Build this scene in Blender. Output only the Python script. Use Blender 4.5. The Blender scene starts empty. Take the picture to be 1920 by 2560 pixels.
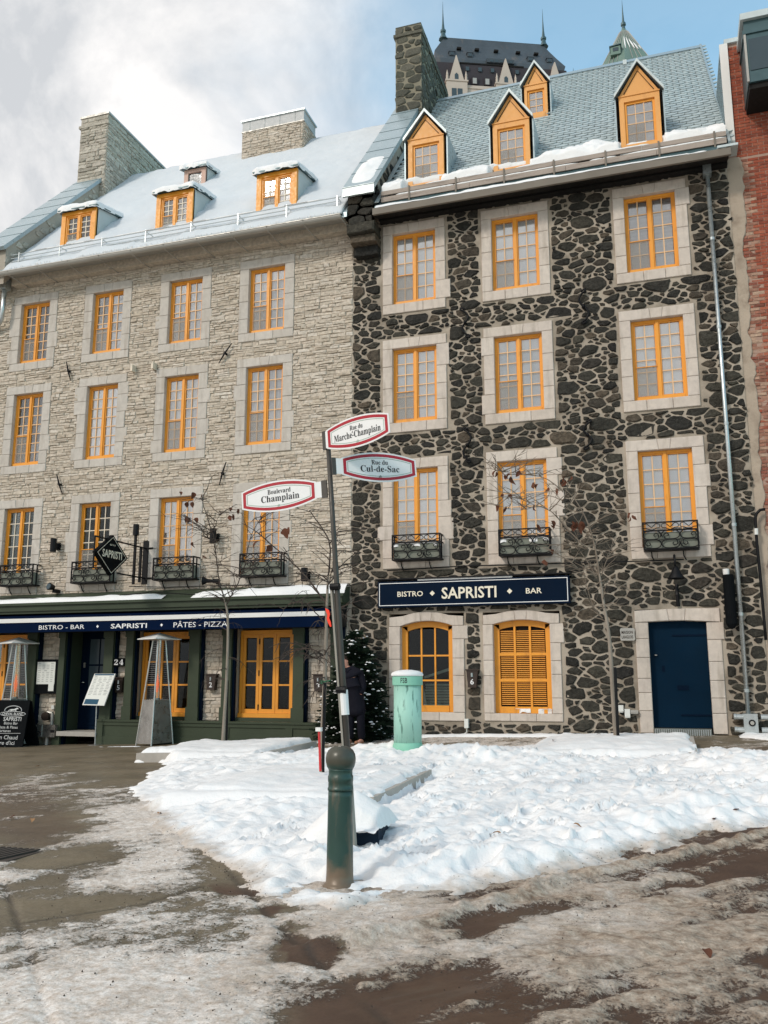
import bpy, math, random
import numpy as np
from mathutils import Vector, Matrix

SC = bpy.context.scene
COL = SC.collection
R = math.radians

# ------------------------------------------------------------------ camera, sky, sun, exposure
cam = bpy.data.cameras.new("camera"); cam_ob = bpy.data.objects.new("camera", cam); COL.objects.link(cam_ob)
cam.sensor_fit = 'HORIZONTAL'; cam.sensor_width = 36.0; cam.lens = 36.0 * 2193.5 / 1920.0
cam.clip_start = 0.05; cam.clip_end = 3000
cam_ob.location = (0, 0, 1.4)
cam_ob.rotation_euler = (R(90 + 10.805), 0, R(17.963))
SC.camera = cam_ob
SC.view_settings.view_transform = 'Standard'; SC.view_settings.look = 'None'
SC.view_settings.gamma = 1.0; SC.view_settings.use_curve_mapping = False
SC.view_settings.exposure = 0.48
SC.render.engine = 'CYCLES'
SC.cycles.max_bounces = 6; SC.cycles.diffuse_bounces = 3; SC.cycles.glossy_bounces = 3
SC.cycles.transmission_bounces = 4; SC.cycles.transparent_max_bounces = 8
SC.cycles.use_denoising = True

SUN_DIR = Vector((-0.42, -0.76, 0.62)).normalized()      # towards the sun
sun_elev = math.asin(SUN_DIR.z); sun_az = math.atan2(SUN_DIR.x, SUN_DIR.y)
world = bpy.data.worlds.new("World"); SC.world = world; world.use_nodes = True
wn = world.node_tree; wn.nodes.clear()
def wnode(t, **k):
    n = wn.nodes.new(t)
    for a, v in k.items(): setattr(n, a, v)
    return n
wout = wnode('ShaderNodeOutputWorld'); wbg = wnode('ShaderNodeBackground'); wbg.inputs[1].default_value = 0.105
sky = wnode('ShaderNodeTexSky', sky_type='NISHITA', sun_disc=False)
sky.sun_elevation = sun_elev; sky.sun_rotation = sun_az; sky.air_density = 1.0; sky.dust_density = 1.0; sky.ozone_density = 0.6
wtc = wnode('ShaderNodeTexCoord')
def wmath(op, a, b=None, clamp=False):
    n = wnode('ShaderNodeMath', operation=op, use_clamp=clamp)
    for i, v in enumerate((a, b)):
        if v is None: continue
        if isinstance(v, (int, float)): n.inputs[i].default_value = v
        else: wn.links.new(v, n.inputs[i])
    return n.outputs[0]
# broad bank of cloud over the left and behind, thinning to clear sky over the right roof
dotn = wnode('ShaderNodeVectorMath', operation='DOT_PRODUCT'); wn.links.new(wtc.outputs['Generated'], dotn.inputs[0])
dotn.inputs[1].default_value = (0.80, 0.40, 0.10)
wmap = wnode('ShaderNodeMapping'); wn.links.new(wtc.outputs['Generated'], wmap.inputs[0]); wmap.inputs['Scale'].default_value = (1, 1, 1.5)
n1 = wnode('ShaderNodeTexNoise'); n1.inputs['Scale'].default_value = 2.6; n1.inputs['Detail'].default_value = 7; n1.inputs['Roughness'].default_value = 0.52
n1.inputs['Distortion'].default_value = 0.35
wn.links.new(wmap.outputs[0], n1.inputs[0])
n2 = wnode('ShaderNodeTexNoise'); n2.inputs['Scale'].default_value = 4.2; n2.inputs['Detail'].default_value = 9; n2.inputs['Roughness'].default_value = 0.58
n2.inputs['Distortion'].default_value = 0.3
wmap2 = wnode('ShaderNodeMapping'); wn.links.new(wtc.outputs['Generated'], wmap2.inputs[0]); wmap2.inputs['Location'].default_value = (3.1, 1.7, 0.4)
wn.links.new(wmap2.outputs[0], n2.inputs[0])
side = wmath('MULTIPLY', dotn.outputs['Value'], -2.6)
cov = wmath('ADD', wmath('ADD', side, 0.72), wmath('MULTIPLY', wmath('SUBTRACT', n1.outputs['Fac'], 0.5), 1.5))
cmask = wnode('ShaderNodeMapRange', interpolation_type='SMOOTHSTEP'); wn.links.new(cov, cmask.inputs['Value'])
cmask.inputs['From Min'].default_value = 0.0; cmask.inputs['From Max'].default_value = 0.8
cmask.inputs['To Min'].default_value = 0.16; cmask.inputs['To Max'].default_value = 1.0
cramp = wnode('ShaderNodeValToRGB'); wn.links.new(n2.outputs['Fac'], cramp.inputs[0])
cramp.color_ramp.elements[0].position = 0.41; cramp.color_ramp.elements[0].color = (4.5, 4.65, 4.85, 1)
cramp.color_ramp.elements[1].position = 0.56; cramp.color_ramp.elements[1].color = (7.0, 6.88, 6.8, 1)
skyg = wnode('ShaderNodeVectorMath', operation='MULTIPLY'); wn.links.new(sky.outputs[0], skyg.inputs[0]); skyg.inputs[1].default_value = (1.40, 2.15, 1.95)
wmix = wnode('ShaderNodeMix', data_type='RGBA'); wn.links.new(cmask.outputs[0], wmix.inputs[0])
wn.links.new(skyg.outputs[0], wmix.inputs[6]); wn.links.new(cramp.outputs[0], wmix.inputs[7])
wn.links.new(wmix.outputs[2], wbg.inputs[0]); wn.links.new(wbg.outputs[0], wout.inputs[0])

sl = bpy.data.lights.new("sun", 'SUN'); sl.energy = 1.3; sl.angle = R(10); sl.color = (1.0, 0.93, 0.84)
so = bpy.data.objects.new("sun", sl); COL.objects.link(so); so.location = (-20, -20, 30)
so.rotation_euler = SUN_DIR.to_track_quat('Z', 'Y').to_euler()

# ------------------------------------------------------------------ materials
def nt(name):
    m = bpy.data.materials.new(name); m.use_nodes = True
    t = m.node_tree; b = t.nodes['Principled BSDF']
    return m, t, b
def nd(t, ty, **k):
    n = t.nodes.new(ty)
    for a, v in k.items(): setattr(n, a, v)
    return n
def noise(t, scale, detail=4, rough=0.55, vec=None, stretch=None):
    if vec is None:
        g = nd(t, 'ShaderNodeNewGeometry'); vec = g.outputs['Position']
    if stretch:
        mp = nd(t, 'ShaderNodeMapping'); t.links.new(vec, mp.inputs[0]); mp.inputs['Scale'].default_value = stretch; vec = mp.outputs[0]
    n = nd(t, 'ShaderNodeTexNoise'); n.inputs['Scale'].default_value = scale; n.inputs['Detail'].default_value = detail
    n.inputs['Roughness'].default_value = rough; t.links.new(vec, n.inputs[0]); return n.outputs['Fac']
def mrange(t, v, a, b, c, d, smooth=False):
    n = nd(t, 'ShaderNodeMapRange'); t.links.new(v, n.inputs[0])
    if smooth: n.interpolation_type = 'SMOOTHSTEP'
    for i, x in enumerate((a, b, c, d)): n.inputs[i + 1].default_value = x
    return n.outputs[0]
def mixc(t, f, a, b, mode='MIX'):
    n = nd(t, 'ShaderNodeMix', data_type='RGBA', blend_type=mode)
    for i, v in ((0, f), (6, a), (7, b)):
        if isinstance(v, (int, float)): n.inputs[i].default_value = v
        elif isinstance(v, tuple): n.inputs[i].default_value = (*v, 1)
        else: t.links.new(v, n.inputs[i])
    return n.outputs[2]
def mth(t, op, a, b=0.0, clamp=False):
    n = nd(t, 'ShaderNodeMath', operation=op, use_clamp=clamp)
    for i, v in enumerate((a, b)):
        if isinstance(v, (int, float)): n.inputs[i].default_value = v
        else: t.links.new(v, n.inputs[i])
    return n.outputs[0]
def bump(t, b, h, strength, dist):
    n = nd(t, 'ShaderNodeBump'); n.inputs['Strength'].default_value = strength; n.inputs['Distance'].default_value = dist
    t.links.new(h, n.inputs['Height']); t.links.new(n.outputs[0], b.inputs['Normal'])
def rnd(t):                                  # one random value per stone, whether it is its own object or an island of a larger mesh
    g = nd(t, 'ShaderNodeNewGeometry'); oi = nd(t, 'ShaderNodeObjectInfo')
    return mth(t, 'FRACT', mth(t, 'ADD', g.outputs['Random Per Island'], oi.outputs['Random']))
def plain(name, c, rough=0.6, metal=0.0, var=0.12, scale=3.0, bs=0.15, bscale=60.0, bd=0.004, dark=None, dscale=4, damt=(0.55, 0.75), stretch=None, coat=0, spec=None):
    m, t, b = nt(name)
    f = noise(t, scale, 5, stretch=stretch)
    col = mixc(t, f, tuple(x * (1 - var) for x in c), tuple(min(1, x * (1 + var)) for x in c))
    if dark:
        d = mrange(t, noise(t, dscale, 6, 0.6, stretch=stretch), damt[0], damt[1], 0, 1)
        col = mixc(t, d, col, dark)
    t.links.new(col, b.inputs['Base Color'])
    b.inputs['Roughness'].default_value = rough; b.inputs['Metallic'].default_value = metal
    t.links.new(mrange(t, noise(t, scale * 4, 4), 0.3, 0.7, max(0, rough - 0.12), min(1, rough + 0.12)), b.inputs['Roughness'])
    b.inputs['Specular IOR Level'].default_value = spec if spec is not None else (0.5 if metal > 0.15 or max(c) > 0.3 else 0.18)
    if bs: bump(t, b, noise(t, bscale, 4), bs, bd)
    return m
def stone_mat(name, cols, rough, bs, bd, nscale, lichen=None, con=0.25):
    m, t, b = nt(name)
    r = rnd(t)
    ramp = nd(t, 'ShaderNodeValToRGB'); t.links.new(r, ramp.inputs[0]); ramp.color_ramp.interpolation = 'LINEAR'
    e = ramp.color_ramp.elements
    for i, c in enumerate(cols):
        p = i / (len(cols) - 1)
        if i == 0: x = e[0]; x.position = 0
        elif i == len(cols) - 1: x = e[-1]; x.position = 1
        else: x = e.new(p)
        x.color = (*c, 1)
    f = noise(t, nscale, 6, 0.62)
    b.inputs['Specular IOR Level'].default_value = 0.15
    col = mixc(t, 1.0, ramp.outputs[0], mixc(t, mrange(t, f, 0.3, 0.7, 0, 1), (1 - con, 1 - con, 1 - con), (1 + con, 1 + con * .97, 1 + con * .92)), 'MULTIPLY')
    if con < .2:
        col = mixc(t, mrange(t, noise(t, 3.2, 5, 0.6, stretch=(2.6, 2.6, .35)), 0.52, 0.72, 0, 0.55), col, (0.34, 0.29, 0.235))
    if lichen:
        col = mixc(t, mrange(t, noise(t, nscale * 1.7, 6, 0.7), 0.60, 0.74, 0, 0.75), col, lichen)
    t.links.new(col, b.inputs['Base Color']); b.inputs['Roughness'].default_value = rough
    h = mth(t, 'ADD', noise(t, nscale * 1.3, 5, 0.6), mth(t, 'MULTIPLY', noise(t, nscale * 5, 4, 0.6), 0.4))
    bump(t, b, h, bs, bd)
    return m
M = {}
M['dark_stone'] = stone_mat('dark rubble stone', [(0.026, 0.025, 0.022), (0.048, 0.045, 0.037), (0.032, 0.031, 0.028), (0.066, 0.061, 0.048), (0.038, 0.036, 0.031), (0.115, 0.092, 0.068), (0.030, 0.029, 0.027), (0.065, 0.060, 0.048), (0.024, 0.023, 0.022)], 0.75, 0.9, 0.045, 14, (0.135, 0.125, 0.10), 0.45)
M['grey_stone'] = stone_mat('grey ledge stone', [(0.51, 0.44, 0.36), (0.58, 0.505, 0.42), (0.53, 0.47, 0.39), (0.43, 0.365, 0.29), (0.61, 0.55, 0.475), (0.50, 0.43, 0.345), (0.55, 0.485, 0.40)], 0.9, 0.4, 0.015, 13)
M['chim_stone'] = stone_mat('weathered grey chimney stone', [(0.50, 0.46, 0.39), (0.40, 0.37, 0.31), (0.54, 0.50, 0.43), (0.33, 0.305, 0.255), (0.47, 0.43, 0.37)], 0.9, 0.5, 0.02, 13)
M['moss_stone'] = stone_mat('mossy chimney stone', [(0.075, 0.075, 0.058), (0.105, 0.105, 0.085), (0.055, 0.056, 0.046), (0.13, 0.125, 0.10), (0.085, 0.088, 0.068)], 0.85, 0.55, 0.03, 14, (0.17, 0.17, 0.14))
M['mortar_dark'] = plain('beige rubble mortar', (0.405, 0.345, 0.275), 0.95, var=0.25, scale=2.0, bs=0.5, bscale=35, bd=0.012, dark=(0.20, 0.165, 0.125), dscale=1.6, damt=(0.42, 0.70))
M['mortar_grey'] = plain('grey wall mortar', (0.40, 0.355, 0.29), 0.95, var=0.2, scale=2.0, bs=0.5, bscale=35, bd=0.012)
M['mortar_moss'] = plain('mossy mortar', (0.24, 0.22, 0.165), 0.95, var=0.25, scale=3.0, bs=0.5, bscale=35, bd=0.012)
M['cut_stone'] = stone_mat('dressed limestone block', [(0.54, 0.47, 0.405), (0.60, 0.525, 0.455), (0.56, 0.49, 0.43), (0.62, 0.55, 0.48)], 0.85, 0.10, 0.004, 9, None, 0.10)
M['cut_grey'] = stone_mat('dressed grey limestone', [(0.51, 0.465, 0.41), (0.54, 0.495, 0.44), (0.52, 0.48, 0.43), (0.565, 0.52, 0.465)], 0.85, 0.10, 0.004, 9, None, 0.10)
M['orange'] = plain('ochre orange paint', (0.80, 0.325, 0.030), 0.45, var=0.10, scale=4, bs=0.2, bscale=40, bd=0.004, dark=(0.50, 0.19, 0.025), dscale=7, damt=(0.56, 0.80), stretch=(1, 1, .4))
M['dormer'] = plain('sky lit ochre dormer paint', (0.76, 0.36, 0.095), 0.5, var=0.10, scale=3, bs=0.15, bscale=40, bd=0.004, dark=(0.55, 0.25, 0.07), dscale=5, damt=(0.56, 0.8), stretch=(1, 1, .35))  # paler copy of the ochre paint, sky light put into its colour
M['palewood'] = plain('faded pinkish dormer boards', (0.60, 0.40, 0.32), 0.7, var=0.12, scale=4, bs=0.15)
M['shroud'] = plain('pale grey chimney cladding', (0.50, 0.50, 0.49), 0.6, var=0.06, scale=2, bs=0)
M['twigpale'] = plain('pale brown twig', (0.19, 0.155, 0.12), 0.85, var=0.3, scale=10, bs=0.1)
M['bar'] = plain('peach glazing bar', (0.74, 0.47, 0.25), 0.5, var=0.06, bs=0)
M['barwhite'] = plain('cream glazing bar', (0.70, 0.62, 0.50), 0.5, var=0.06, bs=0)
M['green'] = plain('dark green shopfront paint', (0.052, 0.066, 0.042), 0.45, var=0.16, scale=2.5, bs=0.12, bscale=40, bd=0.003)
M['navy'] = plain('navy blue paint', (0.0022, 0.009, 0.024), 0.6, var=0.2, scale=2, bs=0.06, spec=0.05)
M['door_blue'] = plain('deep blue door paint', (0.002, 0.016, 0.036), 0.6, var=0.25, scale=1.6, bs=0.1, bscale=30, bd=0.003, spec=0.06)
M['awning'] = plain('navy awning canvas', (0.0025, 0.009, 0.032), 0.85, var=0.2, scale=3, bs=0.2, bscale=220, bd=0.001, spec=0.03)
M['white'] = plain('white painted metal', (0.74, 0.73, 0.70), 0.45, var=0.05, bs=0)
M['letter'] = plain('cream lettering', (0.78, 0.72, 0.58), 0.6, var=0.05, bs=0)
M['letterw'] = plain('white lettering', (0.80, 0.80, 0.80), 0.6, var=0.04, bs=0)
M['chalk'] = plain('chalk lettering', (0.55, 0.56, 0.55), 0.9, var=0.3, scale=40, bs=0)
M['black'] = plain('black iron', (0.007, 0.007, 0.008), 0.5, var=0.3, scale=8, bs=0.15, bscale=80, bd=0.002)
M['matteblack'] = plain('black board', (0.006, 0.007, 0.008), 0.8, var=0.3, scale=6, bs=0.05, spec=0.05)
M['planter'] = plain('grey green planter', (0.19, 0.20, 0.165), 0.75, var=0.15, bs=0.1)
M['slate'] = stone_mat('blue grey roof shingle', [(0.40, 0.465, 0.475), (0.43, 0.495, 0.505), (0.415, 0.48, 0.49), (0.45, 0.515, 0.52)], 0.36, 0.06, 0.002, 8)
M['flash'] = plain('blue grey sheet metal', (0.36, 0.44, 0.465), 0.34, 0.35, var=0.10, scale=1.6, bs=0.05, bscale=6, bd=0.004)
M['flashdark'] = plain('dark teal sheet metal', (0.055, 0.105, 0.115), 0.4, 0.3, var=0.2, scale=2, bs=0.04)
M['flashpale'] = plain('pale sheet metal', (0.52, 0.58, 0.58), 0.4, 0.3, var=0.1, scale=2, bs=0.04)
M['cheek'] = plain('grey green dormer cheek', (0.50, 0.55, 0.54), 0.55, var=0.12, scale=2, bs=0.05)
M['gutter'] = plain('weathered zinc gutter', (0.40, 0.385, 0.35), 0.45, 0.3, var=0.15, scale=2, bs=0.05)
M['gutterbrown'] = plain('weathered brown gutter board', (0.20, 0.175, 0.145), 0.7, var=0.22, scale=3, bs=0.2)
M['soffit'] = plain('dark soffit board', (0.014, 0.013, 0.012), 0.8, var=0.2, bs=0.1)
M['wood'] = plain('weathered guard plank', (0.36, 0.30, 0.255), 0.85, var=0.22, scale=5, bs=0.35, bscale=30, bd=0.006, dark=(0.17, 0.14, 0.115), dscale=6, damt=(0.5, 0.8), stretch=(0.3, 1, 3))
M['galv'] = plain('galvanised steel', (0.50, 0.54, 0.54), 0.35, 0.75, var=0.14, scale=4, bs=0.04)
M['steel'] = plain('brushed stainless steel', (0.36, 0.34, 0.31), 0.34, 0.85, var=0.22, scale=3, bs=0.05, dark=(0.14, 0.13, 0.12), dscale=2.2, damt=(0.5, 0.85))
M['chrome'] = plain('bright steel tube', (0.55, 0.53, 0.50), 0.38, 0.8, var=0.08, bs=0)
M['pole'] = plain('dark bronze sign pole', (0.060, 0.053, 0.044), 0.5, 0.2, var=0.25, scale=6, bs=0.1)
M['polegrey'] = plain('weathered grey sign post', (0.29, 0.275, 0.235), 0.55, 0.2, var=0.25, scale=5, bs=0.15)
M['signwhite'] = plain('white sign enamel', (0.82, 0.82, 0.81), 0.35, var=0.03, bs=0)
M['signgrey'] = plain('shaded white sign enamel', (0.66, 0.66, 0.645), 0.35, var=0.03, bs=0)
M['signred'] = plain('red sign band', (0.40, 0.004, 0.018), 0.4, var=0.05, bs=0)
M['signscarlet'] = plain('scarlet sign band', (0.62, 0.035, 0.018), 0.4, var=0.05, bs=0)
M['signmaroon'] = plain('maroon sign band', (0.17, 0.006, 0.022), 0.4, var=0.05, bs=0)
M['signgreen'] = plain('pale green sign line', (0.34, 0.46, 0.38), 0.5, var=0.05, bs=0)
M['signtext'] = plain('charcoal sign letter', (0.028, 0.03, 0.032), 0.5, var=0.05, bs=0)
M['mint'] = plain('cracked mint paint', (0.34, 0.60, 0.50), 0.55, var=0.26, scale=2.5, bs=0.5, bscale=16, bd=0.012, dark=(0.12, 0.25, 0.205), dscale=11, damt=(0.57, 0.64), stretch=(1.7, 1.7, 0.30))
M['mintband'] = plain('chalky mint paint', (0.23, 0.52, 0.39), 0.6, var=0.14, scale=4, bs=0.2)
M['rust'] = plain('rusty iron base', (0.075, 0.06, 0.05), 0.85, var=0.3, bs=0.3)
M['bark'] = plain('grey young bark', (0.25, 0.215, 0.175), 0.9, var=0.3, scale=14, bs=0.5, bscale=60, bd=0.006, stretch=(1, 1, 0.3))
M['twig'] = plain('dark bare twig', (0.062, 0.048, 0.040), 0.85, var=0.3, scale=10, bs=0.1)
M['leaf'] = plain('dead brown leaf', (0.115, 0.045, 0.026), 0.75, var=0.5, scale=22, bs=0.3, bscale=120)
M['leafold'] = plain('fallen tan leaf', (0.36, 0.19, 0.085), 0.8, var=0.4, scale=20, bs=0.2)
M['redtape'] = plain('fluorescent red ribbon', (0.95, 0.045, 0.012), 0.45, var=0.08, bs=0)
M['redpaint'] = plain('red marker paint', (0.55, 0.03, 0.03), 0.5, var=0.1, bs=0)
M['greentie'] = plain('green tree tie', (0.03, 0.14, 0.07), 0.6, var=0.2, bs=0)
M['navyblock'] = plain('dark navy painted concrete', (0.009, 0.022, 0.04), 0.7, var=0.3, scale=8, bs=0.3)
M['concrete'] = plain('pale kerb concrete', (0.40, 0.37, 0.33), 0.9, var=0.2, scale=8, bs=0.4, bscale=60, bd=0.008)
M['plasterwall'] = plain('old beige render', (0.40, 0.325, 0.25), 0.95, var=0.22, scale=1.6, bs=0.4, bscale=16, bd=0.02, dark=(0.26, 0.20, 0.15), dscale=2.4, damt=(0.5, 0.7))
M['brick'] = stone_mat('red brick', [(0.27, 0.070, 0.042), (0.33, 0.095, 0.055), (0.29, 0.078, 0.046), (0.20, 0.058, 0.038), (0.36, 0.12, 0.072)], 0.85, 0.3, 0.006, 20)
M['brickpale'] = stone_mat('spalled old brick', [(0.30, 0.10, 0.065), (0.42, 0.30, 0.22), (0.24, 0.085, 0.06), (0.36, 0.20, 0.14), (0.18, 0.07, 0.05)], 0.9, 0.5, 0.012, 16)
M['brickmortar'] = plain('pink brick mortar', (0.36, 0.24, 0.185), 0.95, var=0.2, bs=0.3)
M['curtain'] = None
M['chateauroof'] = plain('dark copper roof', (0.070, 0.085, 0.098), 0.5, 0.1, var=0.35, scale=0.35, bs=0, dark=(0.14, 0.125, 0.115), dscale=0.5, damt=(0.56, 0.74), stretch=(1, 1, 0.12))
M['chateauwall'] = plain('chateau dark slate wall', (0.045, 0.040, 0.045), 0.7, var=0.25, scale=0.4, bs=0)
M['chateaustone'] = plain('chateau pale stone', (0.50, 0.43, 0.365), 0.9, var=0.12, scale=0.6, bs=0)
M['chateaugreen'] = plain('green turret copper', (0.15, 0.225, 0.19), 0.5, 0.1, var=0.25, scale=0.5, bs=0)
M['farglass'] = plain('far window glass', (0.06, 0.085, 0.10), 0.15, var=0.1, bs=0)
M['skin'] = plain('skin', (0.50, 0.24, 0.17), 0.55, var=0.08, bs=0)
M['coat'] = plain('black navy coat cloth', (0.0065, 0.0065, 0.012), 0.9, var=0.2, bs=0.2, bscale=200, bd=0.001)
M['shoe'] = plain('tan leather shoe', (0.33, 0.155, 0.085), 0.5, var=0.15, bs=0.1)
M['hair'] = plain('dark brown hair', (0.02, 0.013, 0.009), 0.6, var=0.2, bs=0)
M['needle'] = plain('dark fir needles', (0.018, 0.034, 0.020), 0.7, var=0.5, scale=6, bs=0)
M['paper'] = plain('menu paper', (0.72, 0.73, 0.68), 0.5, var=0.03, bs=0)
M['printgrey'] = plain('small grey print', (0.40, 0.41, 0.39), 0.6, var=0.05, bs=0)
M['printblue'] = plain('blue printed panel', (0.006, 0.07, 0.13), 0.4, var=0.1, bs=0)
M['brownbox'] = plain('brown patinated metal', (0.040, 0.026, 0.020), 0.5, 0.3, var=0.3, scale=8, bs=0.2)
M['whitebox'] = plain('white electrical box', (0.70, 0.70, 0.66), 0.5, var=0.05, bs=0)
M['plaque'] = plain('grey engraved plaque', (0.42, 0.40, 0.36), 0.7, var=0.1, bs=0.2)
M['blind'] = plain('pale roller blind', (0.86, 0.89, 0.91), 0.9, var=0.05, scale=2, bs=0)
M['striped'] = plain('ribbed grey blind', (0.46, 0.44, 0.425), 0.9, var=0.3, scale=1.0, bs=0, stretch=(0.3, 0.3, 14))
M['screen'] = plain('insect screen mesh', (0.30, 0.275, 0.25), 0.9, var=0.08, bs=0)
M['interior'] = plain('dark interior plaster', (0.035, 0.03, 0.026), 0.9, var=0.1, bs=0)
M['cushion'] = plain('pale green folded cloth', (0.50, 0.60, 0.52), 0.9, var=0.1, bs=0.2)
M['patina'] = plain('ribbed metal grate', (0.19, 0.20, 0.18), 0.6, 0.3, var=0.2, bs=0.1)
M['pebble'] = plain('road grit', (0.06, 0.045, 0.035), 0.9, var=0.4, bs=0)
def glow(name, c, s):
    m, t, b = nt(name); b.inputs['Base Color'].default_value = (*c, 1); b.inputs['Emission Color'].default_value = (*c, 1); b.inputs['Emission Strength'].default_value = s; return m
M['flame'] = glow('burner flame', (1.0, 0.20, 0.04), 0.35)
M['bulb'] = glow('small lit bulb', (1.0, 0.62, 0.30), 3.0)
def glass(name, tint, refl, base=0.0):
    m, t, b = nt(name); t.nodes.remove(b)
    out = t.nodes['Material Output']
    tr = nd(t, 'ShaderNodeBsdfTransparent'); tr.inputs[0].default_value = (*tint, 1)
    gl = nd(t, 'ShaderNodeBsdfGlossy'); gl.inputs['Roughness'].default_value = 0.07; gl.inputs[0].default_value = (1, 1, 1, 1)
    fr = nd(t, 'ShaderNodeFresnel'); fr.inputs[0].default_value = 1.5
    bm = nd(t, 'ShaderNodeBump'); bm.inputs['Strength'].default_value = 0.02; bm.inputs['Distance'].default_value = 0.03
    t.links.new(noise(t, 3.0, 2), bm.inputs['Height']); t.links.new(bm.outputs[0], gl.inputs['Normal'])
    mx = nd(t, 'ShaderNodeMixShader'); t.links.new(mth(t, 'ADD', mth(t, 'MULTIPLY', fr.outputs[0], refl), base, True), mx.inputs[0])
    t.links.new(tr.outputs[0], mx.inputs[1]); t.links.new(gl.outputs[0], mx.inputs[2]); t.links.new(mx.outputs[0], out.inputs[0])
    return m
M['glass'] = glass('window glass', (0.97, 0.98, 0.98), 1.6, 0.12); M['shopglass'] = glass('dim shop glass', (0.62, 0.66, 0.66), 0.55)
def curtain_mat():
    m, t, b = nt('white sheer curtain')
    col = mixc(t, noise(t, 9.0, 3, stretch=(1, 1, 0.06)), (0.68, 0.67, 0.66), (0.90, 0.89, 0.88))
    t.links.new(col, b.inputs['Base Color']); b.inputs['Roughness'].default_value = 0.95
    return m
M['curtain'] = curtain_mat()
def snow_mat():
    m, t, b = nt('fresh snow')
    at = nd(t, 'ShaderNodeAttribute', attribute_name='dirt')
    f = noise(t, 6, 6, 0.6)
    clean = mixc(t, noise(t, 1.6, 4), (0.80, 0.797, 0.79), (0.87, 0.865, 0.855))
    dirty = mixc(t, f, (0.34, 0.28, 0.22), (0.66, 0.60, 0.54))
    d = mrange(t, mth(t, 'ADD', at.outputs['Fac'], mth(t, 'MULTIPLY', mth(t, 'SUBTRACT', noise(t, 11, 6, 0.65), 0.5), 0.9)), 0.35, 0.95, 0, 1)
    col = mixc(t, d, clean, dirty)
    vo = nd(t, 'ShaderNodeTexVoronoi'); vo.inputs['Scale'].default_value = 24
    g = nd(t, 'ShaderNodeNewGeometry'); t.links.new(g.outputs['Position'], vo.inputs['Vector'])
    sp = mrange(t, vo.outputs['Distance'], 0.10, 0.16, 1, 0)
    sp = mth(t, 'MULTIPLY', sp, mrange(t, mth(t, 'ADD', mth(t, 'MULTIPLY', at.outputs['Fac'], 0.9), mth(t, 'MULTIPLY', noise(t, 1.2, 3), 0.5)), 0.5, 0.8, 0, 0.9))
    col = mixc(t, sp, col, (0.09, 0.075, 0.06))
    t.links.new(col, b.inputs['Base Color']); b.inputs['Roughness'].default_value = 0.65
    b.inputs['Specular IOR Level'].default_value = 0.3
    b.inputs['Subsurface Weight'].default_value = 0.0
    h = mth(t, 'ADD', noise(t, 14, 6, 0.6), mth(t, 'MULTIPLY', noise(t, 70, 4, 0.6), 0.25))
    bump(t, b, h, 0.55, 0.022)
    return m
M['snow'] = snow_mat()
M['shadesnow'] = plain('shaded blue white roof snow', (0.60, 0.635, 0.66), 0.7, var=0.07, scale=1.4, bs=0.35, bscale=9, bd=0.03)  # darker, bluer snow copy: the roof's shade is put into its colour
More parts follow.
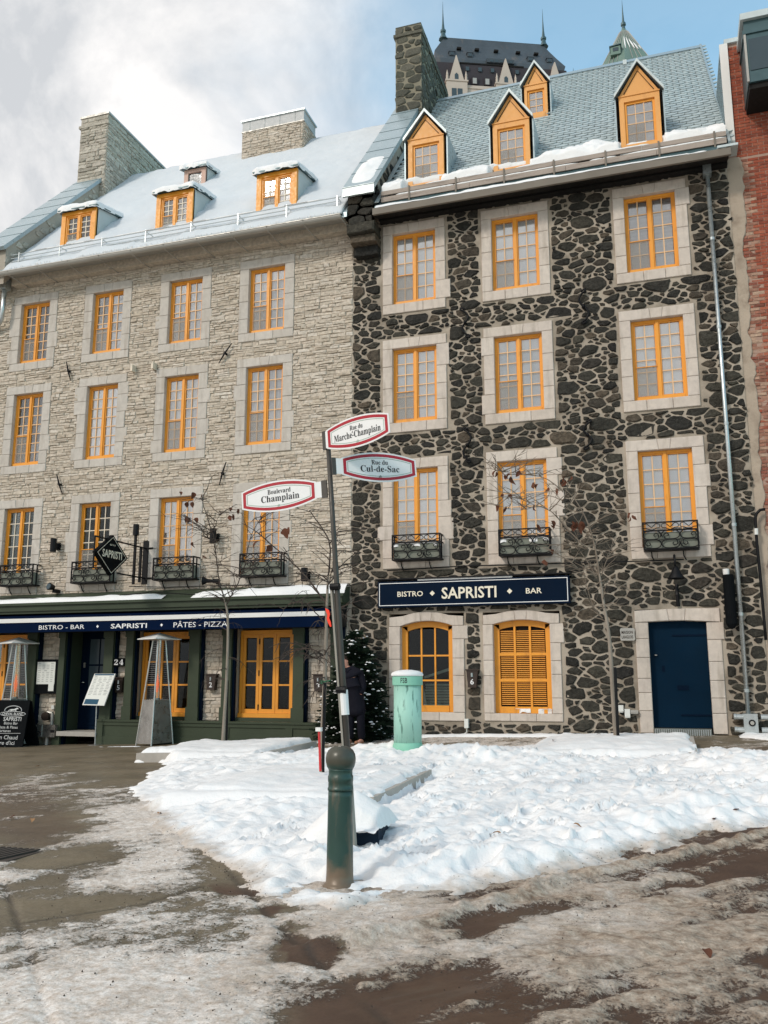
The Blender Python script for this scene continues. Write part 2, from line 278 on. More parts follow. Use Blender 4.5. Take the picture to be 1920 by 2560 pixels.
def ground_mat():
    m, t, b = nt('winter pavement with slush')
    sl_ = nd(t, 'ShaderNodeAttribute', attribute_name='slush').outputs['Fac']
    dt = nd(t, 'ShaderNodeAttribute', attribute_name='dirt').outputs['Fac']
    jn = nd(t, 'ShaderNodeAttribute', attribute_name='joint').outputs['Fac']
    g = nd(t, 'ShaderNodeNewGeometry')
    conc = mixc(t, mrange(t, noise(t, 1.3, 6, 0.6), 0.3, 0.7, 0, 1), (0.095, 0.074, 0.045), (0.20, 0.158, 0.10))
    conc = mixc(t, mrange(t, noise(t, 38, 4, 0.7), 0.42, 0.75, 0, 0.45), conc, (0.30, 0.26, 0.20))
    road = mixc(t, noise(t, 3.5, 5, 0.6), (0.040, 0.020, 0.012), (0.13, 0.078, 0.050))
    base = mixc(t, mrange(t, dt, 0.36, 0.52, 0, 1), conc, road)
    base = mixc(t, mth(t, 'MULTIPLY', jn, 0.8), base, (0.04, 0.033, 0.026))
    k = mth(t, 'ADD', sl_, mth(t, 'MULTIPLY', mth(t, 'SUBTRACT', noise(t, 14, 7, 0.68), 0.5), 0.85))
    k = mth(t, 'ADD', k, mth(t, 'MULTIPLY', mth(t, 'SUBTRACT', noise(t, 44, 5, 0.75), 0.5), 1.15))
    mask = mrange(t, k, 0.42, 0.58, 0, 1, True)
    white = mixc(t, mrange(t, noise(t, 20, 6, 0.7), 0.32, 0.62, 0, 1), (0.46, 0.375, 0.30), (0.80, 0.745, 0.69))
    brown = mixc(t, mrange(t, noise(t, 16, 6, 0.7), 0.32, 0.68, 0, 1), (0.17, 0.112, 0.072), (0.54, 0.45, 0.36))
    slc = mixc(t, mrange(t, mth(t, 'ADD', dt, mth(t, 'MULTIPLY', mth(t, 'SUBTRACT', noise(t, 2.6, 5), 0.5), 0.8)), 0.20, 0.62, 0, 1), white, brown)
    col = mixc(t, mask, base, slc)
    col = mixc(t, 1.0, col, mixc(t, mrange(t, noise(t, 75, 5, 0.8), 0.3, 0.7, 0, 1), (0.70, 0.685, 0.66), (1.25, 1.25, 1.25)), 'MULTIPLY')
    vo = nd(t, 'ShaderNodeTexVoronoi'); vo.inputs['Scale'].default_value = 36; t.links.new(g.outputs['Position'], vo.inputs['Vector'])
    sp = mth(t, 'MULTIPLY', mrange(t, vo.outputs['Distance'], 0.12, 0.22, 1, 0), mrange(t, noise(t, 2.2, 4, 0.6), 0.44, 0.60, 0, 0.9))
    col = mixc(t, sp, col, (0.055, 0.040, 0.030))
    t.links.new(col, b.inputs['Base Color']); b.inputs['Specular IOR Level'].default_value = 0.3
    wet = mrange(t, noise(t, 1.1, 4), 0.42, 0.62, 0.38, 0.75)
    rr = nd(t, 'ShaderNodeMix', data_type='FLOAT'); t.links.new(mask, rr.inputs[0]); t.links.new(wet, rr.inputs[2]); rr.inputs[3].default_value = 0.7
    t.links.new(rr.outputs[0], b.inputs['Roughness'])
    h = mth(t, 'ADD', mth(t, 'MULTIPLY', mrange(t, k, 0.35, 0.7, 0, 1), 0.9), mth(t, 'MULTIPLY', noise(t, 22, 3, 0.6), mth(t, 'ADD', mth(t, 'MULTIPLY', mask, 1.0), 0.12)))
    bump(t, b, h, 0.7, 0.011)
    return m
M['ground'] = ground_mat()

# ------------------------------------------------------------------ helpers
def mbasis(o): return Matrix.LocRotScale(o.location, o.rotation_euler, o.scale)
def wmat(o): return mbasis(o) if o.parent is None else wmat(o.parent) @ o.matrix_parent_inverse @ mbasis(o)
def put(o, parent=None):
    COL.objects.link(o)
    if parent is not None:
        o.parent = parent; o.matrix_parent_inverse = wmat(parent).inverted()
    return o
def tag(o, label=None, cat=None, group=None, kind=None):
    for k, v in (('label', label), ('category', cat), ('group', group), ('kind', kind)):
        if v: o[k] = v
    return o
def thing(name, loc, label, cat, group=None, rz=0.0):
    o = bpy.data.objects.new(name, None); o.location = loc; o.rotation_euler = (0, 0, rz); o.empty_display_size = 0.2
    put(o); return tag(o, label, cat, group)
class MB:
    def __init__(s): s.v = []; s.f = []
    def add(s, vs, fs):
        n = len(s.v); s.v.extend([tuple(p) for p in vs]); s.f.extend([tuple(i + n for i in f) for f in fs]); return s
    def box(s, x0, x1, y0, y1, z0, z1):
        return s.add([(x0, y0, z0), (x1, y0, z0), (x1, y1, z0), (x0, y1, z0), (x0, y0, z1), (x1, y0, z1), (x1, y1, z1), (x0, y1, z1)],
                     [(0, 3, 2, 1), (4, 5, 6, 7), (0, 1, 5, 4), (1, 2, 6, 5), (2, 3, 7, 6), (3, 0, 4, 7)])
    def hexa(s, a, b):                        # two matching quads (front, back)
        return s.add(list(a) + list(b), [(0, 1, 2, 3), (7, 6, 5, 4), (0, 4, 5, 1), (1, 5, 6, 2), (2, 6, 7, 3), (3, 7, 4, 0)])
    def prism(s, poly, d):                    # polygon (3-D points) extruded along d
        n = len(poly); d = Vector(d); a = [Vector(p) for p in poly]; b = [p + d for p in a]
        return s.add(a + b, [tuple(range(n)), tuple(range(2 * n - 1, n - 1, -1))] + [((i + 1) % n, i, n + i, n + (i + 1) % n) for i in range(n)])
    def tube(s, pts, rad, n=6, cap=True):
        P = [Vector(p) for p in pts]; m = len(P)
        if not hasattr(rad, '__len__'): rad = [rad] * m
        ref = None; vs = []
        for i in range(m):
            t = (P[min(i + 1, m - 1)] - P[max(i - 1, 0)])
            if t.length < 1e-9: t = Vector((0, 0, 1))
            t.normalize()
            if ref is None: ref = t.orthogonal().normalized()
            u = (ref - t * ref.dot(t))
            if u.length < 1e-6: u = t.orthogonal()
            u.normalize(); w = t.cross(u); ref = u
            for k in range(n):
                a = 2 * math.pi * k / n; vs.append(P[i] + (u * math.cos(a) + w * math.sin(a)) * rad[i])
        fs = [(i * n + k, i * n + (k + 1) % n, (i + 1) * n + (k + 1) % n, (i + 1) * n + k) for i in range(m - 1) for k in range(n)]
        if cap: fs += [tuple(range(n - 1, -1, -1)), tuple((m - 1) * n + k for k in range(n))]
        return s.add(vs, fs)
    def lathe(s, prof, c=(0, 0, 0), n=24, axis=None):      # prof: (r, z)
        vs = []; m = len(prof)
        for r, z in prof:
            for k in range(n):
                a = 2 * math.pi * k / n; vs.append((c[0] + r * math.cos(a), c[1] + r * math.sin(a), c[2] + z))
        fs = [(i * n + k, i * n + (k + 1) % n, (i + 1) * n + (k + 1) % n, (i + 1) * n + k) for i in range(m - 1) for k in range(n)]
        fs += [tuple(range(n - 1, -1, -1)), tuple((m - 1) * n + k for k in range(n))]
        return s.add(vs, fs)
    def mesh(s, name, mat, smooth=False, center=True):
        c = Vector((0, 0, 0))
        if center and s.v:
            a = np.array(s.v); lo, hi = a.min(0), a.max(0); c = Vector(((lo[0] + hi[0]) / 2, (lo[1] + hi[1]) / 2, lo[2]))
            vv = (a - np.array(c)).tolist()
        else: vv = s.v
        me = bpy.data.meshes.new(name); me.from_pydata(vv, [], s.f)
        if mat: me.materials.append(M[mat] if isinstance(mat, str) else mat)
        if smooth: me.shade_smooth()
        me.update(); return me, c
    def build(s, name, mat, parent=None, smooth=False, label=None, kind=None):
        me, c = s.mesh(name, mat, smooth); o = bpy.data.objects.new(name, me); o.location = c; put(o, parent)
        return tag(o, label, None, None, kind)
def inst(me, name, loc, parent=None, rot=(0, 0, 0), sc=(1, 1, 1)):
    o = bpy.data.objects.new(name, me); o.location = loc; o.rotation_euler = rot; o.scale = sc; return put(o, parent)
def copy_tree(o, parent=None):
    c = o.copy(); COL.objects.link(c)
    if parent is not None: c.parent = parent
    for ch in [k for k in KIDS.get(o.name, [])]: copy_tree(ch, c)
    return c
KIDS = {}
def index_kids():
    KIDS.clear()
    for o in COL.objects:
        if o.parent: KIDS.setdefault(o.parent.name, []).append(o)
def move_to(o, loc): o.location = loc

# text as flat mesh, fitted to a rectangle
def serif(s): return ''.join(chr(0x1D400 + ord(c) - 65) if 'A' <= c <= 'Z' else chr(0x1D41A + ord(c) - 97) if 'a' <= c <= 'z' else chr(0x1D7CE + ord(c) - 48) if c.isdigit() else c for c in s)
def text_mesh(body, org, right, up, u0, u1, v0, v1, mat, parent, off=0.0, name='lettering', shear=0.0):
    c = bpy.data.curves.new('t', 'FONT'); c.body = body; c.size = 1; c.offset = off; c.resolution_u = 2; c.shear = shear
    o = bpy.data.objects.new('t', c); COL.objects.link(o)
    me = bpy.data.meshes.new_from_object(o); COL.objects.unlink(o); bpy.data.objects.remove(o); bpy.data.curves.remove(c)
    n = len(me.vertices); a = np.zeros(n * 3); me.vertices.foreach_get('co', a); a = a.reshape(-1, 3)
    lo, hi = a.min(0), a.max(0); sp = np.maximum(hi - lo, 1e-6)
    u = u0 + (a[:, 0] - lo[0]) / sp[0] * (u1 - u0); v = v0 + (a[:, 1] - lo[1]) / sp[1] * (v1 - v0)
    right = np.array(right, float); up = np.array(up, float); org = np.array(org, float)
    w = org + u[:, None] * right + v[:, None] * up; ctr = w.mean(0)
    me.vertices.foreach_set('co', (w - ctr).ravel()); me.materials.clear(); me.materials.append(M[mat]); me.name = name; me.update()
    ob = bpy.data.objects.new(name, me); ob.location = ctr; return put(ob, parent)

# value noise
def _h(ix, iy, s):
    n = (ix.astype(np.int64) * 374761393 + iy.astype(np.int64) * 668265263 + s * 1442695041) & 0x7fffffff
    n = ((n ^ (n >> 13)) * 1274126177) & 0x7fffffff
    return ((n ^ (n >> 16)) & 0xffff) / 65535.0
def vnoise(x, y, s=0):
    ix = np.floor(x); iy = np.floor(y); fx = x - ix; fy = y - iy
    fx = fx * fx * fx * (fx * (fx * 6 - 15) + 10); fy = fy * fy * fy * (fy * (fy * 6 - 15) + 10)
    return (_h(ix, iy, s) * (1 - fx) + _h(ix + 1, iy, s) * fx) * (1 - fy) + (_h(ix, iy + 1, s) * (1 - fx) + _h(ix + 1, iy + 1, s) * fx) * fy
def fbm(x, y, o=4, s=0, g=0.5):
    t = 0; a = 1; n = 0
    for i in range(o):
        t = t + a * vnoise(x * 2 ** i + 17.3 * i, y * 2 ** i - 9.1 * i, s + i); n += a; a *= g
    return t / n - 0.5
def sstep(a, b, x):
    t = np.clip((x - a) / (b - a), 0, 1); return t * t * (3 - 2 * t)
GX = [-22, -18, -12.5, -7, -4.5, -0.4, 1.5, 6]; GZ = [-.35, -.22, -.055, .14, .28, .36, .40, .48]
def gz(x, y):
    t = np.clip((np.asarray(y, float) - 6) / 11.85, 0, 1.0); return t * np.interp(x, GX, GZ) + (1 - t) * 0.012 * (np.asarray(x, float) + 2.3)
def poly_sd(x, y, P):                        # signed distance, positive inside
    d = np.full(x.shape, 1e9); ins = np.zeros(x.shape, bool); n = len(P)
    for i in range(n):
        ax, ay = P[i]; bx, by = P[(i + 1) % n]
        ex, ey = bx - ax, by - ay; wx, wy = x - ax, y - ay
        t = np.clip((wx * ex + wy * ey) / (ex * ex + ey * ey), 0, 1)
        d = np.minimum(d, np.hypot(wx - ex * t, wy - ey * t))
        c = ((ay > y) != (by > y)) & (x < (bx - ax) * (y - ay) / (by - ay + 1e-12) + ax); ins ^= c
    return np.where(ins, d, -d)
def seg_d(x, y, ax, ay, bx, by):
    ex, ey = bx - ax, by - ay; t = np.clip(((x - ax) * ex + (y - ay) * ey) / (ex * ex + ey * ey), 0, 1)
    return np.hypot(x - ax - ex * t, y - ay - ey * t)

# ------------------------------------------------------------------ masonry
def clip_half(P, nx, nz, c):                 # keep nx*x+nz*z <= c
    out = []; n = len(P)
    for i in range(n):
        a = P[i]; b = P[(i + 1) % n]; da = nx * a[0] + nz * a[1] - c; db = nx * b[0] + nz * b[1] - c
        if da <= 0: out.append(a)
        if (da < 0 < db) or (db < 0 < da):
            t = da / (da - db); out.append((a[0] + (b[0] - a[0]) * t, a[1] + (b[1] - a[1]) * t))
    return out
def parea(P): return 0.5 * abs(sum(P[i][0] * P[(i + 1) % len(P)][1] - P[(i + 1) % len(P)][0] * P[i][1] for i in range(len(P))))
def rubble(rect, holes, rng, rads=((0.160, 14), (0.115, 90), (0.082, 700), (0.056, 2300), (0.034, 6000)), ax=0.55, gap=0.0125):
    x0, x1, z0, z1 = rect; S = []; 
    cell = {}
    for r, tries in rads:
        area = (x1 - x0) * (z1 - z0); n = int(tries * area / 80.0) * 6
        for _ in range(n):
            x = rng.uniform(x0, x1); z = rng.uniform(z0, z1)
            if any(h[0] < x < h[1] and h[2] < z < h[3] for h in holes): continue
            u = x * ax; gi, gj = int(u / .2), int(z / .2); ok = True
            for di in (-2, -1, 0, 1, 2):
                for dj in (-2, -1, 0, 1, 2):
                    for (uu, zz, rr) in cell.get((gi + di, gj + dj), ()):
                        if (uu - u) ** 2 + (zz - z) ** 2 < (rr + r) ** 2 * 0.82: ok = False; break
                    if not ok: break
                if not ok: break
            if ok: cell.setdefault((gi, gj), []).append((u, z, r)); S.append((u, z, r))
    A = np.array(S); polys = []
    for i, (u, z, r) in enumerate(S):
        d2 = (A[:, 0] - u) ** 2 + (A[:, 1] - z) ** 2; idx = np.argsort(d2)[1:17]
        B = 0.62
        P = [(max(x0 * ax, u - B), max(z0, z - B)), (min(x1 * ax, u + B), max(z0, z - B)), (min(x1 * ax, u + B), min(z1, z + B)), (max(x0 * ax, u - B), min(z1, z + B))]
        for j in idx:
            dx, dz = A[j, 0] - u, A[j, 1] - z; d = math.hypot(dx, dz)
            off = (d2[j] + r * r - A[j, 2] ** 2) / (2 * d) - gap * rng.uniform(0.55, 1.55)
            nx, nz = dx / d, dz / d
            P = clip_half(P, nx, nz, nx * u + nz * z + off)
            if len(P) < 3: break
        if len(P) < 3: continue
        th = rng.uniform(-.16, .16); ct, sn = math.cos(th), math.sin(th)
        for nx, nz, e in ((ct, sn, r * rng.uniform(.98, 1.2)), (-ct, -sn, r * rng.uniform(.98, 1.2)), (-sn, ct, r * rng.uniform(.86, 1.08)), (sn, -ct, r * rng.uniform(.86, 1.08))):
            P = clip_half(P, nx, nz, nx * u + nz * z + e)
            if len(P) < 3: break
        if len(P) < 3: continue
        X = u / ax
        P = [(a / ax + .030 * math.sin(b * 9.1 + a * 5.3) + .014 * math.sin(b * 23 + 1.7), b + .022 * math.sin(a * 8.7 + b * 3.1) + .012 * math.sin(a * 21 + b * 11)) for a, b in P]
        for h in holes:                      # keep clear of the dressed surrounds
            if not (min(p[0] for p in P) < h[1] and max(p[0] for p in P) > h[0] and min(p[1] for p in P) < h[3] and max(p[1] for p in P) > h[2]): continue
            c = [(h[0] - X, -1 * -1, 0, h[0]), (X - h[1], -1, 0, -h[1]), (h[2] - z, 0, 1, h[2]), (z - h[3], 0, -1, -h[3])]
            k = max(c, key=lambda q: q[0])
            P = clip_half(P, k[1], k[2], k[3] - rng.uniform(0.0, 0.045))
            if len(P) < 3: break
        if len(P) >= 3 and parea(P) > 0.003: polys.append(P)
    return polys
def soften(P, rng, jit=0.006, q=0.2):        # cut corners once, jitter
    out = []; n = len(P)
    for i in range(n):
        a = P[i]; b = P[(i + 1) % n]; L = math.hypot(b[0] - a[0], b[1] - a[1])
        if L < 0.035: out.append(((a[0] + b[0]) / 2, (a[1] + b[1]) / 2)); continue
        for t in (q, 1 - q): out.append((a[0] + (b[0] - a[0]) * t + rng.uniform(-jit, jit), a[1] + (b[1] - a[1]) * t + rng.uniform(-jit, jit)))
    return out
def ledge(rect, holes, rng, hmin=0.045, hmax=0.10, wmax=0.46):
    todo = [rect]; leaf = []
    x0, x1, z0, z1 = rect; big = []
    z = z0
    while z < z1:                            # uneven courses, then split further
        hh = min(rng.uniform(0.12, 0.30), z1 - z); x = x0 - rng.uniform(0, .6)
        while x < x1:
            w = rng.uniform(0.5, 1.6); big.append((max(x, x0), min(x + w, x1), z, z + hh)); x += w
        z += hh
    while big:
        a, b, c, d = big.pop()
        if b - a < 0.03 or d - c < 0.02: continue
        w, h = b - a, d - c
        if h > hmax and not (h < 0.24 and w < 0.34 and rng.random() < 0.16):
            t = c + h * rng.uniform(0.34, 0.66); big += [(a, b, c, t), (a, b, t, d)]; continue
        if w > wmax * rng.uniform(0.55, 1.2):
            t = a + w * rng.uniform(0.3, 0.7); big += [(a, t, c, d), (t, b, c, d)]; continue
        leaf.append((a, b, c, d))
    for h in holes:
        nl = []
        for (a, b, c, d) in leaf:
            if a >= h[1] or b <= h[0] or c >= h[3] or d <= h[2]: nl.append((a, b, c, d)); continue
            if a < h[0]: nl.append((a, h[0], c, d))
            if b > h[1]: nl.append((h[1], b, c, d))
            m0, m1 = max(a, h[0]), min(b, h[1])
            if c < h[2]: nl.append((m0, m1, c, h[2]))
            if d > h[3]: nl.append((m0, m1, h[3], d))
        leaf = [q for q in nl if q[1] - q[0] > 0.05 and q[3] - q[2] > 0.022]
    out = []
    for (a, b, c, d) in leaf:
        g = rng.uniform(0.002, 0.006); a += g; b -= g; c += g; d -= g
        j = min(0.012, (d - c) * 0.16); J = lambda: rng.uniform(-j, j)
        m = (a + b) / 2 + J() * 3
        out.append([(a + J(), c + J()), (m, c + J()), (b + J(), c + J()), (b + J(), d + J()), (m + J() * 3, d + J()), (a + J(), d + J())])
    return out
def courses(rect, rng, h=0.065, w=0.21, g=0.006, half=True):
    x0, x1, z0, z1 = rect; out = []; z = z0; k = 0
    while z + h <= z1 + 1e-6:
        x = x0 - (w / 2 if k % 2 else 0)
        while x < x1 - 0.01:
            a, b = max(x, x0) + g, min(x + w, x1) - g
            if b - a > 0.03: out.append([(a, z + g), (b, z + g), (b, z + h - g), (a, z + h - g)])
            x += w
        z += h; k += 1
    return out
def stone_solid(mb, P, fn, rng, h0, h1, bev=0.8, base=-0.03, rough=0.4):
    n = len(P); cx = sum(p[0] for p in P) / n; cz = sum(p[1] for p in P) / n; h = rng.uniform(h0, h1)
    tx, tz = rng.uniform(-.10, .10) * rough * 2, rng.uniform(-.13, .13) * rough * 2
    v = [fn(p[0], p[1], base) for p in P]
    v += [fn(p[0], p[1], h * 0.45) for p in P]
    for p in P:
        q = (cx + (p[0] - cx) * bev, cz + (p[1] - cz) * bev)
        v.append(fn(q[0], q[1], h * (1 + rng.uniform(-rough, rough) * 0.5) + tx * (q[0] - cx) + tz * (q[1] - cz)))
    v.append(fn(cx + rng.uniform(-.2, .2) * 0.1, cz, h * (1 + rng.uniform(-.3, rough))))
    f = []
    for i in range(n):
        j = (i + 1) % n
        f += [(i, j, n + j, n + i), (n + i, n + j, 2 * n + j, 2 * n + i), (2 * n + i, 2 * n + j, 3 * n)]
    mb.add(v, f)
def lay(polys, fn, mat, parent, rng, h0, h1, budget, name='stone', bev=0.8, base=-0.03, rough=0.4, pick=None, soft=None):
    """the stones that show largest become parts of their own, the rest one joined part"""
    key = pick or (lambda P: parea(P))
    order = sorted(polys, key=key, reverse=True); rest = MB()
    for i, P in enumerate(order):
        Q = soften(P, rng, *soft) if soft else P
        if i < budget:
            mb = MB(); stone_solid(mb, Q, fn, rng, h0, h1, bev, base, rough); mb.build(name, mat, parent)
        else: stone_solid(rest, Q, fn, rng, h0, h1, bev, base, rough)
    if rest.v: rest.build(name + '_infill', mat, parent, kind='stuff')
def slab(rect, holes, y0, y1, mb=None):      # wall sheet in the xz plane with real holes
    mb = mb or MB(); x0, x1, z0, z1 = rect
    xs = sorted({x0, x1} | {h[i] for h in holes for i in (0, 1) if x0 < h[i] < x1}); zs = sorted({z0, z1} | {h[i] for h in holes for i in (2, 3) if z0 < h[i] < z1})
    def hole(a, b, c, d): return any(h[0] <= a + 1e-6 and h[1] >= b - 1e-6 and h[2] <= c + 1e-6 and h[3] >= d - 1e-6 for h in holes)
    for i in range(len(xs) - 1):
        for k in range(len(zs) - 1):
            a, b, c, d = xs[i], xs[i + 1], zs[k], zs[k + 1]
            if hole(a, b, c, d): continue
            mb.add([(a, y0, c), (b, y0, c), (b, y0, d), (a, y0, d)], [(0, 1, 2, 3)])
            mb.add([(a, y1, c), (b, y1, c), (b, y1, d), (a, y1, d)], [(3, 2, 1, 0)])
    for h in list(holes) + [rect]:
        a, b, c, d = h
        mb.add([(a, y0, c), (b, y0, c), (b, y0, d), (a, y0, d), (a, y1, c), (b, y1, c), (b, y1, d), (a, y1, d)], [(0, 1, 5, 4), (1, 2, 6, 5), (2, 3, 7, 6), (3, 0, 4, 7)])
    return mb

# ------------------------------------------------------------------ windows and surrounds
WY = 17.85; FY = 17.945                        # wall face, window frame face
rng = random.Random(7)
def screen_material():
    m, t, b = nt('fine insect screen'); out = t.nodes['Material Output']
    b.inputs['Base Color'].default_value = (0.42, 0.39, 0.35, 1); b.inputs['Roughness'].default_value = 0.9
    tr = nd(t, 'ShaderNodeBsdfTransparent'); mx = nd(t, 'ShaderNodeMixShader'); mx.inputs[0].default_value = 0.24
    t.links.new(tr.outputs[0], mx.inputs[1]); t.links.new(b.outputs[0], mx.inputs[2]); t.links.new(mx.outputs[0], out.inputs[0]); return m
M['screen'] = screen_material()
PANE = {}
def pane(parent, x0, x1, y, z0, z1, gm='glass'):
    k = (round(x1 - x0, 3), round(z1 - z0, 3), gm)
    if k not in PANE: PANE[k] = MB().box(-k[0] / 2, k[0] / 2, -0.002, 0.002, -k[1] / 2, k[1] / 2).mesh('pane', gm, center=False)[0]
    inst(PANE[k], 'pane', ((x0 + x1) / 2, y, (z0 + z1) / 2), parent, rot=(rng.uniform(-.012, .012), 0, rng.uniform(-.012, .012)))
def folds(x0, x1, y, z0, z1, amp, per, rr):
    mb = MB(); n = max(8, int((x1 - x0) / 0.022)); v = []
    ph = rr.uniform(0, 6)
    for i in range(n + 1):
        x = x0 + (x1 - x0) * i / n; d = amp * math.sin(2 * math.pi * (x - x0) / per + ph + 0.8 * math.sin(x * 9 + ph))
        v += [(x, y + d, z0), (x, y + d * 0.7, z1)]
    mb.add(v, [(2 * i, 2 * i + 2, 2 * i + 3, 2 * i + 1) for i in range(n)]); return mb
def casement(parent, x0, x1, z0, z1, y, rows=6, cols=2, kind='curtain', screen=True, mat='orange', barmat='bar', fw=0.052, bot=0.085, inner=True, post=0.058):
    f = MB(); g = 0.0
    f.box(x0, x0 + fw, y, y + .09, z0, z1); f.box(x1 - fw, x1, y, y + .09, z0, z1)
    f.box(x0 + fw, x1 - fw, y, y + .09, z1 - fw, z1); f.box(x0 + fw, x1 - fw, y - .012, y + .09, z0, z0 + bot)
    xm = (x0 + x1) / 2
    f.box(xm - post / 2, xm + post / 2, y - .006, y + .088, z0 + bot, z1 - fw)
    leaves = [(x0 + fw, xm - post / 2), (xm + post / 2, x1 - fw)]; st = 0.028
    for a, b in leaves:
        f.box(a, a + st, y + .02, y + .085, z0 + bot, z1 - fw); f.box(b - st, b, y + .02, y + .085, z0 + bot, z1 - fw)
        f.box(a + st, b - st, y + .02, y + .085, z1 - fw - st, z1 - fw); f.box(a + st, b - st, y + .02, y + .085, z0 + bot, z0 + bot + st)
    w = f.build('window', mat, parent)
    bars = MB(); inb = MB(); bt = 0.011
    for a, b in leaves:
        a += st; b -= st; c0 = z0 + bot + st; c1 = z1 - fw - st
        for i in range(1, cols): x = a + (b - a) * i / cols; bars.box(x - bt, x + bt, y + .03, y + .06, c0, c1); inb.box(x - bt * 1.3 - .012, x + bt * .9 - .012, y + .072, y + .082, c0, c1)
        for k in range(1, rows): z = c0 + (c1 - c0) * k / rows; bars.box(a, b, y + .034, y + .058, z - bt, z + bt); inb.box(a, b, y + .073, y + .081, z - bt - .025, z + bt - .028)
        for i in range(cols):
            for k in range(rows):
                pane(w, a + (b - a) * i / cols + bt, a + (b - a) * (i + 1) / cols - bt, y + .05, c0 + (c1 - c0) * k / rows + bt, c0 + (c1 - c0) * (k + 1) / rows - bt, 'shopglass' if kind == 'dark' else 'glass')
    bars.build('glazing_bars', barmat, w)
    if inner: inb.build('inner_bars', 'barwhite', w)
    if screen:
        a, b = leaves[0]; c = z0 + bot + (z1 - z0 - bot - fw) * 0.40
        s = MB().box(a + .02, b - .02, y + .008, y + .012, z0 + bot + .015, c); s.build('insect_screen', 'screen', w)
        MB().box(a + .01, b - .01, y, y + .028, c, c + .018).build('screen_rail', mat, w)
    if kind == 'curtain': folds(x0 + .03, xm - .05, y + .105, z0, z1, .014, .13, rng).build('curtain', 'curtain', w, True); folds(xm + .03, x1 - .03, y + .105, z0, z1, .014, .12, rng).build('curtain', 'curtain', w, True)
    elif kind == 'blind': MB().box(x0 + .05, x1 - .05, y + .090, y + .095, z0 + .02, z1).build('blind', 'blind', w)
    elif kind == 'striped': MB().box(x0 + .03, x1 - .03, y + .105, y + .11, z0 + .02, z1).build('blind', 'striped', w)
    return w
def blocks(parent, polys, mat, y0=17.832, y1=18.3):
    for P in polys:
        d = rng.uniform(-.004, .004); mb = MB()
        n = len(P); cx = sum(p[0] for p in P) / n; cz = sum(p[1] for p in P) / n
        fr = [(cx + (p[0] - cx) * (1 - .010 / max(.05, abs(p[0] - cx))), y0 + d, cz + (p[1] - cz) * (1 - .010 / max(.05, abs(p[1] - cz)))) for p in P]
        md = [(p[0], y0 + d + .009, p[1]) for p in P]; bk = [(p[0], y1, p[1]) for p in P]
        mb.add(fr + md + bk, [tuple(range(n))] + [((i + 1) % n, i, n + i, n + (i + 1) % n) for i in range(n)] + [(n + (i + 1) % n, n + i, 2 * n + i, 2 * n + (i + 1) % n) for i in range(n)])
        mb.build('surround_block', mat, parent)
def rectp(a, b, c, d): return [(a, c), (b, c), (b, d), (a, d)]
def jamb(xa, xb, z0, z1, n, out):            # out: which side may be toothed (+1 right, -1 left, 0 none)
    P = []; cuts = [z0] + sorted(z0 + (z1 - z0) * (i + rng.uniform(-.22, .22)) / n for i in range(1, n)) + [z1]
    for i in range(n):
        e = 0.0 if rng.random() > 0.16 else rng.uniform(.05, .12)
        P.append(rectp(xa - (e if out < 0 else 0) + .0, xb + (e if out > 0 else 0), cuts[i] + .003, cuts[i + 1] - .003))
    return P
def surround(parent, x0, x1, z0, z1, jw, lh, sh, mat):
    P = []; xm = (x0 + x1) / 2; k = 0.105; s = 0.028; g = .003; zt = z1 + lh
    P += [[(x0 - jw, z1 + g), (xm - k - g, z1 + g), (xm - k - s - g, zt), (x0 - jw, zt)], [(xm - k, z1 + g), (xm + k, z1 + g), (xm + k + s, zt), (xm - k - s, zt)],
          [(xm + k + g, z1 + g), (x1 + jw, z1 + g), (x1 + jw, zt), (xm + k + s + g, zt)]]
    n = max(4, int((z1 - z0) / 0.36))
    P += jamb(x0 - jw, x0, z0, z1, n, -1) + jamb(x1, x1 + jw, z0, z1, n, 1)
    w = (x1 - x0 + 2 * jw); c = [x0 - jw, x0 - jw + w * rng.uniform(.30, .38), x0 - jw + w * rng.uniform(.62, .70), x1 + jw]
    P += [rectp(c[i] + g, c[i + 1] - g, z0 - sh, z0 - g) for i in range(3)]
    blocks(parent, P, mat)
    return (x0 - jw, x1 + jw, z0 - sh, zt)

# ================================================================== GREY STONE BUILDING (left)
LB = thing('grey_stone_building', (-12, 18, 0), 'long pale grey stone house with snowy roof and green bistro shopfront', 'building')
LC = [(-15.905, -15.003), (-13.666, -12.760), (-11.423, -10.490), (-9.220, -8.271)]
LR = [(9.531, 11.187), (6.762, 8.676), (3.70, 5.650)]
LS = lambda y: 12.05 + 1.1 * (y - 17.4)
lh = []
kinds = {(0, 1): 'dark', (1, 1): 'curtain', (0, 2): 'dark', (1, 2): 'dark'}
for ci, (a, b) in enumerate(LC):
    for ri, (c, d) in enumerate(LR):
        lh.append(surround(LB, a, b, c, d, .245, .215, .21, 'cut_grey'))
        kd = 'curtain'
        if (ci, ri) in ((0, 2), (1, 2)): kd = 'dark'
        if (ci, ri) == (1, 1): kd = 'blind'
        rows = 7 if ri == 1 else 6
        casement(LB, a, b, c, d, FY, rows=rows, kind=kd, screen=(ci, ri) not in ((1, 1), (0, 2)), barmat='barwhite' if kd == 'dark' else 'bar', inner=(ci, ri) not in ((1, 1), (0, 2)))
shop_open = [(-16.25, -14.78, .50, 2.52), (-13.67, -12.58, -.35, 2.56), (-11.80, -10.36, .50, 2.52), (-9.26, -7.80, .50, 2.52)]
slab((-18.6, -6.52, -.5, 12.15), lh + shop_open, WY + .015, 18.32).build('wall', 'mortar_grey', LB)
front = lambda u, v, h: (u, WY + .015 - h, v)
near = lambda P: parea(P) * (1.0 if P[0][0] > -16.3 else 0.2) / (400 + (P[0][0] + 4) ** 2)
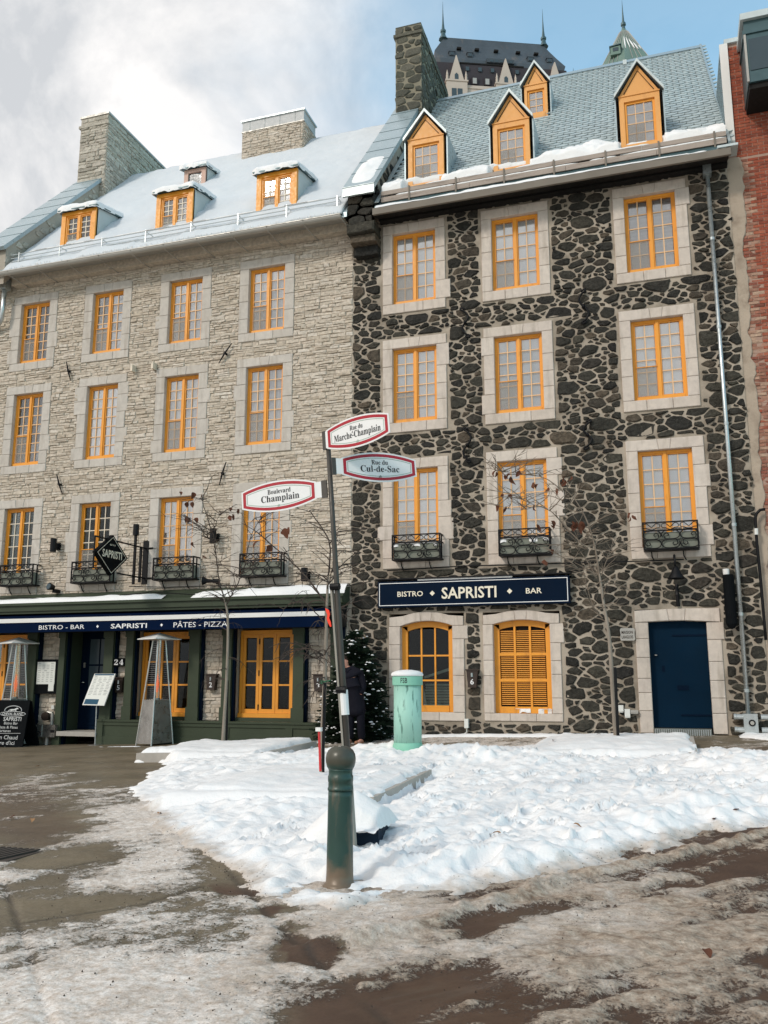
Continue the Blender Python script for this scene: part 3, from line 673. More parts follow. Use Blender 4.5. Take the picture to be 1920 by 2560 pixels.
POLY = ledge((-17.0, -6.54, 3.44, 12.02), lh, rng)
shopstone = []
for a, b in ((-14.46, -13.85), (-12.32, -12.0), (-10.06, -9.51), (-7.54, -6.6)):
    shopstone += ledge((a, b, .42, 2.72), [], rng, .08, .15, .42)
lay(POLY + shopstone, front, 'grey_stone', LB, rng, .006, .033, 300, bev=.86, rough=.5, pick=near)
# roof, snow and eaves
MB().prism([(-16.95, 17.28, LS(17.28)), (-16.95, 22.3, LS(22.3)), (-16.95, 27.3, LS(17.3)), (-16.95, 27.3, LS(17.3) - .3), (-16.95, 22.3, LS(22.3) - .3), (-16.95, 17.28, LS(17.28) - .12)], (10.45, 0, 0)).build('roof', 'flash', LB)
def roof_snow():
    nx, ny = 150, 90; X = np.linspace(-16.05, -6.60, nx); Yv = np.linspace(17.22, 22.42, ny); xx, yy = np.meshgrid(X, Yv, indexing='ij')
    t = .085 + .09 * fbm(xx * .8, yy * 1.0, 4, 3) + .05 * np.abs(fbm(xx * 2.5 + yy, yy * 2.2, 3, 8)) + .02 * fbm(xx * 7, yy * 7, 2, 9)
    for a, b in ((-15.05, -13.9), (-12.1, -11.0), (-9.25, -8.15)):
        t += .10 * sstep(0, .6, yy - 19.1) * np.exp(-((xx - (a + b) / 2) / .8) ** 2) * np.exp(-((yy - 19.6) / .6) ** 2)
        t -= .045 * ((xx > a - .1) & (xx < b + .1) & (yy < 18.15))
        t += .05 * np.exp(-(np.minimum(abs(xx - a), abs(xx - b)) / .16) ** 2) * ((yy > 18.1) & (yy < 19.2)) * fbm(xx * 5, yy * 5, 2, 5) * 3
    edge = sstep(0, .25, yy - 17.18); t = np.maximum(t, .02) * (.35 + .65 * edge)
    nrm = np.array([0, -1.1, 1]) / math.hypot(1.1, 1)
    zz = LS(yy); T = np.stack([xx, yy + nrm[1] * t, zz + nrm[2] * t], -1).reshape(-1, 3); B = np.stack([xx, yy, zz + .002], -1).reshape(-1, 3)
    q = lambda i, j: i * ny + j; N = nx * ny; f = []
    for i in range(nx - 1):
        for j in range(ny - 1): f.append((q(i, j), q(i + 1, j), q(i + 1, j + 1), q(i, j + 1)))
    for i in range(nx - 1): f += [(q(i, 0), N + q(i, 0), N + q(i + 1, 0), q(i + 1, 0)), (q(i, ny - 1), q(i + 1, ny - 1), N + q(i + 1, ny - 1), N + q(i, ny - 1))]
    for j in range(ny - 1): f += [(q(0, j), q(0, j + 1), N + q(0, j + 1), N + q(0, j)), (q(nx - 1, j), N + q(nx - 1, j), N + q(nx - 1, j + 1), q(nx - 1, j + 1))]
    mb = MB(); mb.v = T.tolist() + B.tolist(); mb.f = f; mb.build('roof_snow', 'shadesnow', LB, True, kind='stuff')
roof_snow()
# dark eave gap, icicles, zinc gutter with straps
MB().box(-16.1, -6.62, 17.30, 17.84, 11.86, 11.93).build('eave_board', 'gutter', LB)
MB().box(-16.1, -6.56, 17.62, 17.84, 11.66, 11.86).build('eave_cornice', 'grey_stone', LB)
g = MB(); n = 10
gp = [(17.20 + .085 * math.cos(math.pi + math.pi * k / 8) + .0, 11.80 + .085 * math.sin(math.pi + math.pi * k / 8)) for k in range(9)]
for x0, x1 in ((-16.12, -6.60),):
    v = [(x0, a, b) for a, b in gp] + [(x1, a, b) for a, b in gp]; g.add(v, [(k, k + 1, 10 + k, 9 + k) for k in range(8)])
    g.add([(x0, a, b) for a, b in gp], [tuple(range(9))]); g.add([(x1, a, b) for a, b in gp], [tuple(range(8, -1, -1))])
g.box(-16.12, -6.60, 17.105, 17.125, 11.795, 11.815)
g.build('gutter', 'gutter', LB)
for k in range(11): MB().tube([(-15.8 + k * .92, 17.10, 11.80), (-15.79 + k * .92, 17.2, 11.705), (-15.74 + k * .92, 17.55, 11.66), (-15.70 + k * .92, 17.85, 11.64)], .012, 4).build('gutter_strap', 'gutter', LB)
ic = MB()
for k in range(150):
    x = -15.9 + rng.random() * 9.2; L = rng.uniform(.02, .09) * (1 if rng.random() > .15 else 2); ic.tube([(x, 17.20, 11.93), (x, 17.2, 11.92 - L)], [rng.uniform(.006, .014), .001], 4)
ic.build('icicles', 'snow', LB, kind='stuff')
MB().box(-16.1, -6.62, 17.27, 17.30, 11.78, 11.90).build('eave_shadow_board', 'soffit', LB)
for zz, rr in ((12.12, .012), (12.21, .012), (12.31, .012), (12.41, .013)):
    MB().tube([(-16.0, 17.42, zz), (-6.7, 17.42, zz)], rr, 6).build('snow_guard_rail', 'galv', LB)
for k in range(8):
    x = -15.75 + k * 1.28; MB().tube([(x, 17.42, 12.02), (x, 17.42, 12.45)], .016, 4).tube([(x, 17.42, 12.40), (x + .02, 17.75, 12.42)], .012, 4).build('snow_guard_post', 'galv', LB)
rs = MB()
for k in range(20):
    x = -15.6 + rng.random() * 8.5; L = rng.uniform(.4, 1.2); rs.tube([(x + L * i / 5, 17.42, 12.425) for i in range(6)], [.006] + [.02] * 4 + [.006], 6)
rs.build('rail_snow', 'snow', LB, True, kind='stuff')
# left firewall with sloped coping, chimneys
def parapet(parent, x0, x1, yb, z_at, ytop, hgt, cope_mat, stone, mortar, budget, over=.06, th=.10, front_z=None, side=True):
    P = [(x0, yb, z_at(yb) - .40), (x0, yb, z_at(yb) + hgt), (x0, ytop, z_at(ytop) + hgt), (x0, ytop, z_at(ytop) - .40)]
    MB().prism(P, (x1 - x0, 0, 0)).build('firewall', mortar, parent)
    sl = math.atan2(z_at(yb + 1) - z_at(yb), 1); nz, ny = math.cos(sl) * th, -math.sin(sl) * th
    c = MB(); yb2 = yb - .10; q = []
    for x in (x0 - over, x1 + over): q.append([(x, yb2, z_at(yb2) + hgt + .004), (x, ytop, z_at(ytop) + hgt + .004), (x, ytop + ny, z_at(ytop) + hgt + nz), (x, yb2 + ny, z_at(yb2) + hgt + nz)])
    c.hexa(q[0], q[1]); co = c.build('coping', cope_mat, parent)
    k = 0
    y = yb + .5
    while y < ytop - .2:
        z = z_at(y) + hgt; seam = MB().hexa([(x0 - over, y + ny * 1.02, z + nz * 1.02), (x1 + over, y + ny * 1.02, z + nz * 1.02), (x1 + over, y + .012 + ny * 1.08, z + .013 + nz * 1.08), (x0 - over, y + .012 + ny * 1.08, z + .013 + nz * 1.08)],
                                     [(x0 - over, y + ny * .9, z + nz * .9), (x1 + over, y + ny * .9, z + nz * .9), (x1 + over, y + .012 + ny * .9, z + .013 + nz * .9), (x0 - over, y + .012 + ny * .9, z + .013 + nz * .9)]); seam.build('coping_seam', 'flashdark', co); y += .52; k += 1
    if side:                                  # stones on the face turned to the roof
        poly = [p for p in rubble((yb, ytop, z_at(yb), z_at(ytop) + hgt), [], rng, ((.11, 300), (.085, 900), (.06, 1500)), .7) if all(z_at(q[0]) - .1 < q[1] < z_at(q[0]) + hgt - .01 for q in p)]
        lay(poly, lambda u, v, h: (x1 + h, u, v), stone, parent, rng, .01, .035, budget)
parapet(LB, -17.0, -16.12, 17.35, LS, 22.0, .62, 'flash', 'chim_stone', 'mortar_grey', 30)
def chimney(parent, x0, x1, y0, y1, z0, z1, stone, mortar, budget, cap, capmat, capover=.04, lip=None, lax=.7, rr=((.10, 300), (.08, 900), (.06, 1500)), led=None):
    c = MB().box(x0, x1, y0, y1, z0, z1).build('chimney', mortar, parent)
    fr = rubble((x0 + .01, x1 - .01, z0, z1 - .02), [], rng, rr, lax) if not led else ledge((x0 + .01, x1 - .01, z0, z1 - .02), [], rng, .05, *led)
    sd = rubble((y0 + .01, y1 - .01, z0, z1 - .02), [], rng, rr, lax) if not led else ledge((y0 + .01, y1 - .01, z0, z1 - .02), [], rng, .05, *led)
    lay(fr, lambda u, v, h: (u, y0 - h, v), stone, c, rng, .01, .04, budget, soft=(.006, .2)); lay(sd, lambda u, v, h: (x1 + h, u, v), stone, c, rng, .01, .04, budget, soft=(.006, .2))
    if lip: MB().box(x0 - .05, x1 + .05, y0 - .05, y1 + .05, z1 - lip, z1 - lip + .09).build('stone_lip', stone, c)
    MB().box(x0 - capover, x1 + capover, y0 - capover, y1 + capover, z1, z1 + cap).build('cap', capmat, c)
    return c
c1 = chimney(LB, -16.97, -15.96, 21.0, 24.7, 15.2, 18.98, 'chim_stone', 'mortar_grey', 60, .07, 'gutter', .03, .35, led=(.17, .5))
c2 = chimney(LB, -11.62, -9.58, 21.75, 22.65, 16.0, 17.86, 'grey_stone', 'mortar_grey', 40, .03, 'gutter', .02, led=(.11, .4))
MB().box(-11.62, -9.58, 21.75, 22.65, 17.89, 18.22).build('metal_shroud', 'shroud', c2); MB().box(-11.66, -9.54, 21.71, 22.69, 18.22, 18.27).build('shroud_rim', 'flashpale', c2)
for k in range(4): MB().box(-11.62 + .5 * (k + .5), -11.615 + .5 * (k + .5), 21.742, 21.75, 17.89, 18.22).build('shroud_seam', 'flashdark', c2)
# shed dormers under snow
def snow_cap(parent, x0, x1, y0, y1, zf, slope, th, seed):
    nx, ny = 30, 18; X = np.linspace(x0, x1, nx); Yv = np.linspace(y0, y1, ny); xx, yy = np.meshgrid(X, Yv, indexing='ij')
    e = np.minimum(np.minimum(xx - x0, x1 - xx), yy - y0); e2 = np.clip(e / .10, 0, 1)
    yy2 = yy + np.where(e < 1e-6, .05 * fbm(xx * 7, yy * 7, 2, seed) * 2, 0); xx2 = xx + np.where(e < 1e-6, .04 * fbm(xx * 7, yy * 7 + 9, 2, seed), 0)
    t = th * (.35 + .65 * np.sqrt(e2)) * (1 + .7 * fbm(xx * 3, yy * 3, 3, seed))
    zb = zf + slope * (yy - y0); T = np.stack([xx2, yy2, zb + t], -1).reshape(-1, 3); B = np.stack([xx2, yy2, zb - .03 * (e < 1e-6) * (1 + 2 * vnoise(xx * 9, yy * 9, seed))], -1).reshape(-1, 3)
    q = lambda i, j: i * ny + j; N = nx * ny; f = [(q(i, j), q(i + 1, j), q(i + 1, j + 1), q(i, j + 1)) for i in range(nx - 1) for j in range(ny - 1)]
    for i in range(nx - 1): f.append((q(i, 0), N + q(i, 0), N + q(i + 1, 0), q(i + 1, 0)))
    for j in range(ny - 1): f += [(q(0, j), q(0, j + 1), N + q(0, j + 1), N + q(0, j)), (q(nx - 1, j), N + q(nx - 1, j), N + q(nx - 1, j + 1), q(nx - 1, j + 1))]
    mb = MB(); mb.v = T.tolist() + B.tolist(); mb.f = f; return mb.build('snow_cap', 'snow', parent, True)
def shed_dormer(x0, x1, y, z0, z1, leaves=True, seed=1):
    yb = lambda z: 17.4 + (z - 12.05) / 1.1
    p = .13; b = MB()
    b.box(x0, x0 + p, y, y + .10, z0 - .1, z1); b.box(x1 - p, x1, y, y + .10, z0 - .1, z1); b.box(x0 + p, x1 - p, y, y + .10, z1 - p * .8, z1); b.box(x0 + p, x1 - p, y - .03, y + .10, z0 - .1, z0 + .05)
    d = b.build('dormer', 'orange' if leaves else 'palewood', LB)
    if leaves: casement(d, x0 + p, x1 - p, z0 + .05, z1 - p * .8, y + .03, rows=5, kind='none', barmat='barwhite', fw=.04, bot=.04, inner=False, post=.08)
    else: MB().box(x0 + p, x1 - p, y + .05, y + .06, z0, z1 - p).build('pane', 'farglass', d)
    folds(x0 + p, x1 - p, y + .15, z0, z1, .02, .14, rng).build('curtain', 'curtain', d, True)
    y2 = y + (z1 - LS(y)) / (1.1 - .22)
    ct = [(y + .05, LS(y)), (y + .05, z1 + .01), (y2, z1 + .22 * (y2 - y)), (y2, LS(y2) - .02)]
    for x in (x0 - .0, x1 - .03): MB().prism([(x, a, c) for a, c in ct], (.03, 0, 0)).build('cheek', 'cheek', d)
    MB().hexa([(x0 - .07, y - .10, z1 + .0), (x1 + .07, y - .10, z1), (x1 + .07, y2 + .1, z1 + .22 * (y2 - y)), (x0 - .07, y2 + .1, z1 + .22 * (y2 - y))],
              [(x0 - .07, y - .10, z1 + .035), (x1 + .07, y - .10, z1 + .035), (x1 + .07, y2 + .1, z1 + .035 + .22 * (y2 - y)), (x0 - .07, y2 + .1, z1 + .035 + .22 * (y2 - y))]).build('roof_plate', 'flashdark', d)
    snow_cap(d, x0 - .09, x1 + .07, y - .10, y2 + .25, z1 + .036, .22, .15, seed)
shed_dormer(-15.00, -13.92, 18.05, 12.72, 13.78, True, 3); shed_dormer(-12.07, -11.0, 18.05, 12.72, 13.79, True, 4); shed_dormer(-9.20, -8.11, 18.05, 12.74, 13.81, True, 5)
shed_dormer(-12.72, -12.02, 20.35, 15.32, 15.98, False, 6)
# shopfront: cornice, pilasters, plinth, windows, door
def bxs(name, mat, parent, *bs):
    for b in bs: MB().box(*b).build(name, mat, parent)
cor = MB().add([(-17.2, 17.83, 3.00), (-6.56, 17.83, 3.00), (-6.56, 17.83, 3.44), (-17.2, 17.83, 3.44), (-17.2, 17.36, 3.00), (-6.56, 17.36, 3.00), (-6.56, 17.36, 3.17), (-17.2, 17.36, 3.17)],
               [(4, 5, 6, 7), (7, 6, 2, 3), (0, 1, 5, 4), (5, 1, 2, 6), (4, 7, 3, 0)]).build('cornice', 'green', LB)
MB().box(-17.2, -6.52, 17.31, 17.36, 3.13, 3.19).build('cornice_rim', 'green', cor); MB().box(-17.2, -6.60, 17.40, 17.83, 2.94, 3.0).build('cornice_moulding', 'green', cor)
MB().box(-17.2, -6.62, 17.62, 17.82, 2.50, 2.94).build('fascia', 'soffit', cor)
for x in (-15.0, -13.6, -12.5, -11.4, -10.3, -9.2, -8.1, -7.0): MB().tube([(x, 17.62, 2.72), (x, 17.5, 2.70)], .03, 8).build('downlight', 'black', cor)
def cornice_snow():
    nx, ny = 170, 8; X = np.linspace(-17.0, -6.5, nx); u = np.linspace(0, 1, ny); xx, uu = np.meshgrid(X, u, indexing='ij')
    gap = sstep(.0, .3, abs(xx + 10.55) - .35); am = (.05 + .06 * sstep(-12.5, -7, xx) + .05 * fbm(xx * 1.3, uu * 0, 3, 4)) * gap
    wid = (.45 + .25 * sstep(-11, -7, xx)) ; uy = uu * wid
    t = np.maximum(am * np.sqrt(np.clip(np.sin(np.pi * np.clip(uu, 0.0, 1)) + .0, 0, 1)) * (1 + .5 * fbm(xx * 5, uu * 3, 2, 2)), 0)
    T = np.stack([xx, 17.33 + uy * .47, 3.192 + uy * .47 * .52 + t], -1).reshape(-1, 3); q = lambda i, j: i * ny + j
    mb = MB(); mb.v = T.tolist(); mb.f = [(q(i, j), q(i + 1, j), q(i + 1, j + 1), q(i, j + 1)) for i in range(nx - 1) for j in range(ny - 1) if t[i:i + 2, j:j + 2].max() > .004]; mb.build('cornice_snow', 'snow', cor, True)
cornice_snow()
for a, b in ((-14.73, -14.48), (-13.83, -13.67), (-12.58, -12.34), (-11.99, -11.80), (-10.34, -10.08), (-9.50, -9.28), (-7.79, -7.55), (-6.93, -6.70)):
    zb = float(gz((a + b) / 2, 17.7)) if a < -12.6 and a > -14 else .50
    zb = -.2 if a in (-13.83, -14.73) else .50
    pl = MB().box(a, b, 17.66, 17.84, zb, 2.56).build('pilaster', 'green', LB)
    MB().box(a - .025, b + .025, 17.635, 17.66, zb, zb + .30).build('pilaster_base', 'green', pl); MB().box(a - .02, b + .02, 17.64, 17.66, 2.36, 2.56).build('pilaster_cap', 'green', pl)
    MB().box(b + .001, b + .05, 17.74, 17.84, zb, 2.56).build('pilaster_edge', 'navy', pl)
pl = MB().box(-12.59, -6.70, 17.60, 17.84, -.3, .46).build('plinth', 'green', LB)
MB().box(-12.62, -6.66, 17.55, 17.84, .46, .505).build('plinth_sill', 'green', pl); MB().box(-12.60, -6.68, 17.575, 17.60, -.3, .14).build('plinth_base', 'green', pl)
MB().box(-12.60, -6.68, 17.575, 17.60, .38, .46).build('plinth_rail', 'green', pl)
for x in (-12.60, -11.1, -9.4, -7.9): MB().box(x, x + .16, 17.578, 17.60, .14, .38).build('plinth_stile', 'green', pl)
pl2 = MB().box(-17.2, -14.5, 17.62, 17.84, -.4, .46).build('plinth', 'green', LB)
def shop_window(x0, x1, z0, z1, y):
    f = MB(); p = .06; f.box(x0, x1, y, y + .1, z1 - .09, z1); f.box(x0 - .01, x1 + .01, y - .04, y + .1, z0 - .02, z0 + .07); f.box(x0, x0 + p, y, y + .1, z0 + .07, z1 - .09); f.box(x1 - p, x1, y, y + .1, z0 + .07, z1 - .09)
    w = f.build('shop_window', 'orange', LB); n = 3; W = (x1 - x0 - 2 * p) / n
    for i in range(n):
        a = x0 + p + W * i + .004; b = a + W - .008; st = .065; s = MB(); c0, c1 = z0 + .072, z1 - .092
        s.box(a, a + st, y + .015, y + .075, c0, c1); s.box(b - st, b, y + .015, y + .075, c0, c1); s.box(a + st, b - st, y + .015, y + .075, c1 - .07, c1); s.box(a + st, b - st, y + .015, y + .075, c0, c0 + .09)
        for k in (1, 2): z = c0 + .09 + (c1 - c0 - .16) * k / 3; s.box(a + st, b - st, y + .025, y + .07, z - .018, z + .018)
        s.build('sash', 'orange', w)
        for k in range(3): z = c0 + .09 + (c1 - c0 - .16) * k / 3; pane(w, a + st, b - st, y + .05, z + .018, z + (c1 - c0 - .16) / 3 - .018, 'shopglass')
    for z in (z0 + .2, (z0 + z1) / 2, z1 - .25): MB().box(x0 + p + W - .012, x0 + p + W + .012, y + .002, y + .015, z - .06, z + .06).build('hinge', 'black', w)
    return w
for a, b in ((-16.2, -14.86), (-11.76, -10.42), (-9.227, -7.895)): shop_window(a, b, .597, 2.482, 18.0)
for a, b in ((-16.25, -14.78), (-11.80, -10.36), (-9.26, -7.80)): MB().box(a, b, 17.84, 18.12, .46, .575).build('window_ledge', 'green', LB)
pet = MB()
DR = MB().box(-13.66, -12.60, 18.30, 18.36, .24, 2.6).build('entrance_door', 'navy', LB)
for a, b in ((-13.42, -13.16), (-13.12, -12.86)):
    for c, d in ((1.12, 1.72), (1.76, 2.36)): MB().box(a, b, 18.288, 18.299, c, d).build('pane', 'farglass', DR)
bxs('panel_rail', 'navy', DR, (-13.46, -12.82, 18.28, 18.30, 1.06, 1.11), (-13.46, -12.82, 18.28, 18.30, .34, .38), (-13.46, -12.82, 18.28, 18.30, .84, .88), (-13.155, -13.125, 18.28, 18.30, .38, .84))
MB().lathe([(.0, 0), (.035, 0), (.035, .02), (0, .02)], (0, 0, 0), 10).build('handle', 'chrome', DR).location = (-13.55, 18.27, 1.32)
MB().box(-13.58, -13.53, 18.28, 18.30, 1.68, 1.80).build('lock_plate', 'chrome', DR)
for x in (-13.67, -12.60): MB().box(x - .01, x + .01, 17.84, 18.36, -.1, 2.6).build('door_reveal', 'green', LB)
MB().box(-13.67, -12.59, 17.55, 18.40, .12, .22).build('doorstep', 'concrete', LB)
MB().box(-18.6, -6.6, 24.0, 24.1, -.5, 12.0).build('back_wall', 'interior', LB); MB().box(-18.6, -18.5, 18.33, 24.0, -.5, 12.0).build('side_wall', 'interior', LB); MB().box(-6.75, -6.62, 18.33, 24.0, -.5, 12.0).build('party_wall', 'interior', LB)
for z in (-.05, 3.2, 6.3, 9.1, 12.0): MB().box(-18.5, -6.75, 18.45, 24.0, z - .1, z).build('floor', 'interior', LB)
dp = MB().box(-16.40, -16.18, 17.5, 17.7, 11.55, 11.85).build('downspout', 'galv', LB)
MB().tube([(-16.29, 17.6, 11.6), (-16.29, 17.6, 11.0), (-16.33, 17.62, 10.75), (-16.5, 17.7, 10.62), (-16.75, 17.75, 10.52)], .06, 8).build('spout_pipe', 'galv', dp, True)
for (x0, z0, x1, z1) in ((-14.31, 9.39, -14.14, 8.86), (-14.36, 6.43, -14.15, 5.91), (-9.60, 9.31, -9.93, 8.84), (-9.64, 6.39, -9.80, 5.84)):
    MB().tube([(x0, 17.79, z0), ((x0 + x1) / 2, 17.77, (z0 + z1) / 2), (x1, 17.79, z1)], [.012, .024, .010], 5).tube([((x0 + x1) / 2, 17.86, (z0 + z1) / 2), ((x0 + x1) / 2, 17.74, (z0 + z1) / 2)], .03, 6).build('tie_bar', 'black', LB)
for x in (-12.31, -11.72): MB().box(x - .05, x + .03, 17.74, 17.86, 8.90, 9.03).box(x + .03, x + .045, 17.68, 17.86, 8.88, 9.05).build('wall_bracket', 'barwhite', LB)

# ================================================================== DARK STONE BUILDING (right)
DB = thing('dark_stone_building', (-2.4, 18, .3), 'tall dark rubble stone house with slate roof, peaked ochre dormers and blue door', 'building')
RC = [(-5.589, -4.568), (-3.285, -2.25), (-.427, .607)]
RR = [(9.763, 11.487), (6.967, 8.697), (3.95, 5.909)]
RS = lambda y: 12.05 + 1.17 * (y - 17.4)
rh = []
for ci, (a, b) in enumerate(RC):
    for ri, (c, d) in enumerate(RR):
        rh.append(surround(DB, a, b, c, d, .225, .22, .225, 'cut_stone'))
        casement(DB, a, b, c, d, FY, rows=6 if ri else 5, kind='blind' if ri else ('striped' if ci == 2 else 'blind'), fw=.052)
def arc(x0, x1, zs, rise, n=10, a=0.0, b=1.0):
    return [(x0 + (x1 - x0) * (a + (b - a) * i / n), zs + rise * (1 - (2 * (a + (b - a) * i / n) - 1) ** 2)) for i in range(n + 1)]
def arch_surround(x0, x1, z0, zs, rise, jw, over, sh):
    k = .11 / (x1 - x0); P = []
    for a, b in ((0, .5 - k), (.5 - k, .5 + k), (.5 + k, 1)):
        lo = arc(x0, x1, zs, rise, 6, a, b); g = .003
        lo[0] = (lo[0][0] + g, lo[0][1]); lo[-1] = (lo[-1][0] - g, lo[-1][1]); e = .02
        oa, ob = a - (e if a > 0 else 0), b + (e if b < 1 else 0)
        if a > 0: oa = a - e * (1 if a < .5 else -1)
        if b < 1: ob = b + e * (-1 if b < .5 else 1)
        hi = [(p[0] + (-jw + .01 if (a == 0 and i == 0) else jw - .01 if (b == 1 and i == 6) else 0), p[1] + over) for i, p in enumerate(arc(x0, x1, zs, rise, 6, oa, ob))]
        P.append(lo + hi[::-1] if a > 0 and b < 1 else (([(x0 - jw + .01, zs)] + lo + hi[::-1]) if a == 0 else (lo + [(x1 + jw - .01, zs)] + hi[::-1])))
    P += jamb(x0 - jw, x0, z0, zs - .003, 5, -1) + jamb(x1, x1 + jw, z0, zs - .003, 5, 1)
    w = x1 - x0 + 2 * jw; P += [rectp(x0 - jw + w * i / 3 + .003, x0 - jw + w * (i + 1) / 3 - .003, z0 - sh, z0 - .003) for i in range(3)]
    blocks(DB, P, 'cut_stone'); return (x0 - jw, x1 + jw, z0 - sh, zs + over + rise * .7)
hA = arch_surround(-5.43, -4.30, .742, 2.50, .105, .245, .19, .17); hS = arch_surround(-3.455, -2.30, .735, 2.505, .085, .205, .19, .15)
# arched glazed window
def arch_frame(x0, x1, z0, zs, rise, y, fw):
    b = MB(); b.box(x0, x0 + fw, y, y + .1, z0, zs); b.box(x1 - fw, x1, y, y + .1, z0, zs); b.box(x0 + fw, x1 - fw, y - .02, y + .1, z0, z0 + .13)
    top = arc(x0, x1, zs, rise, 12); low = [(x0 + fw + (x1 - x0 - 2 * fw) * i / 12, zs - .10 + (rise * .8) * (1 - (2 * i / 12 - 1) ** 2)) for i in range(13)]
    for i in range(12): b.hexa([(low[i][0], y, low[i][1]), (low[i + 1][0], y, low[i + 1][1]), (top[i + 1][0], y, top[i + 1][1]), (top[i][0], y, top[i][1])], [(low[i][0], y + .1, low[i][1]), (low[i + 1][0], y + .1, low[i + 1][1]), (top[i + 1][0], y + .1, top[i + 1][1]), (top[i][0], y + .1, top[i][1])])
    b.box(x0, x0 + fw, y + .001, y + .099, zs - .002, zs + .001)
    return b, low
b, low = arch_frame(-5.43, -4.30, .742, 2.50, .105, 18.0, .12); AW = b.build('arched_window', 'orange', DB)
bars = MB(); a, c = -5.31, -4.42; z0, z1 = .872, 2.40
for i in (1, 2): x = a + (c - a) * i / 3; bars.box(x - .017, x + .017, 18.02, 18.07, z0, z1 + .07)
for k in (1, 2): z = z0 + (z1 - z0) * k / 3; bars.box(a, c, 18.025, 18.065, z - .017, z + .017)
bars.build('glazing_bars', 'orange', AW)
for i in range(3):
    for k in range(3): pane(AW, a + (c - a) * i / 3 + .017, a + (c - a) * (i + 1) / 3 - .017, 18.05, z0 + (z1 - z0) * k / 3 + .017, z0 + (z1 - z0) * (k + 1) / 3 - .017 + (.06 if k == 2 else 0), 'shopglass')
# arched louvred shutter
b, low = arch_frame(-3.455, -2.30, .735, 2.505, .085, 17.99, .11); SH = b.build('louvred_shutter', 'orange', DB)
a, c = -3.345, -2.41; z0, z1 = .865, 2.42; st = MB()
for i in (1, 2): x = a + (c - a) * i / 3; st.box(x - .02, x + .02, 17.985, 18.05, z0, z1 + .05)
for k in (1, 2): z = z0 + (z1 - z0) * k / 3; st.box(a, c, 17.988, 18.05, z - .028, z + .028)
st.build('shutter_stiles', 'orange', SH)
lm = MB(); W = (c - a) / 3 - .04; H = (z1 - z0) / 3 - .056; ns = 12
for k in range(ns): z = H * (k + .5) / ns; lm.hexa([(-W / 2, -.016, z - .012), (W / 2, -.016, z - .012), (W / 2, -.014, z - .002), (-W / 2, -.014, z - .002)], [(-W / 2, .012, z - .001), (W / 2, .012, z - .001), (W / 2, .014, z + .008), (-W / 2, .014, z + .008)])
lme = lm.mesh('louvre_panel', 'orange', center=False)[0]
for i in range(3):
    for k in range(3): inst(lme, 'louvre_panel', (a + (c - a) * (i + .5) / 3, 18.02, z0 + (z1 - z0) * k / 3 + .028), SH)
MB().box(-3.42, -2.33, 18.06, 18.09, .75, 2.56).build('shutter_back', 'soffit', SH)
for x, w in ((-2.9, .32), (-2.45, .26)): snow_cap(SH, x - w / 2, x + w / 2, 17.955, 18.0, .80, 0, .04, 11)
# blue side door
hD = (-.655, .905, .36, 2.735)
P = [[(-.655, 2.49), (-.02, 2.512), (-.05, 2.735), (-.655, 2.715)], [(-.016, 2.512), (.265, 2.512), (.29, 2.738), (-.046, 2.735)], [(.269, 2.512), (.905, 2.47), (.905, 2.73), (.294, 2.738)]]
P += jamb(-.655, -.41, .40, 2.487, 6, -1) + jamb(.655, .905, .40, 2.467, 6, 1)
blocks(DB, P, 'cut_stone')
D = MB().prism([(-.41, 18.02, .50), (.655, 18.02, .50), (.655, 18.02, 2.47), (.12, 18.02, 2.525), (-.41, 18.02, 2.49)], (0, .06, 0)).build('side_door', 'door_blue', DB)
bxs('strap_hinge', 'navy', D, (.02, .64, 18.005, 18.02, 2.22, 2.25), (.1, .64, 18.005, 18.02, .72, .75)); MB().lathe([(0, 0), (.025, 0), (.03, .02), (0, .03)], (0, 0, 0), 10).build('handle', 'chrome', D).location = (-.30, 17.99, 1.85)
MB().box(.06, .27, 18.008, 18.02, 1.20, 1.29).build('letter_slot', 'navy', D); MB().box(-.20, -.15, 18.008, 18.02, 1.55, 1.66).build('keyhole_plate', 'navy', D)
GR = MB().box(-.40, .62, 17.78, 18.05, .34, .49).build('door_grate', 'patina', DB)
for k in range(26): MB().box(-.39 + k * .039, -.372 + k * .039, 17.76, 17.78, .35, .48).build('grate_bar', 'galv', GR)
rh += [hA, hS, hD]
signhole = (-5.95, -1.82, 2.84, 3.5)
slab((-6.52, 1.66, -.2, 12.2), rh + [(-6.4, -6.0, 20, 21)][:0], WY + .015, 18.32).build('wall', 'mortar_dark', DB)
POLY = rubble((-6.53, 1.64, .12, 11.98), [(h[0] - .045, h[1] + .045, h[2] - .03, h[3] + .03) for h in rh], rng)
lay(POLY, front, 'dark_stone', DB, rng, .012, .045, 300, soft=(.011, .13), bev=.80, rough=.55, pick=lambda P: parea(P) / (330 + P[0][1] ** 2))
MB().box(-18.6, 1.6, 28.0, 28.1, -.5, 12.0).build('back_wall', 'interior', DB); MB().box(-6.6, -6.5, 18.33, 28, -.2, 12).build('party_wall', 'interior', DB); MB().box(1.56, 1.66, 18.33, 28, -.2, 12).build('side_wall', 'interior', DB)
for z in (.3, 3.3, 6.4, 9.3, 12.1): MB().box(-6.5, 1.56, 18.45, 28, z - .1, z).build('floor', 'interior', DB)
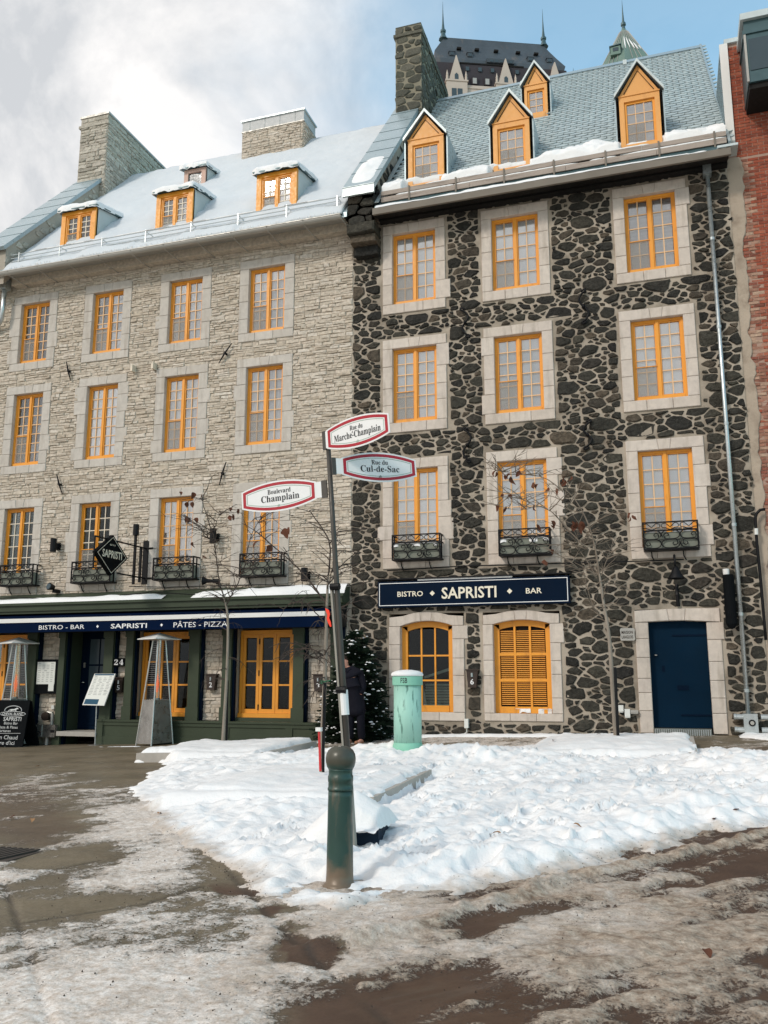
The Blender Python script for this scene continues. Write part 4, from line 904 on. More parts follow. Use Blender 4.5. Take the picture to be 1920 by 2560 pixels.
# roof with shingles
ANG = math.atan(1.17); CA, SA = math.cos(ANG), math.sin(ANG); YR = 22.9
roof = MB().prism([(-5.86, 17.36, RS(17.36) - .03), (-5.86, YR, RS(YR) - .03), (-5.86, 28.4, RS(17.4)), (-5.86, 28.4, RS(17.4) - .3), (-5.86, YR, RS(YR) - .35), (-5.86, 17.36, RS(17.36) - .15)], (7.56, 0, 0)).build('roof', 'flashdark', DB)
DORM = [(-5.21, -4.355, 17.9, 12.66, 13.84, 14.44), (-3.20, -2.37, 17.9, 12.66, 13.84, 14.50), (-.41, .438, 17.9, 12.70, 13.90, 14.60), (-2.80, -2.215, 20.4, 15.64, 16.49, 17.03)]
def roof_pt(x, t, h=0): return (x, 17.4 + t * CA - SA * h, 12.05 + t * SA + CA * h)
TW, TE = .285, .172
def tile(mb, x, t, j=0.0):
    a, b = TW / 2 - .004, TW * .27; h0, h1 = .030 + j, .006
    o = [(-b, t, h0), (b, t, h0), (a, t + .062, h0 * .8), (a, t + TE + .05, h1), (-a, t + TE + .05, h1), (-a, t + .062, h0 * .8)]
    lo = [(-b, t, 0), (b, t, 0), (a, t + .062, 0), (-a, t + .062, 0)]
    v = [roof_pt(x + p[0], p[1], p[2]) for p in o] + [roof_pt(x + p[0], p[1], p[2]) for p in lo]
    mb.add(v, [(0, 1, 2, 3, 4, 5), (6, 7, 1, 0), (7, 8, 2, 1), (9, 6, 0, 5)])
tmb = MB(); tile(tmb, 0, 0); base = Vector(roof_pt(0, 0)); tmb.v = [tuple(Vector(p) - base) for p in tmb.v]; tme = tmb.mesh('shingle', 'slate', center=False)[0]
L = (YR - 17.4) / CA; cells = []; k = 0; t = .15
while t < L - .22:
    x = -5.86 + (TW / 2 if k % 2 else TW)
    while x < 1.70:
        yy = 17.4 + (t + .1) * CA; zz = RS(yy)
        if not any(d0 - .02 < x < d1 + .02 and yy > y0 - .05 and yy < y0 + (za - RS(y0)) / 1.17 - abs(x - (d0 + d1) / 2) * .9 for d0, d1, y0, zb, zs, za in DORM): cells.append((x, t))
        x += TW
    t += TE; k += 1
cells_vis = [c for c in cells if c[1] > 1.0]; cset = set(cells_vis[:300]); rest = MB()
for c in cells:
    if c in cset: inst(tme, 'shingle', roof_pt(c[0], c[1], 0), roof)
    else: tile(rest, c[0], c[1], rng.uniform(0, .004))
rest.build('shingle_field', 'slate', roof, kind='stuff')
MB().hexa([(-5.86, YR - .02, RS(YR) + .02), (1.74, YR - .02, RS(YR) + .02), (1.74, YR + .3, RS(YR) - .14), (-5.86, YR + .3, RS(YR) - .14)],
          [(-5.86, YR - .26, RS(YR) - .23), (1.74, YR - .26, RS(YR) - .23), (1.74, YR + .2, RS(YR) - .3), (-5.86, YR + .2, RS(YR) - .3)]).build('ridge_cap', 'flash', roof)
for x in (-3.2, -.35): MB().box(x, x + .1, YR - .32, YR - .24, RS(YR) - .32, RS(YR) - .18).build('ridge_clip', 'flashpale', roof)
MB().hexa([roof_pt(-5.86, 0, .03), roof_pt(-5.76, 0, .03), roof_pt(-5.76, L, .03), roof_pt(-5.86, L, .03)], [roof_pt(-5.86, 0, .055), roof_pt(-5.76, 0, .055), roof_pt(-5.76, L, .055), roof_pt(-5.86, L, .055)]).build('valley_flashing', 'flashpale', roof)
MB().hexa([roof_pt(1.68, 0, .0), roof_pt(1.73, 0, .0), roof_pt(1.73, L, .0), roof_pt(1.68, L, .0)], [roof_pt(1.68, 0, .05), roof_pt(1.73, 0, .05), roof_pt(1.73, L, .05), roof_pt(1.68, L, .05)]).build('verge_trim', 'flash', roof)
def gable_dormer(x0, x1, y, zb, zs, za, cols, rows, scr):
    xm = (x0 + x1) / 2; w = x1 - x0; ins = .105 * w / .85; wx0, wx1, wz0, wz1 = x0 + ins, x1 - ins, zb + .02, zs - .14
    b = MB(); e = .0
    b.box(x0, wx0, y, y + .12, zb - .15, zs); b.box(wx1, x1, y, y + .12, zb - .15, zs); b.box(wx0, wx1, y, y + .12, wz1, zs); b.box(wx0, wx1, y - .015, y + .12, zb - .15, wz0)
    b.prism([(x0, y, zs + .001), (x1, y, zs + .001), (xm, y, za)], (0, .12, 0))
    d = b.build('dormer', 'dormer', DB)
    m = MB(); m.box(x0 - .01, x1 + .01, y - .02, y, zs - .012, zs + .012)
    i0 = .10; q = lambda x, z: (x, y - .012, z); ax, bx, cz = x0 + .11, x1 - .11, zs + .045; tip = za - .14
    m.build('pediment_rail', 'dormer', d)
    MB().tube([q(ax, cz), q(xm, tip), q(bx, cz)], .009, 4).build('pediment_moulding', 'soffit', d)
    fr = MB(); fw = .05
    fr.box(wx0, wx0 + fw, y + .04, y + .10, wz0, wz1); fr.box(wx1 - fw, wx1, y + .04, y + .10, wz0, wz1); fr.box(wx0 + fw, wx1 - fw, y + .04, y + .10, wz1 - fw, wz1); fr.box(wx0 + fw, wx1 - fw, y + .04, y + .10, wz0, wz0 + fw)
    sa = fr.build('sash', 'orange', d); a, c, z0, z1 = wx0 + fw, wx1 - fw, wz0 + fw, wz1 - fw; br = MB()
    for i in range(1, cols): x = a + (c - a) * i / cols; br.box(x - .009, x + .009, y + .05, y + .08, z0, z1)
    for k in range(1, rows): z = z0 + (z1 - z0) * k / rows; br.box(a, c, y + .053, y + .077, z - .009, z + .009)
    br.build('glazing_bars', 'bar', d)
    for i in range(cols):
        for k in range(rows): pane(d, a + (c - a) * i / cols + .009, a + (c - a) * (i + 1) / cols - .009, y + .065, z0 + (z1 - z0) * k / rows + .009, z0 + (z1 - z0) * (k + 1) / rows - .009)
    if scr: MB().box(a, a + (c - a) * 2 / 3, y + .045, y + .05, z0, z0 + (z1 - z0) * .48).build('insect_screen', 'screen', d)
    MB().box(wx0, wx1, y + .11, y + .115, wz0, wz1).build('blind', 'striped', d)
    yb = lambda z: 17.4 + (z - 12.05) / 1.17
    o = .095; gp = MB()
    for s in (-1, 1):
        xe = xm + s * (w / 2 + o); za2 = za + .07; ze = zs - .01
        xi = xm + s * (w / 2 + .03)
        A = [(xe, y - .11, ze), (xm, y - .11, za2), (xm, yb(za2) + .05, za2), (xe, yb(ze) + .05, ze)]; B = [(p[0], p[1], p[2] + .035) for p in A]
        MB().hexa(A, B).build('dormer_roof', 'flash', d)
        zf = RS(y + .04)
        MB().prism([(xe, y + .02, zf + .02), (xe, y + .02, ze), (xe, yb(ze), ze)], (-s * .03, 0, 0)).build('cheek', 'flash', d)
        MB().box(min(xi, xe - s * .03), max(xi, xe - s * .03), y + .10, y + .12, zf - .1, ze).build('cheek_recess', 'soffit', d)
        MB().hexa([(xe, y - .115, ze - .05), (xm, y - .115, za2 - .05), (xm, y - .115, za2 + .03), (xe, y - .115, ze + .03)], [(xe, y - .09, ze - .05), (xm, y - .09, za2 - .05), (xm, y - .09, za2 + .03), (xe, y - .09, ze + .03)]).build('verge_strip', 'flashpale', d)
for i, q in enumerate(DORM): gable_dormer(*q, 3 if i < 3 else 2, 4 if i < 3 else 3, i < 3)
def eave_snow():
    nx, ny = 190, 34; X = np.linspace(-5.72, 1.66, nx); T = np.linspace(.10, 1.75, ny); xx, tt = np.meshgrid(X, T, indexing='ij')
    tm = 1.15 + .65 * fbm(xx * 1.1, xx * 0, 3, 2) + .25 * sstep(-2.6, -1.2, xx) * (1 - sstep(-1.2, -.5, xx)) + .15 * fbm(xx * 4, tt * 0, 2, 9)
    h = .30 * np.sqrt(np.clip(1 - tt / tm, 0, 1)) * (1 + .5 * fbm(xx * 3, tt * 3, 3, 4)) + .10 * fbm(xx * 6, tt * 6, 3, 7) * (tt < tm)
    for d0, d1, y0, *_ in DORM[:3]: h = np.where((xx > d0 - .03) & (xx < d1 + .03) & (tt < .86), 0, h)
    h = np.where(tt < tm, np.maximum(h, .0), 0); h *= sstep(0, .12, tt + .05)
    P = np.stack([xx, np.maximum(17.4 + tt * CA - SA * h, 17.468), 12.05 + tt * SA + CA * h], -1).reshape(-1, 3); q = lambda i, j: i * ny + j
    mb = MB(); mb.v = P.tolist(); mb.f = [(q(i, j), q(i + 1, j), q(i + 1, j + 1), q(i, j + 1)) for i in range(nx - 1) for j in range(ny - 1) if h[i:i + 2, j:j + 2].max() > .004]
    mb.build('roof_snow', 'snow', roof, True, kind='stuff')
    nx, ny = 160, 7; X = np.linspace(-5.8, 1.62, nx); u = np.linspace(0, 1, ny); xx, uu = np.meshgrid(X, u, indexing='ij')
    t = np.maximum(.10 * np.sqrt(np.sin(np.pi * np.clip(uu, 0, 1))) * (1 + 1.0 * fbm(xx * 2.5, uu, 3, 3)), 0) - .02 * (xx > .9) * vnoise(xx * 6, uu, 3) * 3
    P = np.stack([xx, 17.22 + uu * .30 + .03 * fbm(xx * 3, uu * 0, 2, 8), 11.86 + t], -1).reshape(-1, 3); q = lambda i, j: i * ny + j
    mb = MB(); mb.v = P.tolist(); mb.f = [(q(i, j), q(i + 1, j), q(i + 1, j + 1), q(i, j + 1)) for i in range(nx - 1) for j in range(ny - 1)]; mb.build('gutter_snow', 'snow', roof, True, kind='stuff')
    w = .9
    nx, ny = 30, 24; X = np.linspace(-6.5, -5.9, nx); T = np.linspace(0, 1.9, ny); xx, tt = np.meshgrid(X, T, indexing='ij')
    h = np.maximum(.06 * (1 - ((xx + 6.2) / .3) ** 2) * np.clip(np.sin(math.pi * tt / 1.9), 0, 1) * (1.2 + 2.2 * fbm(xx * 3, tt * 3, 3, 6)), 0)
    zc = lambda y: RS(y) + .51 + .105
    P = np.stack([xx, 17.35 + tt * CA - .076 - SA * h, 12.05 + 1.17 * (-.05 + tt * CA) + .505 + .065 + CA * h], -1).reshape(-1, 3)
    q = lambda i, j: i * ny + j
    mb = MB(); mb.v = P.tolist(); mb.f = [(q(i, j), q(i + 1, j), q(i + 1, j + 1), q(i, j + 1)) for i in range(nx - 1) for j in range(ny - 1) if h[i:i + 2, j:j + 2].max() > .006]; mb.build('coping_snow', 'snow', DB, True)
eave_snow()
for z, ph in ((12.09, .12), (12.255, .10)):
    x = -5.72
    while x < 1.6:
        w = min(1.9 + rng.uniform(-.1, .2), 1.66 - x); MB().box(x, x + w - .006, 17.42 + rng.uniform(-.004, .004), 17.455, z, z + ph).build('guard_plank', 'wood', DB); x += w
for k in range(7): x = -5.05 + k * 1.08; MB().box(x - .018, x + .018, 17.40, 17.47, 11.98, 12.38).tube([(x, 17.47, 12.33), (x, 17.75, 12.36)], .012, 4).build('guard_post', 'gutterbrown', DB)
ps = MB()
for k in range(60):
    x = -5.6 + rng.random() * 7; L2 = rng.uniform(.2, .7); zz = 12.212 if rng.random() < .75 else 12.357; ps.tube([(x + L2 * i / 5, 17.44, zz + .01) for i in range(6) if x + L2 < 1.65], [.004, .022, .028, .026, .02, .004][:6] , 6) if x + L2 < 1.65 else None
ps.build('plank_snow', 'snow', DB, True, kind='stuff')
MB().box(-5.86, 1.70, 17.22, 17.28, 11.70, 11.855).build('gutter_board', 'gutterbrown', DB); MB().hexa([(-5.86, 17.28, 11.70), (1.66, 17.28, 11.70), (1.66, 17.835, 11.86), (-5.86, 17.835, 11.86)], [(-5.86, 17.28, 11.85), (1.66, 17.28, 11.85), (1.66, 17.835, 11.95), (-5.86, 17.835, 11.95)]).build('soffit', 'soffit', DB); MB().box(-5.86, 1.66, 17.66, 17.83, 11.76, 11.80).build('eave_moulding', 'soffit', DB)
MB().box(1.45, 1.84, 17.20, 17.6, 11.87, 11.92).build('eave_cap', 'flashpale', DB)
# firewall between the houses with corbelled foot
parapet(DB, -6.50, -5.88, 17.35, RS, 22.2, .505, 'flash', 'dark_stone', 'mortar_dark', 40, .07, .11)
MB().hexa([(-6.57, 17.235, RS(17.25) + .50), (-5.81, 17.235, RS(17.25) + .50), (-5.81, 17.18, RS(17.25) + .60), (-6.57, 17.18, RS(17.25) + .60)], [(-6.57, 17.22, RS(17.25) + .36), (-5.81, 17.22, RS(17.25) + .36), (-5.81, 17.16, RS(17.25) + .36), (-6.57, 17.16, RS(17.25) + .36)]).build('coping_front', 'flashpale', DB)
MB().box(-6.50, -5.88, 17.35, 17.86, 11.62, 12.6).build('corbel_wall', 'mortar_dark', DB); MB().prism([(-6.46, 17.42, 11.63), (-6.46, 17.84, 11.63), (-6.46, 17.84, 11.05), (-6.46, 17.78, 11.1)], (.56, 0, 0)).build('corbel', 'mortar_dark', DB)
cf = rubble((-6.49, -5.89, 11.60, 12.56), [], rng, ((.12, 400), (.09, 900), (.06, 900)), .65); lay(cf, lambda u, v, h: (u, 17.35 - h, v), 'dark_stone', DB, rng, .015, .05, 30, soft=(.006, .17))
cfs = rubble((17.36, 17.84, 11.6, 12.5), [], rng, ((.10, 400), (.07, 900)), .65); lay(cfs, lambda u, v, h: (-5.88 + h, u, v), 'dark_stone', DB, rng, .015, .04, 14, soft=(.006, .17))
for (a, c, z0, z1, yy) in ((-6.52, -5.86, 11.40, 11.64, 17.36), (-6.47, -5.87, 11.20, 11.385, 17.48), (-6.44, -5.88, 10.98, 11.185, 17.66)):
    mb = MB(); stone_solid(mb, [(a, z0), ((a + c) / 2, z0 - .02), (c, z0), (c, z1), ((a + c) / 2, z1 + .01), (a, z1)], lambda u, v, h: (u, yy - h, v), rng, .03, .05, .85, -.42); mb.build('corbel_stone', 'dark_stone', DB)
chimney(DB, -6.47, -5.72, 21.02, 24.2, 16.3, 19.60, 'moss_stone', 'mortar_moss', 75, .05, 'moss_stone', .0, .30, .62, ((.125, 300), (.095, 900), (.065, 1500)))
# wall irons, down pipe
def s_iron(x0, z0, x1, z1, flip):
    pts = []; s = -1 if flip else 1
    for i in range(19):
        t = i / 18; z = z0 + (z1 - z0) * t; x = x0 + (x1 - x0) * t + s * .085 * math.sin(2 * math.pi * t)
        pts.append((x, 17.77, z))
    for k in range(6): a = k * .8; pts.insert(0, (pts[0][0] - s * .04 * math.cos(a), 17.77, pts[0][2] + .028 * math.sin(a + .6)))
    for k in range(6): a = k * .8; pts.append((pts[-1][0] + s * .04 * math.cos(a), 17.77, pts[-1][2] - .028 * math.sin(a + .6)))
    b = MB(); b.tube(pts, .024, 5); b.tube([(x0 / 2 + x1 / 2, 17.88, z0 / 2 + z1 / 2), (x0 / 2 + x1 / 2, 17.73, z0 / 2 + z1 / 2)], .035, 6); b.build('wall_iron', 'black', DB, True)
s_iron(-3.93, 9.36, -3.86, 8.80, False); s_iron(-3.90, 6.62, -3.90, 6.0, False); s_iron(-1.36, 9.42, -1.33, 8.80, True); s_iron(-1.37, 6.56, -1.40, 6.08, True)
dp = MB().tube([(1.265, 17.74, 11.62), (1.265, 17.74, 6.2), (1.265, 17.74, .78)], .042, 10).build('down_pipe', 'galv', DB, True)
MB().box(1.18, 1.34, 17.62, 17.82, 11.60, 11.80).build('hopper', 'galv', dp)
for z in (10.2, 8.3, 6.3, 4.3, 2.6, 1.2): MB().tube([(1.265, 17.74, z - .03), (1.265, 17.74, z + .03)], .048, 10).build('pipe_collar', 'galv', dp)

# ================================================================== BRICK BUILDING (far right)
BB = thing('brick_building', (4, 18, .4), 'worn red brick building with peeling beige render at the right edge', 'building')
MB().box(1.72, 8.0, 17.92, 27, -.2, 14.66).build('wall', 'brickmortar', BB)
bk = courses((1.74, 2.72, 4.2, 12.0), rng, .068, .215, .005); bk2 = courses((1.86, 2.72, 12.0, 14.62), rng, .068, .215, .005)
bfr = lambda u, v, h: (u, 17.92 - h, v)
vis = lambda P: (1 if P[0][0] < 2.36 else .2) * parea(P) * (1 if P[0][1] > 9.8 else .3)
lay(bk2 + [p for p in bk if p[0][0] > 2.02 or rng.random() < .1], bfr, 'brick', BB, rng, .004, .012, 260, 'brick', .94, -.01, .3, vis)
lay([p for p in bk if p[0][0] <= 2.02], bfr, 'brickpale', BB, rng, .0, .014, 40, 'brick', .90, -.01, .6, vis)
def render_sheet():
    nx, nz = 16, 190; v = []; f = []; zs = np.linspace(-.1, 12.0, nz)
    xr = 1.88 + .07 * fbm(zs * 1.2, zs * 0, 4, 3) * 2 + .05 * np.where(zs < 9, 0, (zs - 9) / 3)
    for i in range(nx):
        for k in range(nz):
            u = i / (nx - 1); x = 1.66 + (xr[k] + .05 * fbm(zs[k:k + 1] * 6, zs[k:k + 1] * 0, 2, 4)[0] * 2 - 1.66) * u; y = 17.885 + .012 * float(fbm(np.array([x * 5]), np.array([zs[k] * 5]), 3, 2)[0]) + (.04 if i == nx - 1 else 0); v.append((x, y, zs[k]))
    mb = MB(); mb.v = v; mb.f = [(i * nz + k, (i + 1) * nz + k, (i + 1) * nz + k + 1, i * nz + k + 1) for i in range(nx - 1) for k in range(nz - 1)]; mb.build('render_coat', 'plasterwall', BB, True)
render_sheet()
MB().box(1.80, 8.05, 17.86, 27.05, 14.66, 14.76).build('parapet_cap', 'flashpale', BB)
MB().box(1.70, 1.86, 17.86, 17.925, 12.1, 14.66).build('corner_trim', 'white', BB)
ck = MB()
for i in range(52):
    for k in range(15):
        y = 17.95 + i * .16 + (.08 if k % 2 else 0); z = 12.1 + k * .17
        ck.add([(1.716, y, z), (1.716, y + .152, z), (1.70, y + .152, z + .0), (1.70, y, z), (1.716, y, z + .2), (1.716, y + .152, z + .2)], [(3, 2, 5, 4), (0, 1, 2, 3)])
ck.build('slate_cladding', 'flash', BB, kind='stuff')
bay = MB().box(2.10, 4.6, 17.0, 17.9, 13.05, 14.42).build('oriel_window', 'flashdark', BB)
MB().box(2.04, 4.7, 16.92, 17.9, 14.42, 14.56).build('oriel_roof', 'flashpale', bay); MB().box(2.16, 3.1, 16.985, 17.0, 13.3, 14.0).build('pane', 'farglass', bay); MB().box(2.07, 4.62, 16.97, 17.9, 14.12, 14.20).build('oriel_moulding', 'flashdark', bay)
MB().box(2.08, 2.12, 16.96, 17.0, 13.05, 14.1).build('oriel_post', 'gutter', bay); MB().box(2.12, 4.6, 17.05, 17.9, 12.93, 13.05).build('oriel_base', 'soffit', bay)

COVER = ['4444444444444444444444555555555544444444', '4444444444444444444444557665444554444444', '4444444444444444444444568674344444444444', '4444444444444444444444337763334444444444', '4444444444444444444333433567455534444444', '4444444444444444333331253377665644444444', '4444444444433333333441241567676555444444', '4444444333333333344725435566467555544444', '4443333333333333345235514555366555544444', '3333333333333333331217224555455554444444', '3333333333333333223256334455443544444444', '3333333333333322123665444454443434444444', '3333333333333221115754444444444433444444', '3333333333322222156654444444444333344444', '3333333333222222565544444444444333344444', '3333333322223334554444444444444333344444', '3333332222233344444433444444444333344444', '3333222222333344333333344444444333334444', '3332222222343442233333334444443333334444', '3222222223443312233333334444433333333444', '2222222224432012233333334444433333333444', '2222222234220012223333334444333333333444', '2222111232110112222333344444333333333344', '2221111211100122222333344444333223333344', '2111101111001122222333344444333223333334', '1110011111011122222333444444333223333334', '1100010001111122223333444444332223333333', '1000110001111122223333444444332223333333', '0000100011111222223334444444332223333333', '0001000111111222233334444444333223333333', '0000000111112222233334444444333223333333', '0000001111112222233344444444333222333333', '0000001111122222333344444444333222333333', '0000011111122222333344444444333222333333', '0000111011222223333444444444333222333333', '0000110011222223333444444443333222333333', '0001100112222223333444444443333222333333', '0011100112222233334444444443333222233333', '0111001122222233334444444443333222233333']
DIRT = ['3333333333333333333322222233445555444444', '3333333333333333332222222223555555544444', '3333333333333333222222221224676665554444', '3333333333333322222222222235787776555444', '3333333333332222222222232243655686655544', '3333333333322222222222222244455676655554', '3333333332222222222223321334545666655555', '3333333322222222222132322334544666655555', '3333332222222233222222222345655566655555', '3333222222233333333332222345555566655555', '3322222223333333344322223345555566655555', '3222222333333334443222223344555666665555', '2222223333333344442122223344555677665555', '2222233333333444422222223344455677665555', '2222333333334444222222223334455677665555', '2222333333344442222222223334455667665555', '2223333333444422222222222333445566665555', '2223333333444322222222222233344556655555', '2233333334443221222222222223344455555555', '2233333333432211222222222222334445555555', '2223333333332111222222222222333444455555', '2222223333321111111111122222233344445555', '2222222332211111111111112222233334444455', '2222222322111111111111111222223334444444', '2222222221111111111111111112223334444444', '2222222221111111111111111111222334444444', '2222222211111111111111111111222334444444', '2222222111111111111111111111222334444444', '2222221111111111111111111111222334444444', '2222211111001111111111111111222334444444', '2121111110011111111111111111222333444444', '1111111100011111111111111111222333444444', '1111111000011111111111111111222333444444', '1111110000111111111111111111222233333444', '1111110000111111111111111111222233333444', '1111100001111111111111111111222233333444', '1111000001111111111111111111222233333344', '1110000011111111111111111111222233333344', '1110000011111111111111111111222233333344']
# ================================================================== CHATEAU TOWERS on the cliff behind
CT = thing('chateau_tower', (-30, 165, 20), 'dark steep roofed castle hotel tower with stone gables far behind the slate roof', 'tower')
CLo = Vector((-39.06, 160.0, 0)); Ce = Vector((math.cos(R(23.7)), math.sin(R(23.7)), 0)); Cn = Vector((-Ce.y, Ce.x, 0))
def cp(s, d, z): return tuple(CLo + Ce * s + Cn * d + Vector((0, 0, z)))
def ring(b, lv):
    v = []; 
    for z, s0, s1, d in lv: v += [cp(s0, -d, z), cp(s1, -d, z), cp(s1, d, z), cp(s0, d, z)]
    n = len(lv); f = [(4 * i + k, 4 * i + (k + 1) % 4, 4 * i + 4 + (k + 1) % 4, 4 * i + 4 + k) for i in range(n - 1) for k in range(4)]
    b.add(v, f + [(3, 2, 1, 0), (4 * n - 4, 4 * n - 3, 4 * n - 2, 4 * n - 1)]); return b
ring(MB(), [(126.3, -2.05, 25.2, 4.0), (127.6, -2.0, 25.6, 3.7), (130.4, -1.85, 24.2, 2.3), (133, -.6, 23.0, 1.1), (135.0, .5, 22.1, .35), (135.25, .5, 22.1, .3)]).build('roof', 'chateauroof', CT)
ring(MB(), [(120.4, -2.1, 27.0, 4.75), (126.3, -2.08, 25.6, 4.1)]).build('mansard', 'chateauwall', CT)
ring(MB(), [(20, -2.3, 27.2, 4.95), (120.4, -2.3, 27.2, 4.95)]).build('wall', 'chateaustone', CT)
ring(MB(), [(126.2, 3.0, 16.5, 4.25), (126.5, 3.0, 16.5, 4.25)]).build('roof_ledge', 'soffit', CT)
def cbox(b, s0, s1, d0, d1, z0, z1): return b.hexa([cp(s0, d0, z0), cp(s1, d0, z0), cp(s1, d0, z1), cp(s0, d0, z1)], [cp(s0, d1, z0), cp(s1, d1, z0), cp(s1, d1, z1), cp(s0, d1, z1)])
cbox(cbox(MB(), 4.3, 10.4, -5.1, -4.7, 119.9, 120.6), 14.9, 20.5, -5.1, -4.7, 119.9, 120.6).build('balustrade', 'chateaustone', CT)
for i, s in enumerate((2.1, 12.4, 22.8)):
    g = MB(); g.prism([cp(s - 1.62, -5.3, 121.3), cp(s + 1.62, -5.3, 121.3), cp(s + .08, -5.3, 127.2), cp(s - .08, -5.3, 127.2)], Cn * 1.6)
    cbox(g, s - 2.15, s + 2.15, -5.6, -4.2, 100, 121.0); cbox(g, s - 2.35, s + 2.35, -5.75, -4.2, 120.95, 121.3)
    G = g.build('stone_gable', 'chateaustone', CT)
    for q in (-1.95, 1.95): MB().lathe([(.25, 0), (.28, .9), (.18, 1.0), (.26, 1.2), (.02, 2.3)], cp(s + q, -5.4, 121.3), 6).build('pinnacle', 'chateaustone', G)
    MB().prism([cp(s - .38, -5.36, 121.5), cp(s + .38, -5.36, 121.5), cp(s + .38, -5.36, 122.7), cp(s, -5.36, 123.1), cp(s - .38, -5.36, 122.7)], Cn * .05).build('window', 'farglass', G)
    for q in (-1.1, .1): cbox(MB(), s + q, s + q + 1.0, -5.66, -5.55, 117.5, 119.3).build('window', 'farglass', G)
for s in (3.3, 7.1, 11.2, 15.9, 19.8):
    v = cbox(MB(), s - .45, s + .45, -2.6, -1.5, 130.95, 131.35).build('roof_vent', 'soffit', CT)
for s in (1.6, 5.39, 18.2, 22.3):
    v = MB(); cbox(v, s - .55, s + .55, -3.4, -2, 128.6, 129.5); v.prism([cp(s - .7, -3.5, 129.5), cp(s + .7, -3.5, 129.5), cp(s, -3.0, 131.4)], Cn * 1.0); v = v.build('roof_dormer', 'chateauroof', CT)
    cbox(MB(), s - .33, s + .33, -3.46, -3.4, 128.7, 129.35).build('pane', 'farglass', v)
cbox(MB(), 8.7, 14.5, -4.3, -2.6, 126.9, 127.8).build('long_dormer', 'chateauroof', CT)
for i in range(5): cbox(MB(), 9.4 + i * 1.0, 10.1 + i, -4.36, -4.3, 127.0, 127.5).build('pane', 'farglass', CT)
for s, z in [(4.55, 124.4), (7.18, 124.4), (9.8, 124.4), (15.0, 124.4), (17.4, 124.4), (20.0, 124.4)]: cbox(MB(), s - .35, s + .35, -4.55, -4.2, z, z + .9).build('window', 'farglass', CT)
for s, z in [(5.92, 121.0), (8.54, 121.0), (16.5, 121.0), (19.0, 121.0)]:
    w = cbox(MB(), s - .65, s + .65, -5.0, -4.3, z, z + 1.7).build('window_frame', 'chateaustone' if 0 else 'chateauwall', CT); cbox(MB(), s - .4, s + .4, -5.06, -5.0, z + .1, z + 1.4).build('window', 'gutter', w)
for s in (.4, 22.25): MB().lathe([(1.0, 0), (.55, .9), (.42, 1.6), (.60, 1.75), (.62, 2.2), (.34, 2.5), (.20, 4.0), (.09, 6.5), (.02, 9.3)], cp(s, 0, 134.9), 8).build('finial', 'flashdark', CT)
TT = thing('green_turret', (-2.1, 170, 20), 'pointed green copper turret with snow streaks far behind the roof ridge', 'tower')
MB().lathe([(7.2, 20), (7.2, 125), (6.9, 125.5), (3.3, 132.0), (1.1, 136.3), (.5, 137.1), (.42, 137.4)], (-2.15, 172, 0), 8).build('roof', 'chateaugreen', TT)
MB().lathe([(.45, 0), (.30, .9), (.55, 1.1), (.5, 1.7), (.25, 2.0), (.12, 4.5), (.02, 7.3)], (-2.13, 172, 137.2), 8).build('finial', 'flashdark', TT)
rb = MB()
for k in range(40):
    a = 2 * math.pi * (k + .5) / 40; rb.tube([(-2.15 + r * math.cos(a), 172 + r * math.sin(a), z) for r, z in ((6.6, 125.4), (3.22, 132.0), (1.08, 136.3))], .06, 4)
rb.build('seam', 'gutter', TT, kind='stuff')
sn = MB()
for k, (x0, z0, x1, z1, w) in enumerate(((-1.9, 129.2, -2.15, 134.0, .35), (-1.0, 129.2, -1.75, 133.6, .30), (-.1, 129.0, -1.2, 132.8, .4), (.6, 128.9, -.4, 131.6, .35), (1.2, 129.2, .5, 131.2, .3), (-.5, 130.8, -1.0, 132.4, .2))):
    n = 8; r = lambda z: 6.9 - (z - 125.5) * 3.6 / 6.5 if z < 132 else 3.3 - (z - 132) * 2.2 / 4.3
    pts = []
    for i in range(n + 1):
        z = z0 + (z1 - z0) * i / n; x = x0 + (x1 - x0) * i / n; dx = x + 2.15; rr = r(z) * .985; y = 172 - math.sqrt(max(.1, rr * rr - dx * dx)); pts.append((x, y, z))
    sn.tube(pts, [w * .4 * math.sin(math.pi * (i + .6) / (n + 1.2)) for i in range(n + 1)], 6)
sn.build('snow_streak', 'snow', TT, kind='stuff')
v = MB().box(-4.9, -2.9, 166.2, 168.5, 127.5, 129.3).build('turret_dormer', 'chateaugreen', TT); MB().box(-4.4, -3.3, 166.14, 166.2, 128.2, 129.0).build('pane', 'farglass', v); MB().hexa([(-5.1, 166.0, 129.3), (-2.7, 166.0, 129.5), (-2.7, 168.6, 130.0), (-5.1, 168.6, 129.8)], [(-5.1, 166.0, 129.5), (-2.7, 166.0, 129.7), (-2.7, 168.6, 130.2), (-5.1, 168.6, 130.0)]).build('dormer_roof', 'flashdark', v)
SPL = ['slender dark roof spike nearest the castle tower, behind the ridge', 'short roof spike midway between castle tower and turret', 'thin roof spike just left of the green turret', 'thin tall spike just right of the green turret', 'small cone topped spike far right behind the ridge']
for (x, z0, z1, w), lb in zip(((-13.1, 126, 132.2, .5), (-9.08, 126, 130.8, .4), (-6.9, 126, 131.3, .3), (2.03, 126, 132.5, .3), (4.3, 126, 131.2, 1.15)), SPL):
    t = tag(MB().lathe([(w * 2.2, -100), (w * 2.2, 0), (w * 1.4, z1 - z0 - 4.4), (w, z1 - z0 - 3.4), (w * .45, z1 - z0 - 2.2), (.12, z1 - z0 - 1.4), (.02, z1 - z0)], (x, 174, z0), 8).build('roof_spire', 'flashdark'), lb, 'spire', 'roof spikes behind the ridge')

